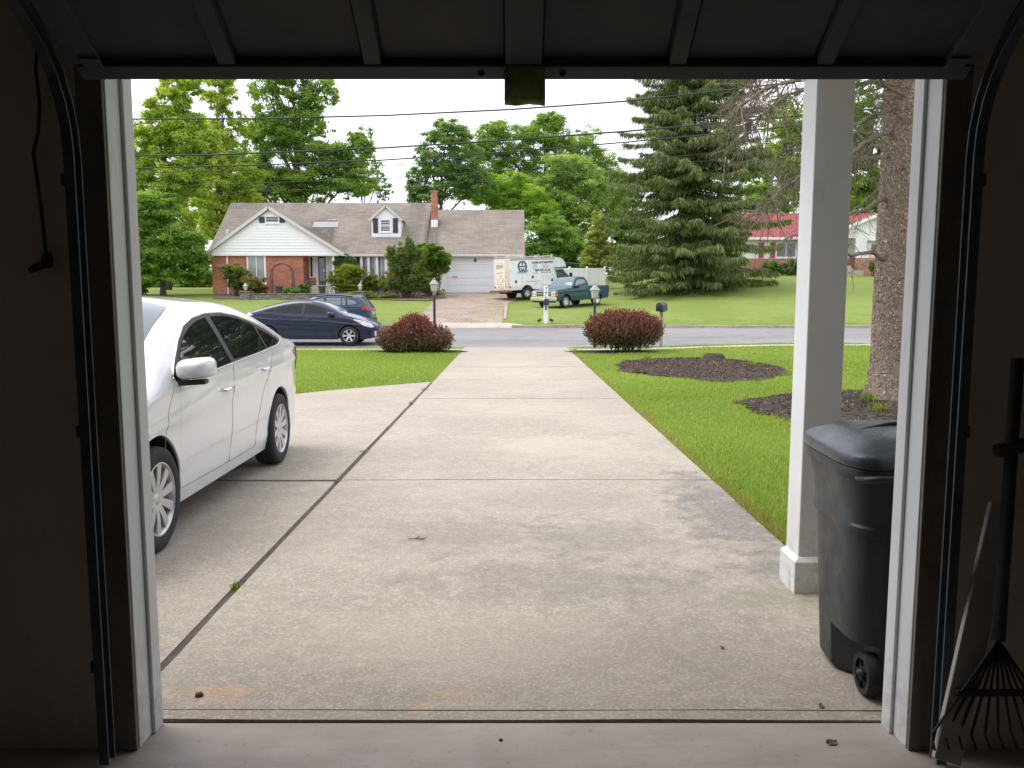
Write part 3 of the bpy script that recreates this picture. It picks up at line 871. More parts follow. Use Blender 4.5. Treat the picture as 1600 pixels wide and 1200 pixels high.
T('dark_thicket', 'dark green thicket between the cypress and the big spruce', 985, 84, 300,
  [(985, 330, 30, 30), (1000, 375, 40, 34), (960, 400, 34, 28), (1010, 420, 40, 24), (960, 350, 26, 26)], 12000, .17, DG, 22, trunk_r=.2, k=15, spread=.34, group='trees behind the garage wing')
T('roadside_tree', 'fresh green tree seen past the left of the white column', 1225, 92, 150,
  [(1222, 190, 34, 34), (1200, 250, 36, 34), (1238, 265, 40, 36), (1205, 312, 40, 26), (1250, 205, 34, 34), (1180, 300, 30, 26)], 18000, .19, [(.075, .145, .020), (.110, .190, .028), (.145, .230, .036), (.180, .260, .044)], 23,
  trunk_r=.32, k=16, spread=.34, group='trees behind the red roofed house')
T('tall_tree', 'tall mixed green tree between the white column and spruce trunk', 1350, 88, 115,
  [(1340, 150, 40, 36), (1375, 200, 46, 40), (1325, 230, 40, 40), (1390, 270, 44, 40), (1340, 295, 44, 32), (1420, 170, 40, 40), (1440, 250, 40, 40)], 17000, .19, MG, 24,
  trunk_r=.4, k=15, spread=.34, group='trees behind the red roofed house')
T('edge_tree', 'dark tree low behind the white gable and spruce trunk', 1300, 96, 210,
  [(1300, 240, 44, 36), (1270, 300, 46, 32), (1330, 310, 50, 30), (1390, 320, 40, 26)], 11000, .2, DG, 25, trunk_r=.3, k=15, spread=.34, group='trees behind the red roofed house')
T('hedge_tree', 'leafy hedge tree low at the far left above the wire fence', 225, 76, 420,
  [(215, 440, 30, 18), (265, 442, 30, 16), (310, 440, 28, 18), (345, 425, 16, 26)], 9000, .14, [(.06, .12, .02), (.10, .17, .03), (.14, .21, .04), (.18, .24, .05)], 26, trunk_r=.12, k=16, spread=.34, group='trees behind the brick house')
T('birch_tree', 'light green tree filling the gap behind the thin tree', 320, 90, 170,
  [(300, 210, 44, 34), (345, 240, 44, 36), (390, 270, 40, 32), (310, 285, 46, 32), (360, 310, 46, 28), (270, 330, 44, 32), (235, 250, 40, 40), (330, 345, 40, 26)], 17000, .19, [(.105, .165, .036), (.145, .210, .046), (.185, .250, .056), (.220, .280, .066)], 27,
  trunk_r=.26, k=12, spread=.34, group='trees behind the brick house')
# the wood far behind everything, read as one mass
rng = np.random.default_rng(33)
cl = []
for x in np.arange(-130, 140, 3.2):
    y = 118 + rng.uniform(-5, 8) - 18 * float(smooth(abs(x), 45, 70)); h = rng.uniform(8, 12) + 7 * float(smooth(abs(x), 42, 60))
    for _ in range(5): cl.append((x + rng.normal(0, 2), y + rng.normal(0, 2), G(x, y) + rng.uniform(.5, h), 2.6, 2.6, 2.0))
V, Fq, col = clump_leaves(cl, 52000, .26, np.array(MG) * 1.6, 34)
far_wood = link('far_wood', np_mesh('far_wood', V, Fq, M_LEAF, col))
tag(far_wood, 'low far wood closing the view behind the houses', 'wood', kind='stuff')

# ---------------------------------------------------------------- the big green spruce
def needle_sprays(pts, dirs, L, W, rng, pal):
    """hanging sprays: long narrow two-quad blades"""
    n = len(pts)
    dirs = dirs / (np.linalg.norm(dirs, axis=1, keepdims=True) + 1e-9)
    side = np.cross(dirs, rng.normal(0, 1, (n, 3))); side /= np.linalg.norm(side, axis=1, keepdims=True) + 1e-9
    l = (L * rng.uniform(.55, 1.3, n))[:, None]; w = (W * rng.uniform(.7, 1.3, n))[:, None]
    V = np.stack([pts - side * w * .4, pts + dirs * l * .55 - side * w, pts + dirs * l, pts + dirs * l * .55 + side * w], 1).reshape(-1, 3)
    tone = np.asarray(pal); c = tone[rng.integers(0, len(tone), n)] * rng.uniform(.75, 1.25, (n, 1))
    return V, np.arange(4 * n).reshape(-1, 4), np.repeat(c, 4, 0)

def spruce(name, label, base, H, Rad, pal, seed, z0=.6, per=6, dens=30, trunk_r=.3, L=.42, W=.05, step=.36, droop=.28, mat=M_BARK, bulge=1.0, parent=None, shape=.85):
    rng = np.random.default_rng(seed)
    root = parent or empty(name, (base[0], base[1], G(*base)), 0, label, 'spruce')
    m = MB()
    if parent is None: m.tube([(0, 0, -.3), (.02, 0, H * .3), (-.03, .02, H * .6), (0, 0, H)], [trunk_r * 1.25, trunk_r * .85, trunk_r * .5, .02], 10)
    VP, VD = [], []
    z = z0
    while z < H - .4:
        for b in range(per):
            t = (z - z0) / (H - z0)
            Lb = Rad * (1 - t) ** shape * rng.uniform(.50, 1.12) * (1 - .25 * max(0, .12 - t) / .12)
            a = rng.random() * 2 * math.pi
            zz = z + rng.uniform(-step / 2, step / 2)
            dx, dy = math.cos(a), math.sin(a)
            up = .28 * t
            pts = []
            for i in range(7):
                s = i / 6
                pts.append((dx * Lb * s, dy * Lb * s, zz + Lb * (up * s - droop * (1.35 * s ** 1.3 - .75 * s ** 3) )))
            m.tube(pts, [max(.012, .05 * (1 - t * .6)) * (1 - .85 * i / 6) for i in range(7)], 4, caps=False)
            pa = np.array(pts)
            n = int(dens * Lb)
            s = rng.random(n) ** .75 * .92 + .08
            i = np.clip((s * 6).astype(int), 0, 5); f = (s * 6 - i)[:, None]
            p = pa[i] * (1 - f) + pa[i + 1] * f
            sd = np.array([-dy, dx, 0]); fw = np.array([dx, dy, 0])
            lat = rng.normal(0, 1, n)
            wid = .34 * (1.05 - s) * Lb * .55 + .12
            p = p + sd * (lat * wid * .55)[:, None] + np.array([0, 0, -1]) * (np.abs(lat) * wid * .16)[:, None]
            d = fw * rng.uniform(.1, .9, (n, 1)) + sd * (np.sign(lat) * rng.uniform(0, .6, n))[:, None] + np.array([0, 0, -1.0]) * rng.uniform(.35, 2.2, (n, 1)) + rng.normal(0, .12, (n, 3))
            VP.append(p); VD.append(d)
        z += step * rng.uniform(.8, 1.2)
    m.build('trunk' if parent is None else 'upper_limbs', mat, root, smooth=True)
    VP, VD = np.concatenate(VP), np.concatenate(VD)
    V, Fq, c = needle_sprays(VP, VD, L, W, rng, pal)
    link('crown', np_mesh('crown', V, Fq, leafmat('needles', .15, .6), c), None, root)
    return root
SPR = [(.080, .122, .040), (.110, .158, .048), (.145, .198, .056), (.180, .232, .066), (.215, .255, .080)]
M_SPBARK = bark_mat('bark_spruce', (.115, .085, .068), (.20, .155, .125), (.05, .037, .030), 5.5, 1.0, .8)
spruce('spruce_tree', 'big drooping green spruce standing on the lawn before the red roofed house', (X(1076, 57), 57), 25, 6.7, SPR, 41, z0=.9, per=10, dens=105, trunk_r=.36, L=.46, W=.030, step=.46, mat=M_SPBARK, shape=.60, droop=.38)

# ---------------------------------------------------------------- the near spruce: bare trunk with dead limbs
nb = (5.66, 12.1)
ns = empty('dead_limbed_spruce', (nb[0], nb[1], G(*nb)), 0, 'big spruce trunk with bare dead limbs beside the right door jamb', 'spruce')
def trunk_mesh():
    vs, fs = [], []
    n, rows = 72, 190
    for j in range(rows):
        z = -.15 + 9.5 * j / (rows - 1)
        r = .315 * (1 - .035 * z) + .20 * math.exp(-max(z, 0) / .22)
        for k in range(n):
            a = 2 * math.pi * k / n
            q = Vector((math.cos(a) * 2.2, math.sin(a) * 2.2, z * 1.1))
            rr = r * (1 + .05 * noise.noise(q * .9)) + .016 * abs(noise.noise(q * 4.2)) + .012 * noise.noise(q * 9.5)
            if z < .5: rr += .05 * max(0, .5 - z) * math.cos(5 * a + 1)
            vs.append((rr * math.cos(a) - .012 * z, rr * math.sin(a), z))
    for j in range(rows - 1):
        for k in range(n): fs.append((j*n+k, j*n+(k+1)%n, (j+1)*n+(k+1)%n, (j+1)*n+k))
    return MB().add(vs, fs)
M_NBARK = bark_mat('bark_near_spruce', (.275, .208, .160), (.380, .300, .240), (.200, .150, .115), 11.0, .9, .55)
trunk_mesh().build('trunk', M_NBARK, ns, smooth=True)
# bark flakes standing off the trunk
rng = np.random.default_rng(8)
n = 5200
a = rng.uniform(0, 2 * np.pi, n); z = rng.uniform(.1, 8.5, n)
r = .315 * (1 - .035 * z) + .20 * np.exp(-z / .22) + .008
C = np.stack([r * np.cos(a) - .012 * z, r * np.sin(a), z], -1)
Nn = np.stack([np.cos(a), np.sin(a), rng.normal(0, .3, n)], -1)
V, Fq = leaf_quads(C, Nn, .022, rng, .8, .25)
cc = np.array([[.27, .20, .155], [.39, .31, .25], [.18, .135, .105]])[rng.integers(0, 3, n)] * rng.uniform(.8, 1.2, (n, 1))
link('bark_flakes', np_mesh('bark_flakes', V, Fq, leafmat('flake', 0, .95), np.repeat(cc, 4, 0)), None, ns)['kind'] = 'stuff'
M_DEAD = bark_mat('dead_limb', (.20, .165, .12), (.30, .25, .185), (.12, .095, .07), 14, .6)
g0 = Vector((nb[0], nb[1], G(*nb)))
def dead_limb(start, pts, r, seed, twigs=26, tl=.55, hang=.75):
    rg = np.random.default_rng(seed)
    path = [np.array(p) for p in pts]
    # resample
    q = []
    for i in range(len(path) - 1):
        for k in range(4): q.append(lerp(path[i], path[i+1], k / 4) + rg.normal(0, .015, 3))
    q.append(path[-1])
    m = MB(); L = len(q)
    m.tube(q, [r * (1 - .85 * i / (L - 1)) + .004 for i in range(L)], 6)
    for t in range(twigs):
        i = int(L * rg.uniform(.18, .98)); i = min(i, L - 2)
        d = q[i+1] - q[i]; d = d / np.linalg.norm(d)
        dd = d * rg.uniform(.3, 1.0) + rg.normal(0, .55, 3) + np.array([0, 0, -hang]) * rg.uniform(.1, 1.1)
        dd /= np.linalg.norm(dd); l = tl * rg.uniform(.35, 1.3)
        p1 = q[i] + dd * l * .5 + rg.normal(0, .03, 3); p2 = p1 + (dd + np.array([0, 0, -.35])) * l * .5 + rg.normal(0, .04, 3)
        rr = max(.0035, r * .22)
        m.tube([q[i], p1, p2], [rr, rr * .7, rr * .35], 4)
        for _ in range(rg.integers(1, 4)):
            s0 = lerp(q[i], p2, rg.uniform(.3, .95)); d3 = dd + rg.normal(0, .7, 3) + np.array([0, 0, -.3]); d3 /= np.linalg.norm(d3)
            s1 = s0 + d3 * l * rg.uniform(.25, .55)
            m.tube([s0, lerp(s0, s1, .5) + rg.normal(0, .015, 3), s1], [.0042, .0035, .002], 3)
    return m.build('dead_limb', M_DEAD, ns, smooth=True)
def Pn(px, py, D): v = P(px, py, D) - g0; return (v.x, v.y, v.z)
limbs = [  # measured limb by limb: pixel points with the distance of each
    ([(1396, 412, 12.0), (1362, 396, 11.9), (1320, 398, 11.6), (1270, 384, 11.2)], .050, 8),
    ([(1382, 312, 12.0), (1330, 335, 11.8), (1275, 355, 11.4), (1225, 375, 11.1)], .042, 14),
    ([(1402, 240, 12.1), (1350, 248, 11.8), (1290, 262, 11.4), (1230, 285, 11.0), (1185, 330, 10.7)], .045, 26),
    ([(1404, 204, 12.1), (1370, 212, 11.8), (1330, 238, 11.4), (1262, 270, 11.0), (1215, 300, 10.7), (1180, 345, 10.5)], .055, 34),
    ([(1408, 165, 12.0), (1365, 180, 11.7), (1310, 205, 11.2), (1250, 230, 10.9), (1205, 262, 10.6)], .045, 30),
    ([(1412, 130, 12.1), (1350, 130, 11.6), (1262, 138, 11.0), (1205, 165, 10.6), (1165, 198, 10.4)], .055, 44),
    ([(1415, 90, 12.1), (1340, 85, 11.4), (1258, 118, 10.9), (1195, 138, 10.5), (1150, 175, 10.3)], .055, 44),
    ([(1415, 70, 12.3), (1330, 60, 12.2), (1240, 85, 12.0), (1185, 115, 11.8), (1150, 150, 11.6)], .05, 44),
    ([(1410, 150, 11.8), (1370, 120, 11.5), (1345, 95, 11.3)], .035, 14),
    ([(1408, 190, 11.8), (1392, 165, 11.6), (1378, 150, 11.5), (1355, 140, 11.4)], .02, 16),
    ([(1390, 265, 11.8), (1370, 300, 11.6), (1335, 325, 11.5), (1312, 345, 11.4)], .022, 14),
    ([(1418, 278, 11.75), (1424, 296, 11.6), (1430, 330, 11.5)], .030, 3),
    ([(1415, 50, 12.0), (1300, 40, 11.5), (1220, 70, 11.2), (1170, 110, 11.0)], .05, 40),
    ([(1405, 222, 12.2), (1365, 228, 12.6), (1330, 250, 12.9), (1310, 272, 13.1)], .03, 20),
]
for i, (pp, r, tw) in enumerate(limbs):
    dead_limb(None, [Pn(*q) for q in pp], r * .72, 60 + i, int(tw * 2.3), .55 if tw > 25 else .40)
# green crown high above the view
spruce('upper', '', (0, 0), 19, 3.6, SPR, 77, z0=6.6, per=6, dens=26, L=.5, W=.07, step=.55, mat=M_DEAD, parent=ns)

# ---------------------------------------------------------------- shrubs
def shrub(name, label, base, blobs, n, size, pal, seed, cat='shrub', group=None, k=26, spread=.26, stems=7, flat=.3, aspect=.55, mat=None, hollow=.35):
    rng = np.random.default_rng(seed)
    bx, by = base
    root = empty(name, (bx, by, G(bx, by)), 0, label, cat, group)
    m = MB(); clumps = []
    for (dx, dy, z, rx, ry, rz) in blobs:
        for _ in range(stems):
            d = rng.normal(0, .55, 3)
            m.tube(limb_path((dx * .4 + rng.normal(0, .06), dy * .4 + rng.normal(0, .06), -.05), (dx + d[0] * rx, dy + d[1] * ry, z + abs(d[2]) * rz * .5), rng, .05, 5), [.022, .018, .014, .009, .004], 4)
        for _ in range(k * 2):
            d = rng.normal(0, 1, 3); d /= np.linalg.norm(d)
            q = np.array([dx, dy, z]) + d * np.array([rx, ry, rz]) * rng.uniform(.35, 1.0)
            if q[2] < .04: q[2] = rng.uniform(.04, .2)
            s = spread * rng.uniform(.6, 1.3)
            clumps.append((*q, rx * s, ry * s, rz * s))
    m.build('stems', M_BARK, root, smooth=True)
    V, Fq, col = clump_leaves(clumps, int(n * 1.7), size * .85, np.array(pal) * 1.4, seed + 1, flat, aspect, .15)
    link('foliage', np_mesh('foliage', V, Fq, mat or M_LEAF, col), None, root)
    return root

def barberry(name, label, base, blobs, n, seed, top):
    """upright shoots set with small leaves: wine red where they are new, green further in"""
    rng = np.random.default_rng(seed)
    bx, by = base
    root = empty(name, (bx, by, G(bx, by)), 0, label, 'barberry', 'barberry bushes flanking the driveway')
    bl = np.array(blobs, float); w = bl[:, 3] * bl[:, 5]; k = rng.choice(len(bl), n, p=w / w.sum())
    d = rng.normal(0, 1, (n, 3)); d /= np.linalg.norm(d, axis=1, keepdims=True)
    rad = (.50 + .5 * rng.random(n) ** .55)
    wob = np.array([noise.noise(Vector(q * 3.1) + Vector((seed, 0, 0))) for q in d]) * .13 + np.array([noise.noise(Vector(q * 7.5) + Vector((seed, 3, 0))) for q in d]) * .09
    C = bl[k, :3] + d * (rad * (1 + wob))[:, None] * bl[k, 3:6]
    keep = C[:, 2] > .03; C, d, rad = C[keep], d[keep], rad[keep]; m_ = len(C)
    ax = d * .55 + np.array([0, 0, .85]) + rng.normal(0, .22, (m_, 3)); ax /= np.linalg.norm(ax, axis=1, keepdims=True)
    per = 6
    t = np.tile(np.linspace(0, 1, per), m_)
    Lh = np.repeat(np.where(rng.random(m_) < .04, rng.uniform(.12, .20, m_), rng.uniform(.05, .13, m_)), per)
    CC = np.repeat(C, per, 0) + np.repeat(ax, per, 0) * (t * Lh)[:, None] + rng.normal(0, .008, (m_ * per, 3))
    NN = np.repeat(ax, per, 0) * .4 + rng.normal(0, .8, (m_ * per, 3))
    V, Fq = leaf_quads(CC, NN, .026, rng, .55)
    z = CC[:, 2] / top
    red = np.array([[.130, .030, .036], [.210, .045, .050], [.290, .070, .072], [.190, .075, .050]])[np.repeat(rng.integers(0, 4, m_), per)]
    grn = np.array([[.060, .085, .026], [.100, .130, .036], [.130, .105, .045]])[np.repeat(rng.integers(0, 3, m_), per)]
    f = np.clip(np.repeat(rad, per) * 1.3 - .75 + (z - .5) * .95 + rng.normal(0, .22, m_ * per) + t * .15, 0, 1)[:, None]
    link('foliage', np_mesh('foliage', V, Fq, leafmat('barberry_leaf', .18, .6), np.repeat(grn * (1 - f) + red * f, 4, 0)), None, root)
    m = MB()
    for i in range(46):
        a = rng.random() * 2 * math.pi; b = bl[rng.integers(0, len(bl))]
        e = (b[0] + b[3] * .8 * math.cos(a) * rng.random() ** .5, b[1] + b[4] * .8 * math.sin(a), b[2] + rng.uniform(-.1, .6) * b[5])
        m.tube(limb_path((rng.normal(0, .12) + b[0] * .5, rng.normal(0, .1), -.03), e, rng, .06, 5), [.014, .012, .009, .006, .003], 4)
    m.build('stems', M_DEAD, root, smooth=True)
    return root
barberry('barberry_bush', 'rounded dome shaped red barberry bush right of the driveway end', (X(973, 24), 24.0),
         [(0, 0, .70, 1.10, .95, .52), (-.35, .1, .58, .75, .8, .48), (.45, 0, .60, .72, .8, .50)], 6800, 90, 1.25)
barberry('barberry_bush', 'low spreading red barberry bush left of the driveway end', (X(646, 24.1), 24.1),
         [(.02, 0, .58, .55, .7, .50), (-.62, .1, .36, .50, .6, .36), (.55, 0, .36, .58, .6, .42), (.0, -.1, .26, 1.0, .6, .30), (.12, .1, .84, .30, .4, .22), (-.30, -.2, .50, .40, .4, .36)], 6600, 91, 1.05)

# ---------------------------------------------------------------- grass blades on the near lawns (uncountable)
def grass_patch(n, sampler, hmin, hmax, seed):
    rg = np.random.default_rng(seed)
    x, y = sampler(rg, n)
    ok = ~in_bed(x, y)
    ok &= ~((x > -1.50) & (x < 1.75) & (y < 26.6)) & ~((y > 24.93) & (y < 25.72) & (rg.random(len(x)) > .10))
    ok &= y < 26.42
    edge = -1.5 - np.clip(15.5 - y, 0, 99) * 1.02
    ok &= ~((x < -1.45) & ((y < 12.0) | ((x > edge - .0) & (y < 15.5)))) & ~((x > -1.53) & (x < 0) & (y < 26.6))
    ok &= ~((x > 1.4) & (x < 1.95) & (y < 4.85))
    x, y = x[ok], y[ok]; m = len(x)
    z = gz(x, y) - .004
    h = rg.uniform(hmin, hmax, m) * (1 + .5 * np.clip(np.sin(x * 2.1 + y * .7) * np.sin(y * 1.7 - x), 0, 1))
    a = rg.random(m) * 2 * np.pi; lean = rg.normal(0, .55, (m, 2)) * h[:, None]
    w = rg.uniform(.0022, .0045, m) * (1 + y / 14)
    c = np.stack([x, y, z], -1)
    s = np.stack([np.cos(a) * w, np.sin(a) * w, np.zeros(m)], -1)
    tip = c + np.stack([lean[:, 0], lean[:, 1], h], -1)
    V = np.stack([c - s, c + s, tip], 1).reshape(-1, 3)
    pal = np.array([[.165, .265, .042], [.220, .330, .058], [.265, .375, .076], [.315, .405, .105], [.40, .37, .17]])
    patch = np.sin(x * .9 + 1.3 * np.sin(y * .6)) * .5 + np.sin(y * .8 + x * .35) * .5
    k = np.clip(rg.normal(1.5 + patch * .6, .9, m), 0, 3.4).astype(int)
    k = np.where(rg.random(m) < .09, 4, k)
    dry = np.exp(-np.clip(x - 1.76, 0, 9) / .08) * (x > 0) * (rg.random(m) < .42)
    col = pal[k] * rg.uniform(.8, 1.2, (m, 1))
    col = np.where(dry[:, None] > .35, np.array([.33, .24, .11]) * rg.uniform(.7, 1.15, (m, 1)), col)
    return V, np.arange(3 * m).reshape(-1, 3), np.repeat(col, 3, 0)
def smp_right(rg, n):
    y = 4.4 + (26.3 - 4.4) * rg.random(n) ** 1.45
    xm = np.minimum(1.2 + y * .50, 11)
    return 1.74 + rg.random(n) * (xm - 1.74 + .2), y
def smp_left(rg, n):
    y = 12.2 + 14.1 * rg.random(n)
    return -1.47 - rg.random(n) * 8.0, y
for nm, lab, smp, n, sd in (('grass', 'lawn grass between the driveway and the spruce trunk', smp_right, 330000, 1),
                            ('grass', 'lawn grass between the white sedan and the low barberry', smp_left, 170000, 2)):
    V, Fq, col = grass_patch(n, smp, .022, .048, sd)
    tag(link(nm, np_mesh(nm, V, Fq, leafmat('grass_blade', .35, .6), col)), lab, 'grass', kind='stuff')

# weeds in the joints and in the beds
def weed(name, label, loc, h, n, spread, seed, pal=None, group=None):
    rg = np.random.default_rng(seed)
    a = rg.random(n) * 2 * np.pi; rr = rg.random(n) * spread
    x = rr * np.cos(a); y = rr * np.sin(a)
    hh = h * rg.uniform(.4, 1.1, n); le = rg.normal(0, .5, (n, 2)) * hh[:, None]
    w = rg.uniform(.003, .007, n)
    c = np.stack([x, y, np.zeros(n)], -1); s = np.stack([-np.sin(a) * w, np.cos(a) * w, 0 * w], -1)
    mid = c + np.stack([le[:, 0] * .4, le[:, 1] * .4, hh * .65], -1); tip = c + np.stack([le[:, 0], le[:, 1], hh], -1)
    V = np.stack([c - s * .6, c + s * .6, mid + s, tip, mid - s], 1).reshape(-1, 3)
    Fq = []
    b = np.arange(n) * 5
    Fq = np.concatenate([np.stack([b, b + 1, b + 2, b + 4], -1), np.stack([b + 4, b + 2, b + 3, b + 3], -1)[:, [0, 1, 2, 2]]])
    Fq = np.concatenate([np.stack([b, b + 1, b + 2], -1), np.stack([b, b + 2, b + 4], -1), np.stack([b + 4, b + 2, b + 3], -1)])
    pl = np.array(pal or [(.10, .17, .03), (.15, .22, .04), (.20, .26, .05)])
    col = np.repeat(pl[rg.integers(0, len(pl), n)] * rg.uniform(.8, 1.2, (n, 1)), 5, 0)
    o = link(name, np_mesh(name, V, Fq, M_LEAF, col), loc=loc)
    return tag(o, label, 'weed', group)
JT = [(-1.512, 4.35, .06, 'weed tuft in the long driveway joint nearest the garage'), (-1.512, 6.95, .05, 'weed tuft where the two driveway joints cross'),
      (-1.512, 8.3, .06, 'weed tuft in the long joint beside the rear tyre'), (-1.512, 9.9, .05, 'weed tuft in the long joint past the rear tyre'),
      (-1.512, 12.2, .07, 'weed tuft in the long joint near the lawn'), (-1.512, 14.0, .08, 'weed tuft in the long joint by the lawn corner')]
for i, (x, y, h, lab) in enumerate(JT):
    weed('weed', lab, (x, y, float(near_z(y)) - .012), h * .7, 34, .035 + .02 * (i % 3), 200 + i, group='weeds in the driveway joints')
bw = [(3.3, 19.9, 'weed tuft at the near left rim of the round mulch bed'), (4.9, 20.6, 'weed tuft behind the round mulch bed'), (5.2, 17.7, 'weed tuft on the right of the round mulch bed'),
      (5.15, 11.75, 'leafy weed at the left foot of the spruce trunk'), (4.9, 10.8, 'weed tuft in front of the spruce trunk'), (5.75, 11.0, 'weed tuft right in front of the trunk base')]
for i, (x, y, lab) in enumerate(bw):
    dz = max(bed_dz(*B)(x, y) for B in BEDS[:2])
    weed('weed', lab, (x, y, G(x, y) + max(dz, .0)), .12 + .04 * (i % 2), 110, .14, 300 + i, group='weeds in the mulch beds')
st = MB()
st.lathe([(.30, -.1), (.25, .03), (.22, .075), (.17, .09), (0, .085)], n=18)
stump = st.build('tree_stump', bark_mat('stump_bark', (.08, .06, .05), (.13, .10, .08), (.05, .04, .03), 12, .8), smooth=40, loc=(4.95, 20.0, G(4.95, 20.0) + .12))
tag(stump, 'low brown tree stump on the far side of the mulch bed', 'stump')

# ================================================================ VEHICLES
def car_paint(name, col, metal=0.0, rough=.28, flake=.06):
    t = NT(name); v = t.coord()
    c = t.mix(t.rng(t.noise(3, 4, v), .35, .65), tuple(q * (1 - flake) for q in col), tuple(min(1, q * (1 + flake)) for q in col))
    z = t.xyz(v)[2]
    d = t.math('MULTIPLY', t.rng(z, .15, .55, 1, 0), t.rng(t.noise(9, 6, v), .35, .75))      # road dust on the sills
    c = t.mix(t.math('MULTIPLY', d, .10), c, (.30, .27, .22))
    return t.out(c, rough, metal, coat=.9 if sum(col) > .5 else .45)
M_WHITE = car_paint('paint_white', (.66, .665, .68), 0, .22, .02)
M_NAVY = car_paint('paint_navy', (.005, .009, .050), 0, .25)
M_SLATE = car_paint('paint_slate_blue', (.014, .045, .085), .1, .28)
M_TEAL = car_paint('paint_teal', (.000, .046, .070), 0, .34)
M_TRUCKW = car_paint('paint_truck_white', (.73, .74, .75), 0, .38)
M_GLASS = NT('tinted_glass').out((.010, .012, .012), .0, 0, ior=1.42)
M_SCREEN = NT('windscreen_glass').out((.05, .09, .095), .02, 0, ior=2.1)
M_BLACKP = plain('black_plastic', (.018, .018, .019), .45)
M_RUBBER = plain('tyre_rubber', (.022, .022, .022), .85, bump=.3, bscale=90)
M_CHROME = plain('chrome', (.78, .78, .79), .14, 1.0, var=.03)
M_ALLOY = plain('wheel_silver', (.55, .55, .56), .32, .55, var=.06)
M_DARKIN = plain('underbody_black', (.010, .010, .010), .9)
M_SEAM = plain('panel_gap', (.03, .03, .03), .9)
M_RED = NT('tail_lens_red').out((.42, .012, .014), .12, coat=.6)
M_CLEAR = NT('lamp_lens_clear').out((.62, .64, .66), .10, coat=.8)
M_AMBER = NT('lamp_lens_amber').out((.75, .20, .03), .15, coat=.6)
M_SEAT = plain('seat_cloth', (.10, .10, .11), .9)

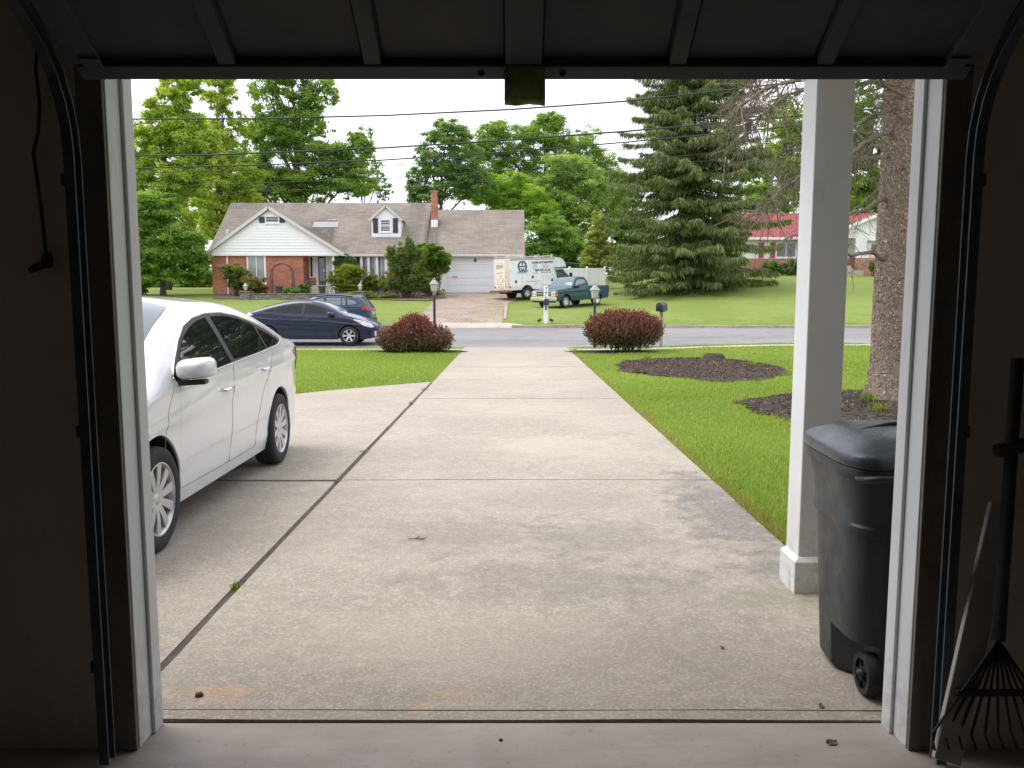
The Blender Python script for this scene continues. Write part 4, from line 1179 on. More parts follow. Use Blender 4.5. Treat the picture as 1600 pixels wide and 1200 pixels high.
class Body:
    """a car body measured along x from the front bumper: roofline, sills with wheel arches, plan outline, tumblehome"""
    def __init__(s, L, top, half, belt, sill, arches, tumble=.42, r=.10, crown=.05, bulge=.07, crease=None, ends=(.26, .30)):
        s.L, s.top, s.half, s.belt, s.sill, s.arches = L, curve(top), curve(half), curve(belt), sill, arches
        s.tumble, s.r, s.crown, s.bulge, s.crease, s.ends = tumble, r, crown, bulge, crease, ends
    def low(s, x):
        x = np.asarray(x, float)
        z = s.sill + (s.ends[0] - s.sill) * (1 - smooth(x, 0, .5)) + (s.ends[1] - s.sill) * smooth(x, s.L - .7, s.L)
        for (xc, zc, R_) in s.arches:
            d2 = R_ * R_ - (x - xc) ** 2
            z = np.where(d2 > 0, np.maximum(z, zc + np.sqrt(np.maximum(d2, 0))), z)
        return z
    def w(s, x, z):
        x, z = np.asarray(x, float), np.asarray(z, float)
        zt, b, h = s.top(x), s.belt(x), s.half(x)
        lo = np.clip((b - z) / (b - s.sill), 0, 1)
        y = h * (1 - s.bulge * lo ** 2.4)
        if s.crease is not None:
            zc = s.crease(x)
            y = y + .011 * np.exp(-((z - zc) / .030) ** 2) - .010 * np.exp(-((z - zc + .13) / .11) ** 2) + .012 * np.exp(-((z - .30) / .05) ** 2)
        up = np.maximum(z - b, 0)
        y = y - s.tumble * up - .12 * up ** 2
        d = np.clip((zt - z) / s.r, 0, 1)
        return np.maximum(y - s.r * (1 - np.sqrt(np.maximum(0, 1 - (1 - d) ** 2))) * .85, .02)
    def ztop(s, x, y):
        ye = s.w(x, s.top(x))
        return s.top(x) + s.crown * (1 - np.clip(np.abs(y) / np.maximum(ye, .05), 0, 1) ** 2)
    def shell(s, mat, parent, name='body', x0=0, x1=None):
        x1 = s.L if x1 is None else x1
        u = np.linspace(0, 1, 150)
        xs = x0 + (x1 - x0) * (.5 - .5 * np.cos(np.pi * u)) * .35 + (x1 - x0) * u * .65
        for (xc, zc, R_) in s.arches:
            xs = np.concatenate([xs, xc + R_ * np.cos(np.linspace(0, np.pi, 26)), [xc + R_ + .002, xc - R_ - .002]])
        xs = np.unique(np.clip(np.round(xs, 4), x0, x1))
        t = np.linspace(0, 1, 30); ft = 1 - (1 - t) ** 1.5
        nt = 9
        rows = []
        for x in xs:
            lo, hi = float(s.low(x)), float(s.top(x))
            lo = min(lo, hi - .02)
            z = lo + (hi - lo) * ft
            y = s.w(x, z)
            inner = [(x, max(y[0] - .05, .01), lo + .0)]
            side = [(x, y[i], z[i]) for i in range(len(z))]
            ye = y[-1]
            topp = [(x, ye * (1 - k / nt), float(s.ztop(x, ye * (1 - k / nt)))) for k in range(1, nt + 1)]
            half = inner + side + topp
            full = half + [(p[0], -p[1], p[2]) for p in half[-2::-1]]
            rows.append(full)
        n = len(rows[0]); m = MB()
        V = [p for r_ in rows for p in r_]
        FF = [(i*n+k, (i+1)*n+k, (i+1)*n+k+1, i*n+k+1) for i in range(len(rows) - 1) for k in range(n - 1)]
        FF.append(tuple(range(n))); FF.append(tuple(range((len(rows)-1)*n, len(rows)*n)))
        return m.add(V, FF).build(name, mat, parent, smooth=38)
    def _cut(s, poly, step):
        bm = bmesh.new()
        bm.faces.new([bm.verts.new((p[0], p[1], 0)) for p in poly])
        for k in (0, 1):
            lo = min(p[k] for p in poly); hi = max(p[k] for p in poly); m = int((hi - lo) / step)
            for i in range(1, m + 1):
                q = [0, 0, 0]; q[k] = lo + (hi - lo) * i / (m + 1); nn = [0, 0, 0]; nn[k] = 1
                bmesh.ops.bisect_plane(bm, geom=bm.verts[:] + bm.edges[:] + bm.faces[:], plane_co=q, plane_no=nn)
        return bm
    def side(s, name, poly, mat, parent, sgn, off=.004, step=.06):
        bm = s._cut(poly, step)
        for v in bm.verts:
            x, z = v.co.x, v.co.y
            v.co = (x, sgn * (float(s.w(x, z)) + off), z)
        bmesh.ops.recalc_face_normals(bm, faces=bm.faces)
        if sum(f.normal.y for f in bm.faces) * sgn < 0: bmesh.ops.reverse_faces(bm, faces=bm.faces)
        me = bpy.data.meshes.new(name); bm.to_mesh(me); bm.free()
        me.polygons.foreach_set('use_smooth', [True] * len(me.polygons))
        return link(name, me, mat, parent)
    def over(s, name, poly, mat, parent, off=.006, step=.07):
        bm = s._cut(poly, step)
        for v in bm.verts:
            x, y = v.co.x, v.co.y
            v.co = (x, y, float(s.ztop(x, y)) + off)
        bmesh.ops.recalc_face_normals(bm, faces=bm.faces)
        if sum(f.normal.z for f in bm.faces) < 0: bmesh.ops.reverse_faces(bm, faces=bm.faces)
        me = bpy.data.meshes.new(name); bm.to_mesh(me); bm.free()
        me.polygons.foreach_set('use_smooth', [True] * len(me.polygons))
        return link(name, me, mat, parent)
    def line(s, name, pts, mat, parent, sgn, r=.004, off=.0, n=5, closed=False):
        q = []
        pts = list(pts) + ([pts[0]] if closed else [])
        if not closed and len(pts) > 2:                    # round the corners of a drawn line
            sm = []
            for i in range(len(pts) - 1):
                p0, p1, p2, p3 = pts[max(i-1, 0)], pts[i], pts[i+1], pts[min(i+2, len(pts)-1)]
                for k in range(5):
                    t = k / 5
                    sm.append(tuple(.5 * (2*p1[c] + (p2[c]-p0[c])*t + (2*p0[c]-5*p1[c]+4*p2[c]-p3[c])*t*t + (3*p1[c]-p0[c]-3*p2[c]+p3[c])*t**3) for c in (0, 1)))
            pts = sm + [pts[-1]]
        for a, b in zip(pts[:-1], pts[1:]):
            k = max(2, int(math.hypot(a[0]-b[0], a[1]-b[1]) / .05))
            for i in range(k):
                x, z = lerp(a[0], b[0], i / k), lerp(a[1], b[1], i / k)
                q.append((x, sgn * (float(s.w(x, z)) + off), z))
        x, z = pts[-1]; q.append((x, sgn * (float(s.w(x, z)) + off), z))
        return MB().tube(q, r, n).build(name, mat, parent, smooth=True)
    def wells(s, parent, inner=.55):
        m = MB()
        for (xc, zc, R_) in s.arches:
            for sg in (-1, 1):
                yo = float(s.w(xc, zc + R_)) - .02
                m.lathe([(R_ - .006, sg * inner), (R_ - .006, sg * yo)], (xc, 0, zc), 20, 'y', 0, math.pi)
                m.box(xc - R_, xc + R_, sg * inner - .01, sg * inner + .01, s.sill, zc + R_)
        m.box(s.L * .06, s.L * .94, -inner, inner, s.sill + .02, s.sill + .35)
        return m.build('underbody', M_DARKIN, parent)

def wheel(parent, xc, y, z, r, width, sgn, spokes, rim_mat=None, style='multi', rr=None, turn=0.0):
    """tyre with tread shoulders, rim barrel, spokes, hub; outward side is sgn*y"""
    w = empty('wheel', (xc, y, z), 0, parent=parent)
    rim_mat = rim_mat or M_ALLOY
    rr = rr or r * .70
    h = width / 2
    MB().lathe([(rr * .97, -h * .86), (rr * 1.02, -h), (r * .90, -h * 1.04), (r * .975, -h * .9), (r, -h * .6), (r, h * .6), (r * .975, h * .9), (r * .90, h * 1.04), (rr * 1.02, h), (rr * .97, h * .86)],
               n=44, axis='y').build('tyre', M_RUBBER, w, smooth=50)
    m = MB()
    m.lathe([(rr * 1.0, sgn * h * .98), (rr * .965, sgn * h * 1.0), (rr * .90, sgn * h * .80), (rr * .88, sgn * -h * .4)], n=44, axis='y')
    m.lathe([(0, sgn * h * .80), (rr * .13, sgn * h * .80), (rr * .20, sgn * h * .70), (rr * .22, sgn * h * .4)], n=24, axis='y')
    for k in range(spokes):
        a = 2 * math.pi * k / spokes + turn
        ca, sa = math.cos(a), math.sin(a)
        w0, w1 = (rr * .085, rr * .135) if style == 'multi' else (rr * .12, rr * .15)
        vs = []
        for rad, wd, dep in ((rr * .14, w0, .74), (rr * .55, (w0 + w1) / 2, .86), (rr * .93, w1, .90)):
            for sd in (-1, 1):
                for dp in (dep, dep - .16):
                    vs.append((rad * ca - sd * wd * sa, sgn * h * dp, rad * sa + sd * wd * ca))
        fs = []
        for i in range(2):
            b = i * 4; c = b + 4
            fs += [(b, b+2, c+2, c), (b+1, c+1, c+3, b+3), (b, c, c+1, b+1), (b+2, b+3, c+3, c+2)]
        m.add(vs, fs)
    m.build('rim', rim_mat, w, smooth=35)
    MB().lathe([(rr * .90, sgn * h * .30), (0, sgn * h * .30)], n=28, axis='y').build('brake', M_DARKIN, w)
    return w

def mirror(parent, b, x, z, sgn, mat, s=1.0, foot=True):
    y = float(b.w(x, z - .06))
    n = 9; vs, fs = [], []
    prof = [(-.056, .0, .0), (-.056, .80, .82), (-.052, .93, .94), (-.035, 1, 1), (-.005, 1, 1), (.03, .97, .97), (.06, .89, .89), (.085, .74, .75), (.103, .52, .54), (.112, .28, .30), (.115, 0, 0)]
    base = Vector((x, sgn * (y + .120 * s), z))
    ring_n = 28
    for (dx, ky, kz) in prof:
        for k in range(ring_n):
            a = 2 * math.pi * k / ring_n
            cy, cz = math.cos(a), math.sin(a)
            ey = math.copysign(abs(cy) ** .5, cy) * .125 * s * ky; ez = math.copysign(abs(cz) ** .6, cz) * (.075 if cz > 0 else .058) * s * kz
            vs.append(base + Vector((-dx * s, ey * sgn, ez + ey * .08)))
    for i in range(len(prof) - 1):
        for k in range(ring_n): fs.append((i*ring_n+k, i*ring_n+(k+1)%ring_n, (i+1)*ring_n+(k+1)%ring_n, (i+1)*ring_n+k))
    o = MB().add(vs, fs).build('mirror', mat, parent, smooth=60)
    if foot: MB().bar((x - .02, sgn * (y - .01), z - .085 * s), (x, sgn * (y + .19 * s), z - .075 * s), .09 * s, .030 * s).build('mirror_foot', M_BLACKP, o, bevel=.008)
    return o

def handle(parent, b, x, z, sgn, mat, L=.17):
    y = float(b.w(x, z))
    pts = [(x - L / 2, sgn * (y + .000), z), (x - L * .42, sgn * (y + .028), z), (x, sgn * (y + .036), z + .003), (x + L * .42, sgn * (y + .028), z), (x + L / 2, sgn * (y + .0), z)]
    return MB().tube(pts, [.012, .014, .014, .014, .012], 8).build('door_handle', mat, parent, smooth=True)

# ---------------------------------------------------------------- white sedan, nose toward the camera
M_GAPW = plain('panel_gap_light', (.26, .26, .26), .9)
def sedan():
    root = empty('white_sedan', (-3.075, 4.10, G(-3, 6) + .012), R(90), 'white four door sedan parked on the driveway by the left jamb', 'car')
    A = [(.92, .325, .375), (3.62, .325, .375)]
    def sh(x): return float(x - .27 * smooth(x, .5, 1.2) * (1 - smooth(x, 3.2, 4.4)))
    def S(pts): return [(sh(p[0]), p[1]) for p in pts]
    b = Body(4.62, S([(0, .52), (.03, .66), (.12, .74), (.40, .84), (.8, .93), (1.12, .99), (1.25, 1.03), (1.55, 1.20), (1.85, 1.35), (2.15, 1.435), (2.5, 1.475), (2.85, 1.475), (3.2, 1.44), (3.55, 1.355), (3.85, 1.235), (4.1, 1.13), (4.3, 1.10), (4.48, 1.085), (4.56, 1.03), (4.60, .85), (4.62, .62)]),
             [(0, .42), (.06, .58), (.2, .72), (.45, .815), (.9, .872), (1.5, .88), (3.2, .885), (3.7, .885), (4.1, .868), (4.35, .838), (4.5, .79), (4.58, .69), (4.62, .56)],
             S([(0, .66), (.9, .90), (1.4, .945), (2.5, .985), (3.6, 1.035), (4.62, 1.05)]), .195, A, tumble=.40, r=.11, crown=.045,
             crease=curve([(0, .62), (1.2, .76), (3.3, .88), (4.62, .93)]))
    b.shell(M_WHITE, root)
    b.wells(root)
    wt = S([(1.50, 1.02), (1.62, 1.115), (1.80, 1.225), (2.00, 1.315), (2.22, 1.365), (2.5, 1.392), (2.8, 1.392), (3.1, 1.362), (3.38, 1.305), (3.60, 1.235), (3.80, 1.145)])
    wbk = S([(3.84, 1.105), (3.72, 1.075), (3.3, 1.048), (2.5, 1.012), (1.9, .985), (1.52, .968)])
    for sg in (-1, 1):
        b.side('window_surround', wt + wbk, M_BLACKP, root, sg, .003, .05)
        b.line('chrome_strip', wt + wbk, M_CHROME, root, sg, .0085, .005, closed=True)
        f = b.side('window', S([(1.66, 1.04), (1.74, 1.14), (1.90, 1.235), (2.08, 1.30), (2.28, 1.345), (2.47, 1.365), (2.58, 1.03), (2.1, 1.008), (1.68, .99)]), M_GLASS, root, sg, .007, .05)
        b.side('window', S([(2.67, 1.045), (2.58, 1.368), (2.85, 1.366), (3.1, 1.338), (3.34, 1.29), (3.40, 1.262), (3.46, 1.072), (3.1, 1.052)]), M_GLASS, root, sg, .007, .05)
        b.side('window', S([(3.50, 1.078), (3.45, 1.245), (3.6, 1.195), (3.74, 1.135), (3.78, 1.112), (3.70, 1.090)]), M_GLASS, root, sg, .007, .05)
        # door gaps
        b.line('door_gap', S([(1.47, .96), (1.36, .80), (1.33, .55), (1.36, .33), (1.46, .30)]), M_GAPW, root, sg, .0022, .0005)
        b.line('door_gap', S([(2.60, 1.02), (2.58, .75), (2.55, .45), (2.50, .29)]), M_GAPW, root, sg, .0022, .0005)
        b.line('door_gap', S([(3.60, 1.09), (3.52, .90), (3.36, .70), (3.22, .50), (3.16, .30), (3.05, .285)]), M_GAPW, root, sg, .0022, .0005)
        b.line('door_gap', S([(1.46, .30), (2.5, .285), (3.05, .285)]), M_GAPW, root, sg, .0022, .0005)
        handle(root, b, sh(2.40), .845, sg, M_CHROME); handle(root, b, sh(3.38), .905, sg, M_CHROME)
        mirror(root, b, sh(1.58), 1.06, sg, M_WHITE, 1.0)
        b.side('mirror_sail', S([(1.50, .985), (1.63, 1.10), (1.665, 1.0), (1.67, .985)]), M_BLACKP, root, sg, .011, .05)
        tl = b.side('tail_lamp', [(4.13, .99), (4.30, 1.02), (4.46, 1.02), (4.55, .98), (4.58, .82), (4.50, .76), (4.42, .80), (4.34, .90), (4.22, .95)], M_RED, root, sg, .006, .05)
        b.side('reverse_lens', [(4.40, .90), (4.57, .90), (4.575, .84), (4.46, .82)], M_CLEAR, tl, sg, .009, .05)
        b.side('head_lamp', [(.10, .66), (.30, .72), (.62, .83), (.80, .85), (.62, .76), (.35, .62), (.12, .58)], M_CLEAR, root, sg, .006, .05)
        for (xc, zc, R_) in A:
            b.line('arch_lip', [(xc + (R_ + .006) * math.cos(a), zc + (R_ + .006) * math.sin(a)) for a in np.linspace(.05, math.pi - .05, 24)], M_WHITE, root, sg, .010, -.004)
    ys = .66
    b.over('windscreen', S([(1.27, -.64), (1.27, .64), (1.6, .63), (1.98, .595), (2.16, .56), (2.22, .40), (2.24, 0), (2.22, -.40), (2.16, -.56), (1.98, -.595), (1.6, -.63)]), M_SCREEN, root, .006)
    b.over('rear_screen', S([(3.50, -.46), (3.50, .46), (3.8, .52), (4.08, .55), (4.08, -.55), (3.8, -.52)]), M_GLASS, root, .006)
    MB().box(-.02, .05, -.42, .42, .30, .52).build('grille', M_BLACKP, root, bevel=.01)
    for (xc, zc, R_) in A:
        for sg in (-1, 1): wheel(root, xc, sg * .775, .318, .318, .205, sg, 10, rr=.222, turn=.2)
    root.scale = (1, 1, 1.05)
    return root
sedan()

# ---------------------------------------------------------------- navy hatchback at the near kerb, nose to the right
def hatch():
    root = empty('navy_hatchback', (-4.47, 28.05, float(street_z(28.05)) + .0), R(180), 'dark navy hatchback parked at the near kerb behind the lawn', 'car')
    A = [(.94, .32, .36), (3.64, .32, .36)]
    b = Body(4.46, [(0, .50), (.04, .62), (.25, .745), (.6, .87), (.95, .975), (1.10, 1.02), (1.5, 1.225), (1.9, 1.395), (2.2, 1.46), (2.5, 1.475), (2.9, 1.445), (3.4, 1.345), (3.9, 1.215), (4.15, 1.14), (4.30, 1.10), (4.38, 1.02), (4.43, .80), (4.46, .55)],
             [(0, .42), (.06, .56), (.25, .72), (.6, .81), (1.0, .86), (1.6, .872), (3.4, .872), (4.0, .83), (4.3, .76), (4.42, .66), (4.46, .58)],
             [(0, .64), (.95, .90), (1.5, .95), (2.6, .995), (3.6, 1.06), (4.46, 1.08)], .19, A, tumble=.40, r=.12, crown=.045,
             crease=curve([(0, .6), (1.2, .72), (3.2, .82), (4.46, .93)]))
    b.shell(M_NAVY, root); b.wells(root)
    wt = [(1.22, .985), (1.5, 1.135), (1.8, 1.27), (2.05, 1.345), (2.35, 1.385), (2.7, 1.375), (3.1, 1.315), (3.5, 1.235), (3.82, 1.16)]
    wb = [(3.86, 1.125), (3.6, 1.09), (3.0, 1.055), (2.4, 1.022), (1.8, .995), (1.3, .962)]
    for sg in (-1, 1):
        b.side('window_surround', wt + wb, M_BLACKP, root, sg, .003, .06)
        b.side('window', [(1.32, 1.0), (1.52, 1.11), (1.66, 1.175), (1.64, 1.01)], M_GLASS, root, sg, .007, .06)
        b.side('window', [(1.70, 1.015), (1.72, 1.20), (1.92, 1.28), (2.15, 1.335), (2.36, 1.358), (2.42, 1.045), (2.0, 1.028)], M_GLASS, root, sg, .007, .06)
        b.side('window', [(2.53, 1.052), (2.48, 1.356), (2.75, 1.345), (3.05, 1.295), (3.30, 1.245), (3.36, 1.095)], M_GLASS, root, sg, .007, .06)
        b.side('window', [(3.43, 1.10), (3.38, 1.225), (3.6, 1.178), (3.76, 1.145), (3.68, 1.118)], M_GLASS, root, sg, .007, .06)
        for ln in ([(1.28, .95), (1.24, .75), (1.30, .45), (1.36, .32)], [(2.46, 1.03), (2.46, .7), (2.42, .31)], [(3.40, 1.09), (3.36, .85), (3.22, .66), (3.16, .45), (3.14, .32)], [(1.36, .32), (2.4, .30), (3.14, .32)]):
            b.line('door_gap', ln, M_SEAM, root, sg, .006, .0005)
        handle(root, b, 2.28, .86, sg, M_NAVY, .20); handle(root, b, 3.18, .90, sg, M_NAVY, .20)
        mirror(root, b, 1.52, 1.02, sg, M_NAVY, 1.1)
        hl = b.side('head_lamp', [(.12, .60), (.20, .70), (.45, .80), (.72, .86), (.80, .85), (.62, .74), (.42, .63), (.22, .58)], M_CLEAR, root, sg, .006, .05)
        b.side('turn_lens', [(.50, .735), (.62, .80), (.74, .845), (.62, .75)], M_AMBER, hl, sg, .010, .05)
        b.side('fog_lamp', [(.06, .30), (.08, .46), (.13, .46), (.12, .30)], M_CLEAR, root, sg, .006, .05)
        tl = b.side('tail_lamp', [(4.10, 1.02), (4.28, 1.085), (4.36, 1.02), (4.41, .84), (4.34, .82), (4.24, .95)], M_CLEAR, root, sg, .006, .05)
        b.side('red_lens', [(4.20, .985), (4.34, .99), (4.39, .85), (4.34, .84), (4.26, .95)], M_RED, tl, sg, .010, .05)
    b.over('windscreen', [(1.06, -.62), (1.06, .62), (1.45, .60), (1.92, .53), (1.99, .44), (2.0, 0), (1.99, -.44), (1.92, -.53), (1.45, -.60)], M_SCREEN, root, .006)
    b.over('rear_screen', [(3.0, -.40), (3.0, .40), (3.6, .48), (4.0, .52), (4.0, -.52), (3.6, -.48)], M_GLASS, root, .006)
    MB().tube([(1.03, -.45, 1.03), (1.10, -.05, 1.085), (1.14, .1, 1.10)], .012, 5).build('wiper', M_BLACKP, root)
    MB().tube([(3.0, .0, 1.48), (3.22, .0, 1.62)], .006, 5).build('antenna', M_BLACKP, root)
    for (xc, zc, R_) in A:
        for sg in (-1, 1): wheel(root, xc, sg * .77, .315, .315, .20, sg, 6, style='wide', rr=.205)
    return root
hatch()

# ---------------------------------------------------------------- slate blue SUV at the far kerb, tail to the right
def suv():
    root = empty('blue_crossover', (-10.52, 36.0, float(street_z(36.0)) - .05), 0, 'slate blue crossover parked across the street behind the navy hatchback', 'car')
    A = [(.86, .34, .385), (3.62, .34, .385)]
    b = Body(4.47, [(0, .62), (.05, .80), (.3, .92), (.9, 1.0), (1.25, 1.05), (1.4, 1.10), (1.75, 1.32), (2.1, 1.48), (2.4, 1.535), (2.9, 1.55), (3.5, 1.52), (3.95, 1.45), (4.08, 1.38), (4.22, 1.22), (4.34, 1.06), (4.42, .95), (4.46, .75), (4.47, .6)],
             [(0, .5), (.08, .68), (.3, .80), (.8, .87), (1.6, .885), (3.4, .885), (4.0, .85), (4.3, .79), (4.44, .72), (4.47, .66)],
             [(0, .8), (1.2, .98), (2.5, 1.02), (3.6, 1.06), (4.47, 1.07)], .23, A, tumble=.36, r=.11, crown=.04,
             crease=curve([(0, .7), (1.5, .84), (4.47, .93)]))
    b.shell(M_SLATE, root); b.wells(root)
    wt = [(1.62, 1.10), (1.85, 1.26), (2.1, 1.375), (2.4, 1.435), (2.9, 1.455), (3.4, 1.43), (3.75, 1.36), (3.93, 1.25)]
    wb = [(3.95, 1.17), (3.85, 1.115), (3.2, 1.085), (2.4, 1.06), (1.7, 1.04)]
    M_LITE = M_SCREEN
    for sg in (-1, 1):
        b.side('window_surround', wt + wb, M_BLACKP, root, sg, .003, .06)
        b.side('window', [(1.76, 1.09), (1.92, 1.235), (2.12, 1.34), (2.40, 1.40), (2.46, 1.40), (2.50, 1.09)], M_LITE, root, sg, .007, .06)
        b.side('window', [(2.60, 1.095), (2.57, 1.41), (2.9, 1.422), (3.2, 1.415), (3.22, 1.11)], M_LITE, root, sg, .007, .06)
        b.side('window', [(3.26, 1.112), (3.25, 1.408), (3.38, 1.395), (3.42, 1.12)], M_LITE, root, sg, .007, .06)
        b.side('window', [(3.50, 1.125), (3.46, 1.385), (3.70, 1.335), (3.87, 1.235), (3.86, 1.155)], M_LITE, root, sg, .007, .06)
        for ln in ([(1.6, 1.02), (1.5, .7), (1.52, .4)], [(2.56, 1.05), (2.54, .7), (2.5, .38)], [(3.46, 1.10), (3.40, .88), (3.22, .6), (3.2, .4)], [(1.52, .4), (3.2, .4)]):
            b.line('door_gap', ln, M_SEAM, root, sg, .006, .0005)
        b.line('roof_rail', [(2.1, 1.475), (2.6, 1.525), (3.2, 1.525), (3.7, 1.475)], M_BLACKP, root, sg, .016, .03)
        handle(root, b, 2.4, .92, sg, M_SLATE, .2); handle(root, b, 3.3, .95, sg, M_SLATE, .2)
        mirror(root, b, 1.75, 1.11, sg, M_SLATE, 1.1)
        b.side('tail_lamp', [(4.02, 1.04), (4.25, 1.085), (4.36, 1.06), (4.44, .90), (4.38, .84), (4.20, .90), (4.10, .97)], M_RED, root, sg, .007, .05)
        b.side('head_lamp', [(.12, .78), (.25, .86), (.55, .92), (.4, .80), (.15, .70)], M_CLEAR, root, sg, .007, .05)
    b.over('windscreen', [(1.40, -.66), (1.40, .66), (1.8, .62), (2.12, .57), (2.15, 0), (2.12, -.57), (1.8, -.62)], M_SCREEN, root, .006)
    b.over('rear_screen', [(4.02, -.52), (4.02, .52), (4.2, .57), (4.33, .60), (4.33, -.60), (4.2, -.57)], M_SCREEN, root, .006)
    b.over('rear_spoiler', [(3.82, -.56), (3.82, .56), (4.04, .56), (4.04, -.56)], M_SLATE, root, .02)
    MB().box(4.43, 4.49, -.75, .75, .36, .56).build('rear_bumper', M_BLACKP, root, bevel=.02)
    MB().box(4.455, 4.478, -.26, .26, .72, .84).build('number_plate', M_CLEAR, root, bevel=.004)
    for (xc, zc, R_) in A:
        for sg in (-1, 1): wheel(root, xc, sg * .78, .34, .34, .22, sg, 5, style='wide')
    return root
suv()

# ---------------------------------------------------------------- teal pickup on the far lawn
def pickup():
    fx, fy = P(852, 480, 48.3).x, 48.3
    ang = R(46)
    root = empty('teal_pickup', (0, 0, 0), ang, 'dark teal single cab pickup parked on the far lawn', 'pickup truck')
    A = [(.92, .37, .44), (3.86, .37, .44)]
    W_ = .955
    b = Body(5.0, [(0, .62), (.015, .98), (.06, 1.05), (.5, 1.10), (1.1, 1.145), (1.32, 1.165), (1.42, 1.20), (1.75, 1.47), (2.0, 1.66), (2.12, 1.72), (2.3, 1.755), (2.62, 1.765), (2.86, 1.745), (2.96, 1.66), (3.02, 1.40), (3.05, 1.25), (3.06, 1.20), (5.0, 1.20)],
             [(0, .90), (.06, .935), (.25, .95), (1.0, .96), (4.6, .96), (4.9, .95), (5.0, .93)],
             [(0, 1.10), (5.0, 1.17)], .40, A, tumble=.34, r=.06, crown=.03, bulge=.05, ends=(.44, .46), crease=curve([(0, .95), (5.0, 1.0)]))
    sh = b.shell(M_TEAL, root, x1=3.06)
    b.wells(root, .62)
    # bed: outer and inner sides, floor, tailgate
    Vb = []
    xs = np.unique(np.concatenate([np.linspace(3.09, 4.97, 40), 3.86 + .44 * np.cos(np.linspace(0, np.pi, 24))]))
    zs_n = 12
    for sg in (-1, 1):
        m = MB(); rows = []
        for x in xs:
            lo = float(b.low(x)); lo = min(lo, 1.1); z = np.linspace(lo, 1.20, zs_n)
            col = [(x, sg * float(W_ * (1 - .05 * np.clip((1.17 - q) / .77, 0, 1) ** 2.4)), q) for q in z]
            col += [(x, sg * (W_ - .07), 1.20), (x, sg * (W_ - .07), .70)]
            rows.append(col)
        n = len(rows[0])
        m.add([p for r_ in rows for p in r_], [(i*n+k, (i+1)*n+k, (i+1)*n+k+1, i*n+k+1) for i in range(len(rows)-1) for k in range(n-1)])
        m.build('bed_side', M_TEAL, root, smooth=35)
        for ln in ([(1.26, 1.13), (1.24, .75), (1.36, .44), (2.95, .44), (2.98, .9), (2.97, 1.2)],):
            b.line('door_gap', ln, M_SEAM, root, sg, .007, .0005)
        b.side('window_surround', [(1.58, 1.20), (1.80, 1.40), (2.06, 1.62), (2.20, 1.655), (2.78, 1.655), (2.86, 1.58), (2.90, 1.20)], M_BLACKP, root, sg, .003, .07)
        b.side('window', [(1.72, 1.225), (1.88, 1.41), (2.10, 1.60), (2.22, 1.625), (2.74, 1.625), (2.80, 1.56), (2.82, 1.225)], M_SCREEN, root, sg, .008, .07)
        handle(root, b, 2.78, 1.06, sg, M_BLACKP, .14)
        mirror(root, b, 1.80, 1.22, sg, M_BLACKP, 1.15)
        b.side('side_moulding', [(1.38, .74), (2.94, .75), (2.94, .79), (1.38, .78)], M_TEAL, root, sg, .012, .2)
        for (xc, zc, R_) in A:
            MB().tube([(xc + (R_ + .01) * math.cos(a), sg * (W_ - .012), zc + (R_ + .01) * math.sin(a)) for a in np.linspace(.05, math.pi - .05, 20)], .018, 6).build('arch_lip', M_TEAL, root, smooth=True)
            wheel(root, xc, sg * .80, .36, .36, .23, sg, 8, style='wide', rim_mat=M_CHROME if xc > 2 else M_ALLOY, rr=.235)
    MB().box(3.07, 4.95, -.90, .90, .62, .70).build('bed_floor', M_DARKIN, root)
    MB().box(4.93, 5.0, -.93, .93, .56, 1.19).build('tailgate', M_TEAL, root, bevel=.012)
    MB().box(3.065, 3.10, -.90, .90, .60, 1.19).build('bulkhead', M_TEAL, root, bevel=.006)
    MB().box(4.98, 5.10, -.90, .90, .42, .56).build('rear_bumper', M_CHROME, root, bevel=.02)
    for sg in (-1, 1): MB().box(4.94, 5.012, sg * .945 - .025, sg * .945 + .025, .80, 1.15).build('tail_lamp', M_RED, root, bevel=.006)
    b.over('windscreen', [(1.43, -.72), (1.43, .72), (1.75, .69), (2.08, .63), (2.1, 0), (2.08, -.63), (1.75, -.69)], M_SCREEN, root, .008)
    # nose: twin-bar chrome grille, stacked lamps, chrome bumper with plate
    g = MB().box(-.02, .02, -.56, .56, .70, 1.0); g.build('grille', M_BLACKP, root, bevel=.006)
    for z in (.695, .845, .985): MB().box(-.035, .0, -.90 if z != .985 else -.58, .90 if z != .985 else .58, z - .028, z + .028).build('grille_bar', M_CHROME, root, bevel=.008)
    MB().box(-.045, -.03, -.10, .10, .82, .875).build('badge', M_AMBER, root, bevel=.006)
    for sg in (-1, 1):
        MB().box(-.025, .03, sg * .72 - .15, sg * .72 + .15, .878, .985).build('head_lamp', M_CLEAR, root, bevel=.012)
        MB().box(-.02, .03, sg * .72 - .15, sg * .72 + .15, .725, .815).build('park_lamp', M_CLEAR, root, bevel=.012)
        for z0_, z1_ in ((.872, .99), (.72, .82)):
            MB().box(-.022, .16, sg * .905 - .042, sg * .905 + .055, z0_, z1_).build('turn_lamp', M_AMBER, root, bevel=.012)
    MB().box(-.12, .06, -.97, .97, .44, .64).build('front_bumper', M_CHROME, root, bevel=.03)
    MB().box(-.06, .10, -.86, .86, .34, .45).build('air_dam', M_BLACKP, root, bevel=.02)
    MB().box(-.135, -.118, -.16, .16, .47, .62).build('number_plate', plain('plate_yellow', (.62, .55, .16), .5), root, bevel=.004)
    for sg in (-1, 1):
        s_ = MB().box(2.42, 2.60, sg * .42 - .24, sg * .42 + .24, 1.05, 1.42).box(2.46, 2.56, sg * .42 - .12, sg * .42 + .12, 1.42, 1.60)
        s_.build('seat', M_SEAT, root, bevel=.03)
    lum = MB().bar((3.4, -.2, .9), (4.15, -.55, 1.52), .09, .04)
